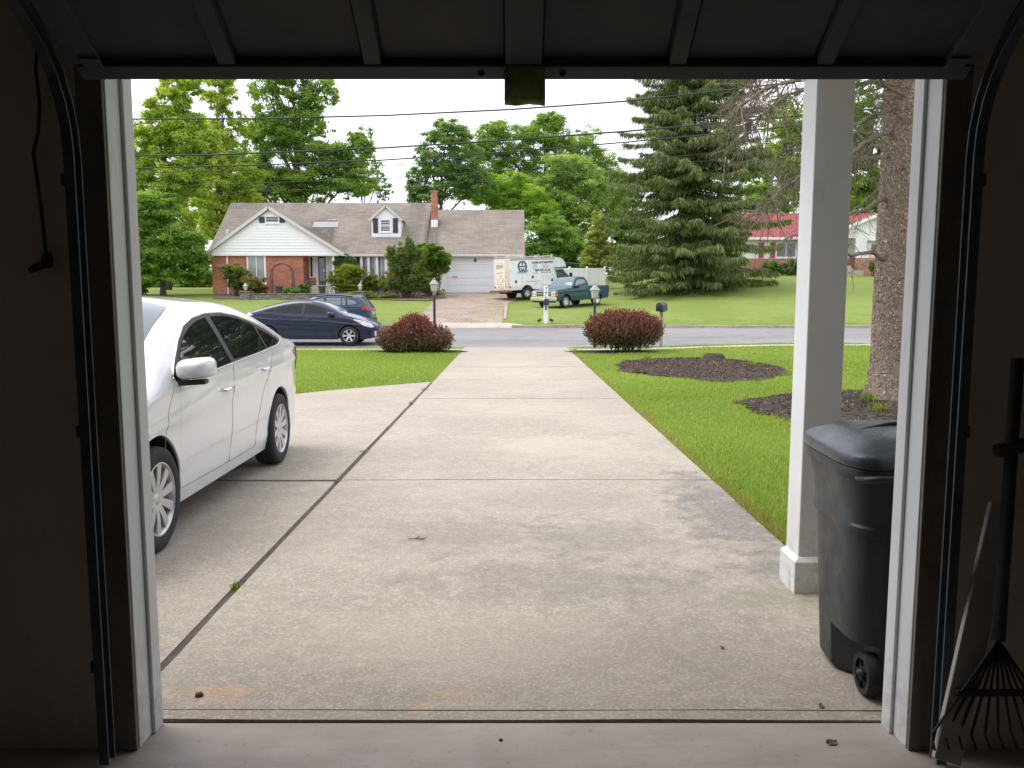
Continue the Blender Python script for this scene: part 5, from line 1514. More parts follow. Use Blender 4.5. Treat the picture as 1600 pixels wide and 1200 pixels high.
    lum.build('plank', plain('yellow_timber', (.55, .36, .12), .8), root)
    fwd = Vector((math.cos(ang), math.sin(ang)))
    c = Vector((fx + 1.0, fy)) ; c = Vector((P(893, 470, 50.0).x, 50.0)) - fwd * 2.5
    zf = G(c.x + fwd.x * .92, c.y + fwd.y * .92); zr = G(c.x + fwd.x * 3.86, c.y + fwd.y * 3.86)
    root.location = (c.x, c.y, zf - .01 - (zr - zf) / 2.94 * .92)
    root.rotation_mode = 'XYZ'
    root.rotation_euler = (0, -math.atan2(zr - zf, 2.94), ang)
    return root
pickup()

# ---------------------------------------------------------------- text and emblem as flat print
def text_mesh(body, h, mat, parent, name, org, right, up, bold=.0, align='LEFT', squeeze=1.0):
    cu = bpy.data.curves.new('lettering', 'FONT')
    cu.body = body; cu.size = h / .70; cu.align_x = align; cu.resolution_u = 3; cu.offset = bold; cu.fill_mode = 'FRONT'
    tmp = bpy.data.objects.new('lettering', cu); COL.objects.link(tmp)
    dg = bpy.context.evaluated_depsgraph_get(); dg.update()
    me = bpy.data.meshes.new_from_object(tmp.evaluated_get(dg))
    bpy.data.objects.remove(tmp); bpy.data.curves.remove(cu)
    rt, u, o = Vector(right), Vector(up), Vector(org)
    for v in me.vertices: v.co = o + rt * v.co.x * squeeze + u * v.co.y
    me.materials.clear(); me.materials.append(mat)
    return link(name, me, None, parent)

M_INK = plain('vinyl_print_navy', (.045, .048, .075), .5)
M_INKG = plain('vinyl_print_grey', (.20, .21, .23), .5)
M_TEALINK = plain('vinyl_print_teal', (.06, .30, .34), .5)

def box_truck():
    ang = R(213)
    root = empty('box_truck', (0, 0, 0), ang, 'white service box truck with ladder and lettering on the paver drive', 'truck')
    # box body: x from the front of its nose rearward; visible lettered side is +y
    H0, H1 = .62, 2.66; XB0, XB1 = 1.55, 5.05; HW = 1.05
    prof = [(XB1, H0), (XB1, H1), (1.35, H1), (1.05, H1 - .04), (.82, H1 - .16), (.66, H1 - .36), (.58, H1 - .60), (.58, H1 - .66), (XB0 + .05, H1 - .66), (XB0 + .05, H0)]
    arch = [(XB1 - 1.25 + .50 * math.cos(a), .42 + .50 * math.sin(a)) for a in np.linspace(.42, math.pi - .42, 16)]
    poly = [prof[0]] + prof[1:] + arch[::-1]
    m = MB()
    m.prism(poly, 'y', -HW, HW).build('box_body', M_TRUCKW, root, bevel=.02)
    m = MB()
    for z in (H1 + .002,): m.box(1.5, XB1 + .01, HW - .06, HW + .012, z - .13, z + .02).box(1.5, XB1 + .01, -HW - .012, -HW + .06, z - .13, z + .02)
    m.build('roof_rail', plain('truck_rail_grey', (.42, .41, .40), .5), root, bevel=.01)
    M_PL = M_TRUCKW
    # side panels: upper lettered panel and three lower lockers
    MB().box(1.66, 4.90, HW + .002, HW + .014, 1.62, H1 - .16).build('side_panel', M_PL, root, bevel=.006)
    for x0_, x1_, z0_, z1_ in ((1.68, 2.52, .72, 1.585), (2.55, 4.18, .98, 1.585), (4.21, 4.90, .72, 1.585)):
        d = MB().box(x0_, x1_, HW + .002, HW + .016, z0_, z1_).build('locker_door', M_PL, root, bevel=.006)
        xl, zl = ((x0_ + x1_) / 2 if x1_ - x0_ > 1 else (x0_ + .12 if x0_ < 2 else x1_ - .2)), (z1_ - .16 if x1_ - x0_ > 1 else z0_ + .45)
        MB().box(xl - .075, xl + .075, HW + .016, HW + .028, zl - .09, zl + .09).build('latch', M_BLACKP, d, bevel=.006)
    y = HW + .0175
    rt, up = (-1, 0, 0), (0, 0, 1)
    # emblem: ring broken by T and X
    em = MB()
    cx, cz, r1, r0 = 4.15, 2.14, .37, .25
    for a0, a1 in ((R(-50), R(58)), (R(122), R(230))):
        k = 16; vs = []
        for i in range(k + 1):
            a = a0 + (a1 - a0) * i / k
            vs += [(cx + r1 * math.cos(a), y, cz + r1 * math.sin(a)), (cx + r0 * math.cos(a), y, cz + r0 * math.sin(a))]
        em.add(vs, [(2*i, 2*i+1, 2*i+3, 2*i+2) for i in range(k)])
    for (a, b_, c_, d_) in ((-.20, .20, .28, .38), (-.055, .055, .10, .28), (-.36, .36, -.045, .055)):
        em.add([(cx + a, y + .001, cz + c_), (cx + b_, y + .001, cz + c_), (cx + b_, y + .001, cz + d_), (cx + a, y + .001, cz + d_)], [(0, 1, 2, 3)])
    for s1 in (-1, 1):
        em.add([(cx - s1 * .17 - .055, y + .001 + .0006 * s1, cz - .38), (cx - s1 * .17 + .055, y + .001 + .0006 * s1, cz - .38), (cx + s1 * .14 + .055, y + .001 + .0006 * s1, cz - .12), (cx + s1 * .14 - .055, y + .001 + .0006 * s1, cz - .12)], [(0, 1, 2, 3)])
    for k_ in range(len(em.v)):
        vx, vy, vz = em.v[k_]
        em.v[k_] = (vx, vy, cz + (vz - cz) * (.9 if abs(vz - cz) < .39 and vy > y else 1))
    em.build('emblem', M_INK, root)
    text_mesh('HOME AUTOMATION', .125, M_INK, root, 'lettering', (3.40, y, 2.30), rt, up, .011, squeeze=.98)
    text_mesh('609-731-1134', .155, M_INK, root, 'lettering', (3.15, y, 1.77), rt, up, .013, squeeze=.96)
    text_mesh('AUDIO VIDEO', .15, M_TEALINK, root, 'lettering', (4.68, y, 1.76), rt, up, .004, squeeze=.82) if False else None
    # the swoosh wordmark under the emblem
    sw = MB()
    for k, (z0_, z1_, x0_, x1_) in enumerate(((1.84, 1.90, 3.66, 4.52), (1.76, 1.83, 3.70, 4.60), (1.69, 1.735, 3.82, 4.60))):
        sw.add([(x1_, y, z0_), (x1_ - .12, y, z1_), (x0_, y, z1_), (x0_ + .06, y, z0_)], [(0, 1, 2, 3)])
    sw.build('wordmark', M_TEALINK, root)
    fine = MB()
    rg = random.Random(4)
    for col in (3.36, 2.62):
        for i in range(5):
            L = rg.uniform(.32, .62); z = 2.22 - i * .075
            fine.add([(col, y, z), (col - L, y, z), (col - L, y, z + .022), (col, y, z + .022)], [(0, 1, 2, 3)])
    for (a, L, z) in ((3.36, .42, 1.675), (2.68, .85, 1.675), (3.82, 1.10, 1.13)):
        fine.add([(a, y + .006, z), (a - L, y + .006, z), (a - L, y + .006, z + .032), (a, y + .006, z + .032)], [(0, 1, 2, 3)])
    fine.build('fine_print', M_INKG, root)
    # rear: doors, ladder, lamps, plate, step bumper
    for s1 in (-1, 1):
        MB().box(XB1 + .002, XB1 + .016, s1 * .50 - .48, s1 * .50 + .48, .72, H1 - .14).build('rear_door', plain('truck_rear_shaded', (.78, .71, .60), .45), root, bevel=.006)  # cream tone puts the rear face's different shading into the colour
        MB().box(XB1 + .002, XB1 + .03, s1 * .92 - .07, s1 * .92 + .07, .78, .90).build('tail_lamp', M_RED, root, bevel=.006)
        MB().box(XB1 + .017, XB1 + .032, s1 * .42 - .05, s1 * .42 + .05, .80, .90).build('tail_lamp', M_RED, root, bevel=.006)
    MB().box(XB1 + .017, XB1 + .028, -.22, .10, .74, .92).build('number_plate', MATS['plate_yellow'], root)
    xr = XB1 + .018; rt2 = (0, 1, 0)
    rp = MB()
    for (yy, z, L, h) in ((-.72, 2.22, .85, .055), (-.62, 2.14, .80, .05), (-.70, 2.06, .75, .035), (-.70, 1.35, .32, .02), (-.10, 1.35, .30, .02), (-.70, 1.25, .25, .02), (-.10, 1.25, .32, .02), (-.70, 1.15, .30, .02), (-.10, 1.15, .28, .02), (-.70, 1.02, .72, .03)):
        rp.add([(xr, yy, z), (xr, yy + L, z), (xr, yy + L, z + h), (xr, yy, z + h)], [(0, 1, 2, 3)])
    rp.build('rear_print', M_INKG, root)
    text_mesh('609-731-1134', .085, M_INK, root, 'lettering', (xr, -.62, 1.72), rt2, up, .002)
    text_mesh('A', .15, M_INK, root, 'lettering', (xr, -.25, 1.48), rt2, up, .004)
    ld = empty('ladder', (XB1 + .11, .70, .80), parent=root)
    for yy in (-.17, .17): MB().tube([(0, yy, 0), (0, yy, 1.95), (-.16, yy, 2.08)], .02, 6).build('rail', plain('ladder_beige', (.62, .56, .46), .5), ld, smooth=True)
    for k in range(7): MB().tube([(0, -.17, .12 + k * .28), (0, .17, .12 + k * .28)], .015, 6).build('rung', MATS['ladder_beige'], ld, smooth=True)
    MB().box(XB1 + .0, XB1 + .34, -1.12, 1.12, .50, .60).build('step_bumper', plain('rusty_red_steel', (.16, .055, .045), .8, var=.4, scale=9), root, bevel=.01)
    # roof rack
    for x_ in (1.7, 2.8, 3.9, 4.9):
        rk_ = MB().box(x_ - .03, x_ + .03, -HW, HW, H1 + .09, H1 + .14)
        for s1 in (-1, 1): rk_.box(x_ - .07, x_ + .07, s1 * (HW - .06) - .05, s1 * (HW - .06) + .05, H1 + .02, H1 + .22)
        rk_.build('rack_bow', MATS['truck_rail_grey'], root, bevel=.008)
    # cab: van front
    cb = Body(2.2, [(0, .80), (.03, 1.05), (.25, 1.16), (.62, 1.26), (.72, 1.32), (1.05, 1.70), (1.25, 1.93), (1.4, 2.0), (2.2, 2.02)],
              [(0, .82), (.1, .92), (.4, .98), (2.2, 1.0)], [(0, 1.05), (.6, 1.18), (2.2, 1.22)], .45, [(.55, .40, .46)], tumble=.17, r=.07, crown=.03, ends=(.45, .45))
    cab = empty('cab', (-.62, 0, 0), parent=root)
    cb.shell(M_TRUCKW, cab); 
    for sg in (-1, 1):
        cb.side('side_window', [(.92, 1.30), (1.10, 1.56), (1.32, 1.82), (1.42, 1.86), (1.98, 1.86), (1.98, 1.28)], M_SCREEN, cab, sg, .008, .1)
        cb.line('door_gap', [(.86, 1.24), (1.0, .95), (1.06, .55)], M_SEAM, cab, sg, .006)
        MB().box(.80, .98, sg * 1.12 - .05, sg * 1.12 + .08, 1.30, 1.60).build('mirror', M_BLACKP, cab, bevel=.02)
    cb.over('windscreen', [(.74, -.74), (.74, .74), (1.22, .66), (1.22, -.66)], M_SCREEN, cab, .008)
    MB().box(-.08, .06, -.98, .98, .45, .66).build('front_bumper', M_CHROME, cab, bevel=.03)
    MB().box(0.2, XB1 - .05, -.55, .55, .40, .66).build('chassis', M_DARKIN, root)
    MB().box(XB1 - .55, XB1 - .2, .30, 1.0, .30, .62).build('mud_flap', M_DARKIN, root) if False else None
    for xc, n_ in ((-.07, 1), (XB1 - 1.25, 1)):
        for sg in (-1, 1): wheel(root, xc, sg * .90, .385, .385, .24, sg, 8, style='wide', rim_mat=M_ALLOY, rr=.22)
    fwd = Vector((math.cos(ang), math.sin(ang)))
    # the near rear corner of the box stands where it is seen
    corner = Vector((P(800, 466, 53.6).x, 53.6))
    side = Vector((-math.sin(ang), math.cos(ang)))
    o = corner - fwd * XB1 - side * HW
    mid = o + fwd * 2.5
    zr = G(*(o + fwd * (XB1 - 1.25))); zf = G(*(o - fwd * .07))
    root.location = (o.x, o.y, zf - (zr - zf) * .0)
    pitch = math.atan2(zr - zf, XB1 - 1.18)
    root.rotation_euler = (0, -pitch, ang)
    return root
box_truck()

# ================================================================ HOUSES
def brickwork(name, a, b, mortar, sx=.215, sz=.075):
    t = NT(name); p = t.pos(); x, y, z = t.xyz(p)
    v = t.comb(t.math('ADD', x, y), z)
    br = t.node('ShaderNodeTexBrick'); t.l.new(v, br.inputs['Vector'])
    br.inputs['Scale'].default_value = 1; br.inputs['Brick Width'].default_value = sx; br.inputs['Row Height'].default_value = sz
    br.inputs['Mortar Size'].default_value = .006; br.inputs['Bias'].default_value = 0
    t.put(br.inputs['Color1'], a); t.put(br.inputs['Color2'], b); t.put(br.inputs['Mortar'], mortar)
    c = t.mix(t.rng(t.noise(1.2, 5, p), .45, .75, 0, .4), br.outputs['Color'], tuple(min(1, q * 1.35 + .03) for q in b))
    t.bump(br.outputs['Fac'], .4, -.01)
    return t.out(c, .9, spec=.2)
M_BRICK = brickwork('red_brick', (.30, .078, .045), (.48, .175, .100), (.46, .36, .29))
M_BRICK2 = brickwork('pale_red_brick', (.36, .145, .105), (.47, .22, .165), (.50, .40, .34))
def shingles(name, a, b, stains=()):
    t = NT(name); p = t.pos(); x, y, z = t.xyz(p)
    br = t.node('ShaderNodeTexBrick'); t.l.new(t.comb(x, t.math('MULTIPLY', z, 1.66)), br.inputs['Vector'])
    br.inputs['Scale'].default_value = 1; br.inputs['Brick Width'].default_value = .62; br.inputs['Row Height'].default_value = .17; br.inputs['Mortar Size'].default_value = .008
    t.put(br.inputs['Color1'], a); t.put(br.inputs['Color2'], b); t.put(br.inputs['Mortar'], tuple(q * .62 for q in a))
    c = t.mix(t.rng(t.noise(.6, 5, t.scale(p, (1, 1, .5))), .35, .7, 0, .45), br.outputs['Color'], tuple(q * 1.22 for q in b))
    c = t.mix(t.rng(t.noise(2.4, 5, t.scale(p, (2, 1, .35))), .5, .75, 0, .4), c, tuple(q * .72 for q in a))
    for (x0, x1, z0, z1, k) in stains:
        f = t.math('MULTIPLY', t.math('MULTIPLY', t.rng(x, x0 - .15, x0 + .15), t.rng(x, x1 - .15, x1 + .15, 1, 0)), t.math('MULTIPLY', t.rng(z, z0 - .3, z0), t.rng(z, z1 - .05, z1 + .05, 1, 0)))
        f = t.math('MULTIPLY', f, t.rng(t.noise(2.2, 5, t.scale(p, (2, 1, .4))), .25, .65, .35, 1))
        c = t.mix(t.math('MULTIPLY', f, k), c, (.075, .065, .060))
    t.bump(br.outputs['Fac'], .5, -.02)
    return t.out(c, .95, spec=.15)
M_ROOF = shingles('roof_shingles', (.195, .168, .140), (.262, .230, .196), [(-15.1, -13.1, 5.2, 7.0, .75), (-7.9, -6.7, 4.3, 8.9, .40), (-6.5, -5.4, 4.3, 7.1, .70), (-16.9, -11.9, 4.0, 5.0, .35)])
M_REDROOF = shingles('red_roof_shingles', (.235, .060, .058), (.30, .095, .092))
M_VINYL = plain('white_vinyl', (.83, .82, .815), .5, var=.03, scale=2)
M_FASCIA = plain('pale_fascia', (.60, .56, .52), .6, var=.06)
M_SHUT = plain('black_shutter', (.035, .035, .04), .6)
M_REDSHUT = plain('red_shutter', (.42, .065, .06), .6)
M_PANE = NT('window_pane').out((.030, .038, .042), .04, ior=1.8)
M_DRAPE = NT('curtained_pane').out((.30, .32, .29), .10, coat=.5)
M_STONE = None
def stone_mat():
    t = NT('stacked_stone'); p = t.pos(); x, y, z = t.xyz(p)
    vo = t.node('ShaderNodeTexVoronoi'); vo.inputs['Scale'].default_value = 4.5; t.l.new(t.scale(p, (1, 1, 2.0)), vo.inputs['Vector'])
    c = t.mix(t.rng(t.xyz(vo.outputs['Color'])[0], 0, 1), (.15, .13, .115), (.30, .27, .235))
    ve = t.node('ShaderNodeTexVoronoi', feature='DISTANCE_TO_EDGE'); ve.inputs['Scale'].default_value = 4.5; t.l.new(t.scale(p, (1, 1, 2.0)), ve.inputs['Vector'])
    c = t.mix(t.rng(ve.outputs['Distance'], 0, .06, .8, 0), c, (.06, .055, .05))
    t.bump(t.rng(ve.outputs['Distance'], 0, .1), .8, .03)
    return t.out(c, .95, spec=.1)
M_STONE = stone_mat()

def part(m, name, mat, root, **kw):
    """mesh drawn in world measures, hung under its thing"""
    r = root
    off = Vector((0, 0, 0))
    while r is not None: off += r.location; r = r.parent
    return m.build(name, mat, root, loc=-off, **kw)
def slab_roof(pts, th=.14):
    pts = [Vector(p) for p in pts]
    n = (pts[1] - pts[0]).cross(pts[2] - pts[0]).normalized()
    if n.z < 0: n = -n
    lo = [p - n * th for p in pts]; k = len(pts)
    return MB().add(pts + lo, [tuple(range(k)), tuple(range(k, 2*k))[::-1]] + [(i, (i+1) % k, k + (i+1) % k, k + i) for i in range(k)])
def window(root, x0, x1, y, z0, z1, cols=1, rows=1, fw=.07, frame=None, pane=None, depth=.06):
    """framed window on a wall face at y (facing the street): frame with one pane per light, and a sill"""
    frame = frame or M_VINYL; pane = pane or M_PANE
    m = MB()
    m.box(x0 - fw, x0, y - depth, y + .02, z0 - fw, z1 + fw).box(x1, x1 + fw, y - depth, y + .02, z0 - fw, z1 + fw)
    m.box(x0, x1, y - depth, y + .02, z1, z1 + fw).box(x0, x1, y - depth, y + .02, z0 - fw, z0)
    w = part(m, 'window', frame, root, bevel=.006)
    W, Hh_ = (x1 - x0) / cols, (z1 - z0) / rows
    for i in range(cols):
        for j in range(rows):
            a, b = x0 + i * W, z0 + j * Hh_
            if i: part(MB().box(a - .03, a + .03, y - depth + .008, y + .01, z0, z1), 'mullion', frame, w)
            if j: part(MB().box(a, a + W, y - depth + .012, y + .01, b - .025, b + .025), 'glazing_bar', frame, w)
            part(MB().box(a, a + W, y - .02, y - .010, b, b + Hh_), 'pane', pane, w)
    part(MB().box(x0 - fw - .04, x1 + fw + .04, y - depth - .05, y, z0 - fw - .05, z0 - fw - .002), 'sill', frame, w)
    return w
def clapboards(x0f, x1f, y, z0, z1, step=.19):
    """lapped siding boards between two x limits that may depend on height; all real boards"""
    m = MB(); z = z0
    while z < z1 - .02:
        zt = min(z + step, z1)
        a0, b0, a1, b1 = x0f(z), x1f(z), x0f(zt), x1f(zt)
        if b1 - a1 < .02: a1 = b1 = (a1 + b1) / 2
        m.add([(a0, y - .045, z), (b0, y - .045, z), (b1, y - .004, zt), (a1, y - .004, zt), (a0, y + .02, z), (b0, y + .02, z)], [(0, 1, 2, 3), (0, 4, 5, 1)])
        z += step
    return m

YF, YG = 60.0, 58.4
gh = G(-12, 60)
ze = P(600, 398, YF).z
zr = P(500, 317, 65.0).z; zr2 = P(750, 328, 64.7).z
house = empty('brick_house', (-10, 62, gh), 0, 'brick ranch house with white front gable and grey shingle roof', 'house')
zb = gh - .8
xl, xr_ = -21.55, .72
XGL, XGR, XP = X(333, YG), X(475, YG), X(424, 58.1)
part(MB().box(XGL, XGR, YG, 62.0, zb, ze), 'brick_wall', M_BRICK, house)
part(MB().box(XGL + .02, xr_, 63.5, 70, zb, ze), 'rear_wall', M_BRICK, house)
xe0, xe1 = XGR + .003, X(524, YF)
part(MB().box(xe0, xe1, YF, YF + .3, zb, ze), 'entry_wall', M_VINYL, house)
part(MB().box(xe1 + .002, X(563, YF), YF, YF + .3, zb, ze), 'brick_wall', M_BRICK, house)
part(MB().box(X(563, YF) + .002, X(607, YF), YF, YF + .3, zb, ze), 'bay_wall', M_VINYL, house)
part(MB().box(X(607, YF) + .002, -5.5, YF, YF + .3, zb, ze), 'brick_wall', M_BRICK, house)
# garage wing wall with siding
part(MB().box(-5.498, xr_, YF, YF + .3, zb, ze), 'wing_wall', M_VINYL, house)
part(MB().box(xr_ - .3, xr_, YF + .302, 69.5, zb, ze + .0), 'end_wall', M_VINYL, house)
part(MB().prism([(59.75, ze), (64.7, zr2 - .2), (69.6, ze)], 'x', xr_ - .25, xr_ - .02), 'end_gable', M_VINYL, house)
zdoor1 = P(740, 413, YF).z; zdoor0 = P(740, 458.5, YF).z
part(clapboards(lambda z: -5.4, lambda z: xr_, YF - .004, zdoor1 + .12, ze - .1), 'siding', M_VINYL, house)
# sectional garage door, panel by panel
gd = empty('garage_door', (-2.2, YF, zdoor0), 0, parent=house); gd.location = Vector((-2.2, YF, zdoor0)) - house.location
gx0, gx1 = X(698, YF), .42
part(MB().box(gx0 - .14, gx0, YF - .05, YF, zdoor0 - .1, zdoor1 + .12).box(gx1, gx1 + .14, YF - .05, YF, zdoor0 - .1, zdoor1 + .12).box(gx0, gx1, YF - .05, YF, zdoor1, zdoor1 + .12), 'door_casing', M_VINYL, gd)
M_GD = plain('garage_door_white', (.74, .75, .76), .5, var=.03)
hs = (zdoor1 - zdoor0) / 4
for j in range(4):
    part(MB().box(gx0, gx1, YF - .022, YF - .002, zdoor0 + j * hs + .016, zdoor0 + (j + 1) * hs - .016), 'section', M_GD, gd, bevel=.006)
    for i in range(8):
        w_ = (gx1 - gx0) / 8
        part(MB().box(gx0 + i * w_ + .07, gx0 + (i + 1) * w_ - .07, YF - .048, YF - .022, zdoor0 + j * hs + .10, zdoor0 + (j + 1) * hs - .10), 'panel', M_GD, gd, bevel=.004)
q0, q1 = P(707, 431, YF), P(715, 434, YF)
part(MB().box(q0.x, q1.x, YF - .056, YF - .0485, q1.z, q0.z), 'orange_sticker', plain('orange_label', (.75, .30, .12), .5), gd)
lq = P(743, 406, YF)
part(MB().lathe([(.05, 0), (.06, -.1), (.11, -.22), (.0, -.24)], (lq.x, YF - .15, lq.z + .1), 12).box(lq.x - .03, lq.x + .03, YF - .16, YF, lq.z + .06, lq.z + .10), 'flood_lamp', M_SHUT, house, smooth=40)
# roofs
YE = 59.42
xrid = X(676, 65)
part(slab_roof([(xl - .35, YE, ze + .02), (xrid, YE, ze + .02), (xrid, 65, zr), (xl - .35, 65, zr)]), 'roof', M_ROOF, house)
part(slab_roof([(xl - .35, 65.001, zr), (xrid, 65.001, zr), (xrid, 70.6, ze), (xl - .35, 70.6, ze)]), 'roof', M_ROOF, house)
part(slab_roof([(xrid + .004, YE, ze + .015), (xr_ + .22, YE, ze + .015), (xr_ + .22, 64.7, zr2), (xrid + .004, 64.7, zr2)]), 'roof', M_ROOF, house)
part(slab_roof([(xrid + .004, 64.701, zr2), (xr_ + .22, 64.701, zr2), (xr_ + .22, 70, ze), (xrid + .004, 70, ze)]), 'roof', M_ROOF, house)
part(MB().prism([(65 - 5.3, ze), (65, zr - .16), (70.3, ze)], 'x', xl, xl + .2), 'end_gable', M_VINYL, house)
part(MB().prism([(65 - 5.3, ze), (65, zr - .16), (70.3, ze)], 'x', xrid - .22, xrid - .02), 'end_gable', M_VINYL, house)
# front gable
zp = P(424, 322, 58.0).z
gl, gr_ = P(318, 397, 57.95).x, P(537, 397, 57.95).x
slope = (zr - ze) / (65 - YE); yb = YE + (zp - ze) / slope
part(slab_roof([(gl, 57.95, ze), (XP, 57.95, zp), (XP, yb, zp), (gl, YE, ze)], .16), 'gable_roof', M_ROOF, house)
part(slab_roof([(gr_, 57.95, ze), (XP + .001, 57.95, zp), (XP + .001, yb, zp), (gr_, YE, ze)], .16), 'gable_roof', M_ROOF, house)
zs0 = ze - .03
kl, kr = (zp - .2 - zs0) / (XP - gl), (zp - .2 - zs0) / (gr_ - XP)
part(clapboards(lambda z: gl + .1 + (z - zs0) / kl, lambda z: gr_ - .1 - (z - zs0) / kr, 58.2, zs0, zp - .2, .20), 'siding', M_VINYL, house)
part(MB().prism([(gl + .12, zs0), (XP, zp - .2), (gr_ - .12, zs0)], 'y', 58.221, 58.39), 'gable_backing', M_VINYL, house)
part(MB().box(gl + .05, gr_ - .05, 58.14, 60, zs0 - .12, zs0 - .004), 'soffit', M_VINYL, house)
for a, b in (((gl - .02, 57.93, ze - .10), (XP, 57.93, zp - .10)), ((gr_ + .02, 57.93, ze - .10), (XP, 57.93, zp - .10))):
    part(MB().bar(a, b, .05, .20, (0, 0, 1)), 'rake_board', M_FASCIA, house)
part(MB().box(gr_ + .05, xr_ + .15, YE - .10, YE + .02, ze - .16, ze - .01), 'gutter', M_FASCIA, house, bevel=.03)
for px, yy in ((357, YG - .08), (818, YF - .08)):
    xx = X(px, yy); part(MB().box(xx - .045, xx + .045, yy - .04, yy + .03, gh - .1, ze - .1), 'downspout', M_VINYL, house, bevel=.012)
# gable window with shutters
a, b = P(416, 339, 58.18), P(435, 347, 58.18)
window(house, a.x, b.x, 58.18, b.z, a.z, 1, 1, .08)
for c0, c1 in ((405, 414), (437, 445)):
    u, v = P(c0, 339, 58.18), P(c1, 348, 58.18)
    part(MB().box(u.x, v.x, 58.10, 58.16, v.z, u.z), 'shutter', M_SHUT, house, bevel=.01)
# brick front window with drapes
a, b = P(388, 399, YG), P(414, 442, YG)
window(house, a.x, b.x, YG, b.z, a.z, 2, 1, .12, pane=M_DRAPE)
# entry
a, b = P(497, 401, YF), P(510, 445, YF)
dr = part(MB().box(a.x, b.x, YF - .045, YF - .005, b.z, a.z), 'front_door', M_SHUT, house, bevel=.008)
part(MB().box(a.x + .08, b.x - .08, YF - .058, YF - .047, b.z + .25, a.z - .12), 'pane', M_PANE, dr)
part(MB().box(a.x - .20, a.x, YF - .07, YF, b.z - .1, a.z + .18).box(b.x, b.x + .20, YF - .07, YF, b.z - .1, a.z + .18).box(a.x, b.x, YF - .07, YF, a.z, a.z + .18), 'door_casing', M_VINYL, house, bevel=.01)
part(MB().box(b.x - .14, b.x - .10, YF - .10, YF - .045, b.z + .95, b.z + 1.1), 'door_handle', M_CHROME, dr, bevel=.008)
a, b = P(485, 400, YF), P(489, 432, YF); window(house, a.x, b.x, YF, b.z, a.z, 1, 1, .06)
a, b = P(477, 401, YF), P(480, 420, YF); window(house, a.x, b.x, YF, b.z, a.z, 1, 1, .04)
a, b = P(482, 434, YF - .4), P(492, 446, YF - .4)
part(MB().box(a.x, b.x, YF - .4, YF - .1, b.z - .3, a.z), 'planter_wall', M_BRICK, house)
a, b = P(486, 446, 59.0), P(530, 456, 58.6)
part(MB().box(a.x, b.x, 58.9, 59.9, b.z - .4, a.z).box(a.x + .002, b.x - .002, 58.5, 58.898, b.z - .4, a.z - .17), 'entry_steps', M_WALK, house, bevel=.02)
xx = X(522, 58.4); part(MB().box(xx - .07, xx + .07, 58.33, 58.47, gh - .2, ze - .12), 'porch_post', M_VINYL, house, bevel=.01)
# bay with white posts
a, b = P(567, 400, YF), P(606, 438, YF)
window(house, a.x, b.x, YF, b.z, a.z, 4, 1, .10, pane=M_DRAPE)
u, v = P(557, 399, YF), P(564, 440, YF); part(MB().box(u.x, v.x - .12, YF - .06, YF - .01, v.z, u.z), 'shutter', M_SHUT, house, bevel=.01)
for px in (566, 577, 590, 604):
    xx = X(px, 59.6); part(MB().box(xx - .09, xx + .09, 59.52, 59.70, gh - .1, ze - .14), 'porch_post', M_VINYL, house, bevel=.02)
# dormer
DY = 61.2
a, b = P(580.5, 341, DY), P(626.5, 371, DY); zpk = P(603, 320, DY - .2).z; xm = (a.x + b.x) / 2
dm = empty('dormer', (xm, DY, b.z), 0, parent=house); dm.location = Vector((xm, DY, b.z)) - house.location
part(MB().box(a.x, b.x, DY, 64.2, b.z - .1, a.z), 'dormer_wall', M_VINYL, dm)
part(clapboards(lambda z: a.x + max(0, (z - a.z)) / ((zpk - .1 - a.z) / (xm - a.x)), lambda z: b.x - max(0, (z - a.z)) / ((zpk - .1 - a.z) / (b.x - xm)), DY - .002, b.z - .05, zpk - .14, .16), 'siding', M_VINYL, dm)
part(MB().prism([(a.x, a.z), (xm, zpk - .12), (b.x, a.z)], 'y', DY + .02, 64.8), 'dormer_gable', M_VINYL, dm)
for s1, xe in ((-1, a.x - .14), (1, b.x + .14)):
    part(slab_roof([(xe, DY - .2, a.z - .12), (xm + s1 * .001, DY - .2, zpk), (xm + s1 * .001, 65.0, zpk), (xe, 65.0, a.z - .12)], .10), 'dormer_roof', M_ROOF, dm)
    part(MB().bar((xe, DY - .22, a.z - .18), (xm, DY - .22, zpk - .06), .04, .15), 'rake_board', M_FASCIA, dm)
u, v = P(595.5, 344, DY), P(609.5, 361, DY); window(dm, u.x, v.x, DY - .02, v.z, u.z, 1, 2, .09)
for c0, c1 in ((583, 591), (614, 622)):
    q, w_ = P(c0, 341, DY), P(c1, 364, DY); part(MB().box(q.x, w_.x, DY - .09, DY - .03, w_.z, q.z), 'shutter', M_SHUT, dm, bevel=.01)
# chimney, roof panel, vent, aerial
c0, c1 = P(673.5, 300, 62.6), P(683, 340, 62.6)
zfl = ze + .02 + (62.6 - YE) * slope + .28
ch = part(MB().box(c0.x, c1.x, 62.6, 63.25, zfl, c0.z), 'chimney', M_BRICK, house)
part(MB().box(c0.x - .04, c1.x + .04, 62.56, 63.29, c0.z, c0.z + .10), 'chimney_cap', M_BRICK, ch, bevel=.01)
part(MB().box(c0.x - .03, c1.x + .03, 62.55, 63.3, zfl - .6, zfl), 'flashing', M_VINYL, ch)
def on_roof(x, y): return ze + .02 + (y - YE) * slope
for (p0, p1, y0, y1, mt) in ((492, 531, 62.15, 62.75, 'patch'), (512, 526, 62.9, 63.0, 'strip')):
    x0, x1 = X(p0, 62.4), X(p1, 62.4)
    part(slab_roof([(x0, y0, on_roof(x0, y0) + .05), (x1, y0, on_roof(x1, y0) + .05), (x1, y1, on_roof(x1, y1) + .05), (x0, y1, on_roof(x0, y1) + .05)], .06), 'roof_panel', plain('roof_panel_grey', (.27, .27, .265), .5, var=.1), house)
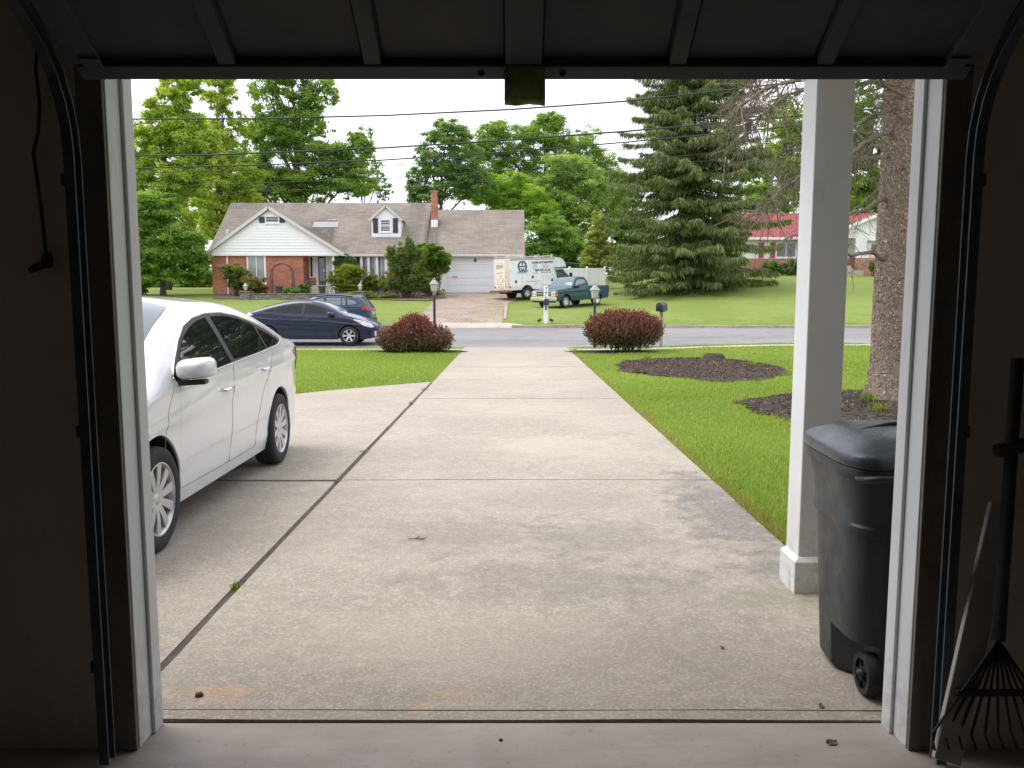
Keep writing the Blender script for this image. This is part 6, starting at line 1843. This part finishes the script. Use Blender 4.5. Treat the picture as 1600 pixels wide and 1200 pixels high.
xx = X(362, 62); part(MB().lathe([(.12, -.1), (.10, .18), (.0, .26)], (xx, 61.6, on_roof(xx, 61.6)), 10), 'roof_vent', M_FASCIA, house, smooth=40)
ax_, ay_ = X(422, 66), 66.0
am = MB().tube([(ax_, ay_, zr - 1), (ax_, ay_, P(422, 288, 66).z)], .03, 6)
for k in range(5):
    z_ = P(422, 291, 66).z; am.tube([(ax_ - .7 + k * .3, ay_ - .35 + .05 * k, z_), (ax_ - .7 + k * .3, ay_ + .35 - .05 * k, z_)], .012, 4)
am.tube([(ax_ - .8, ay_, P(422, 291, 66).z), (ax_ + .8, ay_, P(422, 291, 66).z)], .015, 4)
part(am, 'aerial', M_STEEL, house)

# paver drive of that house
def pavers():
    t = NT('pavers'); p = t.pos(); x, y, z = t.xyz(p)
    br = t.node('ShaderNodeTexBrick'); t.l.new(p, br.inputs['Vector'])
    br.inputs['Scale'].default_value = 1; br.inputs['Brick Width'].default_value = .24; br.inputs['Row Height'].default_value = .24; br.inputs['Mortar Size'].default_value = .022
    t.put(br.inputs['Color1'], (.27, .205, .165)); t.put(br.inputs['Color2'], (.37, .29, .24)); t.put(br.inputs['Mortar'], (.12, .10, .075))
    c = t.mix(t.rng(t.noise(.8, 5, p), .42, .62, 0, .5), br.outputs['Color'], (.38, .315, .265))
    wd = t.math('MULTIPLY', t.rng(t.noise(2.6, 6, t.scale(p, (1, .5, 1)), .7), .50, .60), t.rng(t.math('ADD', x, t.math('MULTIPLY', t.noise(.35, 3, p), 2)), -2.2, .6))
    c = t.mix(wd, c, (.21, .22, .06))
    return t.out(c, .9, spec=.2)
pv = sheet('paver_driveway', [(-4.5, 37.26), (-.45, 37.26), (-.45, 46), (-.2, 52), (.72, 56), (.72, 59.98), (-5.2, 59.98), (-5.2, 55), (-4.9, 48), (-4.6, 42)], pavers(), gz, .025, .7)
tag(pv, 'reddish paver driveway before the white garage door', 'driveway', kind='structure')
ap = sheet('driveway_apron', [(-5.6, 37.03), (.6, 37.03), (-.2, 38.15), (-4.8, 38.15)], M_WALK, lambda x, y: lerp(float(street_z(37)) + .012, G(x, max(y, 37.22)) + .045, min(1, (y - 37.03) / .19)), .0, .1, edge=.02)
tag(ap, 'pale concrete apron where the paver driveway meets the street', 'apron', kind='structure')
eb = tag(empty('drive_edging', (-.35, 45, G(-.35, 45))), 'tan stone edging strip along the paver driveway', 'edging')
for k in range(8):
    y0 = 39.4 + k * 1.35
    _r = math.atan2(G(-.3, y0 + 1.3) - G(-.3, y0), 1.3)
    part(MB().bar((-.34, y0, G(-.3, y0) + .02), (-.34, y0 + 1.3, G(-.3, y0 + 1.3) + .02), .17, .09), 'edge_stone', plain('tan_edging', (.34, .27, .19), .9, var=.2), eb, bevel=.015)

# raised bed: stone wall with pillars, lanterns, pots
WY = 54.6
sw = empty('stone_wall', (X(470, WY), WY, G(X(470, WY), WY)), 0, 'low dry stone garden wall before the brick gable', 'wall')
x0, x1 = X(384, WY), X(563, WY)
g0_ = G((x0 + x1) / 2, WY); zt_ = P(480, 460, WY).z
part(MB().box(x0, x1, WY, WY + .35, g0_ - .3, zt_), 'wall_run', M_STONE, sw, bevel=.02)
part(MB().box(x0 - .02, x1 + .02, WY - .04, WY + .40, zt_ + .002, zt_ + .07), 'coping', M_STONE, sw, bevel=.02)
for px in (384, 563):
    xx = X(px, WY); part(MB().box(xx - .32, xx + .32, WY - .16, WY + .5, g0_ - .3, zt_ + .14), 'pillar', M_STONE, sw, bevel=.03)
    part(MB().box(xx - .38, xx + .38, WY - .22, WY + .56, zt_ + .142, zt_ + .22), 'pillar_cap', M_STONE, sw, bevel=.02)
bedm = sheet('planting_bed', [(X(350, 57), 54.96), (X(565, 55), 54.96), (X(600, 55), 54.4), (X(668, 55), 53.6), (X(700, 56), 55.5), (-5.3, 59.3), (-5.3, 59.95), (xe0, 59.95), (XGR, 58.38), (XGL, 58.38)], plain('bed_soil', (.16, .11, .075), .95, var=.3, scale=3, bump=.5), gz, .05, .6)
tag(bedm, 'brown planting bed in front of the brick house', 'planting bed', kind='structure')
M_IRON = plain('lamp_verdigris', (.30, .32, .28), .55, .3, var=.25, scale=20)
M_LGLASS = NT('lantern_glass').out((.55, .55, .42), .12, coat=.4)
def lantern(root, base, s=1.0, iron=None):
    """six-sided carriage lantern: foot, cage bars, glass, pagoda roof and finial"""
    iron = iron or M_IRON
    bx, by, bz = base
    ln = empty('lantern', base, parent=root)
    n = 6
    MB().lathe([(.0, 0), (.045*s, 0), (.045*s, .05*s), (.09*s, .07*s), (.095*s, .085*s), (.0, .086*s)], n=n).build('foot', iron, ln)
    MB().lathe([(.080*s, .088*s), (.115*s, .29*s)], n=n).build('glass', M_LGLASS, ln)
    for k in range(n):
        a = 2 * math.pi * k / n
        MB().tube([(.085*s*math.cos(a), .085*s*math.sin(a), .085*s), (.121*s*math.cos(a), .121*s*math.sin(a), .292*s)], .009*s, 5).build('bar', iron, ln)
    MB().lathe([(.150*s, .285*s), (.152*s, .30*s), (.105*s, .355*s), (.085*s, .385*s), (.05*s, .42*s), (.022*s, .44*s), (.03*s, .46*s), (.012*s, .485*s), (0, .50*s)], n=n).build('hood', iron, ln)
    for k in range(3):
        a = 2 * math.pi * k / 3
        MB().tube([(.03*s*math.cos(a), .03*s*math.sin(a), .087*s), (.03*s*math.cos(a), .03*s*math.sin(a), .2*s)], .012*s, 6).build('candle', M_CLEAR, ln)
    return ln
for px, lab in ((384, 'small grey lantern on the end pillar nearest the maple'), (563, 'small grey lantern on the end pillar nearest the big shrub')):
    r_ = empty('pillar_lantern', (X(px, WY + .15), WY + .15, zt_ + .22), 0, lab, 'lantern', 'lanterns on the stone wall')
    lantern(r_, (0, 0, 0), 1.15, plain('lantern_grey', (.36, .36, .35), .5, .4))
def pot(loc, lab):
    r_ = empty('flower_pot', loc, 0, lab, 'flower pot', 'pots on the stone wall')
    MB().lathe([(0, 0), (.17, 0), (.25, .42), (.27, .42), (.27, .47), (.235, .47), (.23, .40), (0, .40)], n=18).build('pot', M_SHUT, r_, smooth=40)
    m = MB(); rg = np.random.default_rng(int(abs(loc[0]) * 10))
    for k in range(7): m.tube(limb_path((rg.normal(0, .05), rg.normal(0, .05), .38), (rg.normal(0, .10), rg.normal(0, .1), rg.uniform(.6, .95)), rg, .03, 4), [.012, .01, .007, .003], 4)
    m.build('stalk', M_DEAD, r_, smooth=True)
pot((X(436, WY + .1), WY + .15, zt_ + .072), 'black flower pot on the stone wall below the garden arch')
pot((X(503, WY + .1), WY + .15, zt_ + .072), 'black flower pot on the stone wall below the front door')
ga = empty('garden_arch', (X(442, 57.4), 57.4, G(-16, 57.4)), 0, 'thin dark metal garden arch against the brick wall', 'garden arch')
aw = (X(459, 57.4) - X(425, 57.4)) / 2; ah = P(442, 412, 57.4).z - ga.location.z
for dy in (-.2, .2):
    MB().tube([(-aw, dy, 0), (-aw, dy, ah - aw)] + [(-aw * math.cos(a), dy, ah - aw + aw * math.sin(a)) for a in np.linspace(.15, math.pi - .15, 14)] + [(aw, dy, ah - aw), (aw, dy, 0)], .028, 6).build('hoop', M_SHUT, ga, smooth=True)
for k in range(9):
    a = math.pi * k / 8; MB().tube([(-aw * math.cos(a), -.2, ah - aw + aw * math.sin(a)), (-aw * math.cos(a), .2, ah - aw + aw * math.sin(a))], .012, 5).build('rung', M_SHUT, ga)
gn = MB().lathe([(0, 0), (.10, .0), (.11, .12), (.07, .26), (.05, .30), (.075, .36), (.06, .44), (0, .48)], n=12)
xx = X(516, 56.8); tag(gn.build('garden_figure', M_FASCIA, smooth=True, loc=(xx, 56.8, G(xx, 56.8) + .05)), 'small pale garden ornament beside the entry steps', 'ornament')

# shrubs before the house
def shrub_px(name, label, px, D, items, n, size, pal, seed, **kw):
    base = (X(px, D), D)
    return shrub(name, label, base, lobes_px(D, base, items), n, size, pal, seed, **kw)
OL = [(.055, .085, .026), (.080, .120, .034), (.110, .155, .042), (.145, .175, .054)]
shrub_px('yew_shrub', 'clipped green shrub at the corner before the drain pipe', 368, 56.8, [(367, 426, 22, 13), (370, 444, 13, 10)], 6200, .075, [(.05, .085, .02), (.08, .125, .03), (.12, .165, .04), (.15, .19, .05)], 101)
shrub_px('spirea_shrub', 'brownish spirea shrub left of the stone wall', 396, 56.4, [(396, 444, 20, 15), (410, 450, 10, 8)], 4200, .075, [(.10, .085, .030), (.14, .12, .04), (.17, .15, .05), (.13, .17, .05)], 102)
shrub_px('flower_clump', 'low leafy clump behind the wall below the arch', 466, 56.2, [(458, 455, 16, 7), (475, 450, 10, 7)], 2600, .08, BG, 103)
shrub_px('hydrangea', 'small clump with violet flowers beside the entry steps', 482, 56.8, [(482, 444, 5, 5)], 500, .07, [(.10, .10, .22), (.14, .13, .26), (.10, .15, .06), (.16, .15, .3)], 104)
shrub_px('juniper_shrub', 'yellow-green cloud clipped juniper beside the front door', 540, 56.6, [(538, 431, 28, 13), (560, 425, 18, 9), (522, 438, 12, 9), (545, 420, 20, 7), (545, 447, 28, 8)], 10500, .06, [(.070, .100, .014), (.105, .145, .018), (.150, .190, .024), (.195, .225, .034)], 105, k=34, spread=.22)
shrub_px('juniper_shrub', 'darker low juniper between the clipped juniper and the big shrub', 585, 56.8, [(583, 444, 16, 13), (600, 446, 10, 11), (570, 450, 10, 9)], 6000, .06, [(.055, .085, .015), (.085, .12, .02), (.12, .16, .028), (.15, .19, .035)], 106, k=30)
shrub_px('holly_shrub', 'blue-green rhododendron behind the clipped juniper', 538, 58.6, [(538, 412, 18, 10), (548, 406, 9, 6)], 3600, .09, [(.04, .09, .035), (.06, .12, .045), (.08, .15, .055), (.10, .17, .06)], 107)
shrub_px('crape_shrub', 'tall loose olive shrub before the bay window', 636, 55.6, [(636, 425, 28, 28), (622, 400, 20, 22), (648, 395, 20, 20), (640, 382, 8, 16), (610, 440, 18, 16), (660, 440, 22, 18), (640, 445, 26, 16), (630, 410, 26, 22)], 19000, .07, OL, 108, k=30, spread=.24, flat=.1)
shrub_px('viburnum_shrub', 'dense bright green shrub leaning over the garage corner', 678, 57.2, [(682, 400, 22, 16), (668, 388, 18, 9), (690, 412, 14, 16), (670, 425, 20, 22), (665, 448, 18, 10)], 12000, .085, [(.045, .095, .014), (.075, .14, .02), (.11, .185, .026), (.15, .225, .034)], 109, k=28, spread=.25, flat=.65)
shrub_px('ground_cover', 'low tufts of green at the foot of the bed', 555, 55.4, [(560, 458, 24, 4), (600, 462, 30, 3), (690, 456, 10, 5)], 1600, .07, MG, 110)

# white privacy fence and shed
fn = empty('privacy_fence', (X(905, 60.5), 60.5, G(5, 60.5)), 0, 'white vinyl privacy fence behind the pickup', 'fence')
fz = P(905, 419, 60.5).z; fx0, fx1 = X(862, 60.5), X(944.5, 60.5)
npn = 3; pw = (fx1 - fx0) / npn
for k in range(npn):
    a_, b_ = fx0 + k * pw, fx0 + (k + 1) * pw
    nb_ = 12
    for i in range(nb_):
        u = a_ + .07 + (pw - .14) * i / nb_; part(MB().box(u, u + (pw - .14) / nb_ - .008, 60.48, 60.505, G(u, 60.5) + .05, fz - .12), 'board', M_VINYL, fn)
    part(MB().box(a_ + .06, b_ - .06, 60.46, 60.54, fz - .12, fz), 'rail', M_VINYL, fn, bevel=.006)
for k in range(npn + 1):
    u = fx0 + k * pw
    p_ = part(MB().box(u - .065, u + .065, 60.435, 60.565, G(u, 60.5) - .3, fz + .04), 'post', M_VINYL, fn, bevel=.008)
    part(MB().lathe([(.10, fz + .04), (.10, fz + .065), (0, fz + .13)], (u, 60.5, 0), 4), 'post_cap', M_VINYL, p_)
sd = empty('garden_shed', (X(911, 66), 66, G(6, 66)), 0, 'dark low shed roof showing over the white fence', 'shed')
a_, b_ = P(885, 411, 66), P(938, 416, 66)
part(MB().box(a_.x + .15, b_.x - .1, 65.9, 68.4, G(6, 66) - .3, b_.z - .06), 'shed_wall', M_SHUT, sd)
part(slab_roof([(a_.x, 65.6, a_.z), (b_.x, 65.6, b_.z + .03), (b_.x, 68.6, b_.z + .2), (a_.x, 68.6, a_.z + .2)], .1), 'shed_roof', M_SHUT, sd)
part(MB().box(a_.x + .4, a_.x + 1.2, 65.86, 65.899, b_.z - .55, b_.z - .12), 'shed_window', M_PANE, sd)
# chain link fence far left
cf = empty('wire_fence', (X(270, 66), 66, G(-26, 66)), 0, 'dark wire mesh fence under the trees left of the brick house', 'fence')
zt2 = P(270, 456, 66).z; fxa, fxb = X(150, 66), X(334, 66)
for k in range(9):
    u = lerp(fxa, fxb, k / 8); part(MB().tube([(u, 66, G(u, 66) - .2), (u, 66, zt2 + .03)], .03, 6), 'post', M_SHUT, cf, smooth=True)
part(MB().tube([(fxa, 66, zt2), (fxb, 66, zt2)], .022, 6), 'rail', M_SHUT, cf, smooth=True)
mw = MB(); nW = 60; hgt = zt2 - G(-26, 66)
for k in range(nW):
    u = lerp(fxa, fxb - .8, k / nW); mw.bar((u, 66, zt2 - hgt), (u + .8, 66, zt2), .008, .008).bar((u + .8, 66.01, zt2 - hgt), (u, 66.01, zt2), .008, .008)
part(mw, 'wire_mesh', M_SHUT, cf)

# ---------------------------------------------------------------- red roofed house
HY = 68.0
hg = G(24, HY)
rh = empty('red_roofed_house', (24, 70, hg), 0, 'white and brick ranch house with a red roof behind the spruce', 'house')
ez = P(1220, 371, 67.4).z; rz = P(1250, 333, 73).z
zbr = P(1220, 404, HY).z
hx0, hx1 = X(1142, HY), X(1500, HY)
part(MB().box(hx0, hx1, HY, HY + .3, zbr + .002, ez), 'upper_wall', M_VINYL, rh)
part(MB().box(hx0, hx1, HY - .04, HY + .3, hg - 1.5, zbr), 'brick_wall', M_BRICK2, rh)
part(MB().box(hx0, hx1, HY + .302, 78, hg - 1.5, ez - .01), 'rear_wall', M_BRICK2, rh)
part(slab_roof([(hx0 - .4, 67.3, ez), (hx1, 67.3, ez), (hx1, 73, rz), (hx0 - .4, 73, rz)]), 'roof', M_REDROOF, rh)
part(slab_roof([(hx0 - .4, 73.001, rz), (hx1, 73.001, rz), (hx1, 78.7, ez), (hx0 - .4, 78.7, ez)]), 'roof', M_REDROOF, rh)
part(MB().prism([(67.6, ez), (73, rz - .2), (78.4, ez)], 'x', hx0, hx0 + .2), 'end_gable', M_VINYL, rh)
part(MB().box(hx0 - .4, hx1, 67.22, 67.32, ez - .2, ez - .01), 'gutter', M_VINYL, rh, bevel=.03)
for (p0, p1) in ((1214, 1242), ):
    a_, b_ = P(p0, 380, HY), P(p1, 401, HY)
    window(rh, a_.x, b_.x, HY, b_.z, a_.z, 2, 1, .12, pane=M_DRAPE if False else M_PANE)
for c0, c1 in ((1204, 1211), (1245, 1252), (1186, 1193)):
    u, v = P(c0, 379, HY), P(c1, 403, HY); part(MB().box(u.x, v.x, HY - .06, HY - .005, v.z, u.z), 'shutter', M_REDSHUT, rh, bevel=.01)
# its gabled porch wing
WY2 = 66.0
wx0, wx1 = X(1333, WY2), X(1470, WY2)
gl2, gr2, pk = X(1276, 65.4), X(1458, 65.4), X(1367, 65.4)
we = P(1330, 371, 65.4).z; wp = P(1367, 333, 65.4).z
wbz = P(1350, 403, WY2).z
part(MB().box(wx0, wx1, WY2, 67.9, wbz + .002, we), 'wing_wall', M_VINYL, rh)
part(MB().box(wx0, wx1, WY2 - .04, 67.9, hg - 1.5, wbz), 'wing_brick', M_BRICK2, rh)
part(MB().prism([(gl2 + .1, we - .02), (pk, wp - .16), (gr2 - .1, we - .02)], 'y', WY2 - .02, 67.8), 'wing_gable', M_VINYL, rh)
for s1, xe in ((-1, gl2), (1, gr2)):
    part(slab_roof([(xe, 65.4, we), (pk + s1 * .001, 65.4, wp), (pk + s1 * .001, 73, wp), (xe, 69.5, we)], .14), 'wing_roof', M_REDROOF, rh)
    part(MB().bar((xe, 65.37, we - .12), (pk, 65.37, wp - .12), .05, .24), 'rake_board', M_VINYL, rh)
a_, b_ = P(1361, 382, WY2), P(1369, 398, WY2)
window(rh, a_.x, b_.x, WY2, b_.z, a_.z, 1, 1, .10)
part(MB().box(a_.x - .3, b_.x + .9, WY2 - .7, WY2 - .02, a_.z + .22, a_.z + .32), 'awning', M_FASCIA, rh, bevel=.02)
sx0, sx1 = X(1300, 65), X(1336, 65)
for k in range(3):
    part(MB().box(sx0, sx1 + .7 * (k == 2), 65.9 - .35 * k, 66.25 - .35 * k if k else 68, hg - 1.0, hg + .62 - .2 * k), 'step', M_WALK, rh, bevel=.02)
shrub('globe_shrub', 'small round yellow-green bush before the white gable', (X(1363, 64.6), 64.6), [(0, 0, P(1363, 417, 64.6).z - G(X(1363, 64.6), 64.6), .42, .42, .48)], 2600, .06, [(.10, .13, .02), (.14, .17, .03), (.18, .21, .04)], 120)
for px, lab in ((1205, 'low hedge shrub under the shuttered window nearest the spruce'), (1236, 'low hedge shrub under the shuttered window by the column')):
    c_ = (X(px, 65.8), 65.8); shrub('hedge_shrub', lab, c_, [(0, 0, .55, .9, .6, .6)], 2400, .085, DG, 121 + px, group='hedge shrubs at the red roofed house')

# ================================================================ STREET FURNITURE
def lamp_post(px, D, lab):
    x = X(px, D); g_ = G(x, D)
    r_ = empty('lamp_post', (x, D, g_), 0, lab, 'lamp post', 'lamp posts flanking the driveway')
    h = P(px, 459 if px < 800 else 470, D).z - g_
    MB().lathe([(.042, -.2), (.042, h - .04)], n=14).build('post', plain('post_blue_black', (.022, .024, .045), .45), r_, smooth=True)
    MB().lathe([(.05, h - .06), (.055, h - .02), (.05, h)], n=14).build('collar', plain('collar_rust', (.22, .10, .05), .7), r_, smooth=40)
    lantern(r_, (0, 0, h), 1.02 if px < 800 else 1.12)
lamp_post(678.5, 25.9, 'lamp post with green lantern rising behind the low barberry bush')
lamp_post(929.5, 25.9, 'lamp post with green lantern rising behind the rounded barberry bush')

def mailbox_body(root, loc, rz, s=1.0, mat=None):
    b = empty('mailbox', loc, rz, parent=root)
    w, h, L = .165 * s, .22 * s, .48 * s
    prof = [(-w / 2, 0), (w / 2, 0), (w / 2, h - w / 2)] + [(w / 2 * math.cos(a), h - w / 2 + w / 2 * math.sin(a)) for a in np.linspace(.2, math.pi - .2, 9)] + [(-w / 2, h - w / 2)]
    MB().prism(prof, 'y', -L / 2, L / 2).build('shell', mat or M_SHUT, b, smooth=30, bevel=.004)
    dprof = [(p[0] * 1.06, p[1] * 1.03 - .004) for p in prof]
    MB().prism(dprof, 'y', -L / 2 - .018, -L / 2 - .001).build('door', mat or M_SHUT, b, smooth=30, bevel=.003)
    MB().box(-.02, .02, -L / 2 - .04, -L / 2 - .018, h * .72, h * .80).build('latch', M_STEEL, b)
    MB().box(w / 2 + .001, w / 2 + .012, -.12, -.09, h * .3, h * .95).build('flag', M_RED, b)
    return b
xw = X(853, 38.4); gw = G(xw, 38.4)
wp_ = empty('mailbox_post', (xw, 38.4, gw), 0, 'white square mailbox post with house number and black mailbox', 'mailbox')
ht = P(853, 447.5, 38.4).z - gw
MB().box(-.10, .10, -.10, .10, -.2, ht).build('post', M_VINYL, wp_, bevel=.008)
mailbox_body(wp_, (.0, -.26, ht - .86), 0, 1.35, plain('mailbox_dark_blue', (.03, .03, .055), .45))
MB().box(-.025, .025, -.16, -.101, ht - 1.1, ht - .86).build('bracket', M_SHUT, wp_, bevel=.005)
for ch_, dz in (('7', .17), ('9', .36), ('L', .55)):
    text_mesh(ch_, .13, M_INK, wp_, 'house_number', (-.045, -.103, ht - dz), (1, 0, 0), (0, 0, 1), .006)
for dx, lab in ((-.32, 'small black spotlight left of the white mailbox post'), (.27, 'small black spotlight right of the white mailbox post')):
    s_ = empty('spotlight', (xw + dx, 38.3, G(xw + dx, 38.3)), 0, lab, 'spotlight', 'spotlights by the mailbox post')
    MB().tube([(0, 0, -.05), (0, 0, .14)], .016, 6).build('stake', M_SHUT, s_)
    sg_ = 1 if dx < 0 else -1
    MB().tube([(-.07 * sg_, -.02, .12), (.02 * sg_, 0, .17), (.08 * sg_, .02, .21)], [.05, .06, .075], 10).build('head', M_SHUT, s_, smooth=40)
xb = X(1034, 26.2); gb = G(xb, 26.2)
bp = empty('mailbox_post', (xb, 26.2, gb), 0, 'black mailbox on a weathered wood post behind the rounded barberry', 'mailbox')
hb = P(1034, 487, 26.2).z - gb
MB().box(-.05, .05, -.05, .05, -.2, hb).build('post', bark_mat('weathered_post', (.30, .25, .20), (.42, .36, .29), (.16, .13, .10), 9, .4, .1), bp, bevel=.006)
MB().box(-.09, .09, -.25, .25, hb + .001, hb + .02).build('tray', MATS.get('mailbox_dark_blue'), bp)
mailbox_body(bp, (0, 0, hb + .022), R(155), 1.25, plain('mailbox_black', (.02, .02, .022), .4))

# overhead wires
def wire(pts, D, r, lab, name='overhead_wire'):
    w = [P(px, py, D) for px, py in pts]
    a = w[0] + (w[0] - w[1]).normalized() * 45; b = w[-1] + (w[-1] - w[-2]).normalized() * 45
    m = MB().tube([a] + w + [b], r * 1.45, 6)
    tag(m.build(name, plain('cable_black', (.030, .030, .030), .7), smooth=True), lab, 'wire', 'overhead wires along the street')
wire([(205, 186), (400, 185.5), (600, 180.5), (800, 171), (980, 158), (1150, 139), (1250, 127)], 30.5, .020, 'topmost overhead wire crossing the white sky')
wire([(205, 243.5), (330, 242), (600, 231), (800, 218.5), (980, 205), (1140, 191), (1260, 180)], 30.0, .021, 'thick overhead wire second from the top')
wire([(205, 263), (400, 258), (600, 250), (800, 237), (980, 222), (1140, 207), (1260, 195)], 29.6, .017, 'overhead wire third from the top')
wire([(205, 271), (600, 258.5), (800, 246), (980, 233), (1260, 212)], 33.5, .009, 'thin overhead wire just under the third')
wire([(205, 293), (600, 279), (800, 266), (980, 251), (1260, 226)], 34.0, .009, 'thin overhead wire second from the bottom')
wire([(205, 306), (600, 292), (800, 279), (980, 262), (1260, 238)], 34.3, .008, 'lowest thin overhead wire above the roof ridge')

# ================================================================ WHEELED BIN
def bin_():
    root = empty('wheeled_bin', (1.605, 3.345, -.004), R(-2), 'dark charcoal wheeled rubbish bin beside the right door jamb', 'bin')
    M_BIN = plain('bin_plastic', (.024, .028, .032), .42, var=.2, scale=5, bump=.25, bscale=160, rvar=.10)
    M_LID_SKY = plain('bin_lid_sky_tint', (.048, .060, .078), .27, var=.15, scale=5, bump=.2, bscale=160)  # sky reflection put into the lid colour, bluer and paler than the tub
    n = 72
    def ring_(hx, hy, z, ex=.42, cut=False):
        out = []
        for k in range(n):
            a = 2 * math.pi * k / n
            c_, s_ = math.cos(a), math.sin(a)
            x = hx * math.copysign(abs(c_) ** ex, c_); y = hy * math.copysign(abs(s_) ** ex, s_)
            if cut and y < -.05 and abs(x) > .145: x = math.copysign(.145, x)
            out.append((x, y, z))
        return out
    def loft(rows, name, mat, par, cap0=True, cap1=True, sm=40):
        V = [p for r_ in rows for p in r_]
        FF = [(i*n+k, i*n+(k+1)%n, (i+1)*n+(k+1)%n, (i+1)*n+k) for i in range(len(rows)-1) for k in range(n)]
        if cap0: FF.append(tuple(range(n))[::-1])
        if cap1: FF.append(tuple(range((len(rows)-1)*n, len(rows)*n)))
        return MB().add(V, FF).build(name, mat, par, smooth=sm)
    rows = [ring_(.225, .235, .012, cut=True), ring_(.238, .250, .03, cut=True), ring_(.243, .257, .12, cut=True), ring_(.247, .263, .205, cut=True), ring_(.248, .264, .215), ring_(.258, .278, .45),
            ring_(.266, .290, .66), ring_(.280, .304, .665), ring_(.283, .307, .695), ring_(.277, .301, .705), ring_(.287, .314, .82), ring_(.298, .328, .875), ring_(.300, .33, .885),
            ring_(.318, .350, .895), ring_(.321, .354, .918), ring_(.318, .350, .935)]
    loft(rows, 'tub', M_BIN, root)
    lid = loft([ring_(.306, .338, .937), ring_(.322, .356, .940), ring_(.327, .361, .950), ring_(.324, .357, .978, .40), ring_(.318, .350, .988, .40), ring_(.30, .33, 1.000, .40), ring_(.225, .25, 1.036, .42), ring_(.195, .215, 1.046, .45), ring_(.12, .13, 1.054, .5), ring_(.05, .05, 1.058, .8)], 'lid', M_LID_SKY, root)
    # raised rib on the lid, and a flat dark patch painting the hand recess's shade
    MB().tube([(-.235, -.07, 1.026), (-.15, -.03, 1.046), (-.05, .0, 1.060), (.06, .01, 1.068), (.2, .01, 1.068)], [.007, .009, .010, .011, .011], 8).build('rib', M_BLACKP, lid, smooth=True)
    MB().tube([(-.02, -.14, 1.052), (.03, -.06, 1.068), (.10, -.035, 1.075), (.22, -.03, 1.072)], [.012, .016, .018, .018], 8).build('hand_rail', M_LID_SKY, lid, smooth=True)
    MB().add([(-.0, -.12, 1.0575), (.20, -.20, 1.05), (.22, -.03, 1.0595), (.05, -.03, 1.063)], [(0, 1, 2, 3)]).build('hand_recess_shade', M_DARKIN, lid)
    MB().tube([(-.30, -.33, .90), (-.22, -.385, .915), (.22, -.385, .915), (.30, -.33, .90)], .014, 8).build('handle_bar', M_BIN, root, smooth=True)
    for sg in (-1, 1):
        w = empty('wheel', (sg * .175, -.225, .088), 0, parent=root)
        MB().lathe([(.060, -.026), (.080, -.028), (.086, -.018), (.086, .018), (.080, .028), (.060, .026)], n=30, axis='x').build('tyre', M_RUBBER, w, smooth=40)
        m = MB().lathe([(.068, sg * .026), (.063, sg * .012), (.03, sg * .018), (.026, sg * .030), (0, sg * .032)], n=30, axis='x')
        for k in range(5):
            a = 2 * math.pi * k / 5; m.bar((sg * .014, .02 * math.cos(a), .02 * math.sin(a)), (sg * .014, .066 * math.cos(a), .066 * math.sin(a)), .022, .006)
        m.build('hub', M_DARKIN, w, smooth=40)
        MB().lathe([(.0, sg * .037), (.008, sg * .036), (.009, sg * .030)], n=10, axis='x').build('axle_cap', M_STEEL, w, smooth=True)
    MB().tube([(-.22, -.235, .098), (.22, -.235, .098)], .011, 8).build('axle', M_STEEL, root, smooth=True)
    return root
bin_()

# ================================================================ SMALL LITTER
M_PEB = plain('dark_pebble', (.07, .058, .05), .9, var=.3, scale=40)
def pebble(name, lab, loc, r, seed):
    bm = bmesh.new(); bmesh.ops.create_icosphere(bm, subdivisions=2, radius=r)
    for v in bm.verts:
        k = 1 + .35 * noise.noise(v.co * (1.6 / r) + Vector((seed, 0, 0)))
        v.co = Vector((v.co.x * k * 1.15, v.co.y * k, max(v.co.z * k * .8, -r * .5)))
    me = bpy.data.meshes.new(name); bm.to_mesh(me); bm.free()
    o = link(name, me, M_PEB, loc=(loc[0], loc[1], loc[2] + r * .45)); tag(o, lab, 'pebble')
pebble('pebble', 'dark pebble lying by the rust stain near the left jamb', (-1.245, 3.10, 0.0), .016, 3)
pebble('pebble', 'tiny dark pebble on the garage floor at the threshold', (-.04, 2.78, 0.0), .006, 5)
def dry_leaf(lab, loc, L, rz, seed):
    rg = np.random.default_rng(seed); vs = []
    for i in range(6):
        t = i / 5; w = .32 * L * math.sin(math.pi * min(max(t, .04), .96))
        vs += [(t * L - L / 2, -w, .012 * L * 20 * rg.random() * .1 + .004), (t * L - L / 2, 0, .002), (t * L - L / 2, w, .006 + .15 * L * rg.random())]
    fs = [(3*i+k, 3*i+k+1, 3*i+k+4, 3*i+k+3) for i in range(5) for k in range(2)]
    o = MB().add(vs, fs).build('dry_leaf', plain('dead_leaf', (.16, .10, .055), .9, var=.3, scale=60), smooth=True, loc=loc, rot=(0, 0, rz))
    tag(o, lab, 'leaf', 'dead leaves and twigs on the concrete')
dry_leaf('curled dead leaf on the garage floor before the right jamb', (1.14, 2.76, .001), .045, .3, 1)
dry_leaf('curled dead leaf on the concrete under the bin wheel', (1.20, 3.02, .001), .035, 1.1, 2)
dry_leaf('small dead leaf in the middle of the near slab', (.95, 3.55, .001), .03, 2.0, 3)
tw = MB()
for a_, b_ in (((-.06, 0, .006), (.06, .015, .008)), ((.0, .007, .007), (.05, -.03, .012)), ((-.02, .004, .006), (.01, .04, .01))): tw.tube([a_, b_], .003, 5)
tag(tw.build('twig', M_DEAD, loc=(-.62, 5.22, float(near_z(5.22)) + .004)), 'small forked twig lying on the near driveway slab', 'twig')
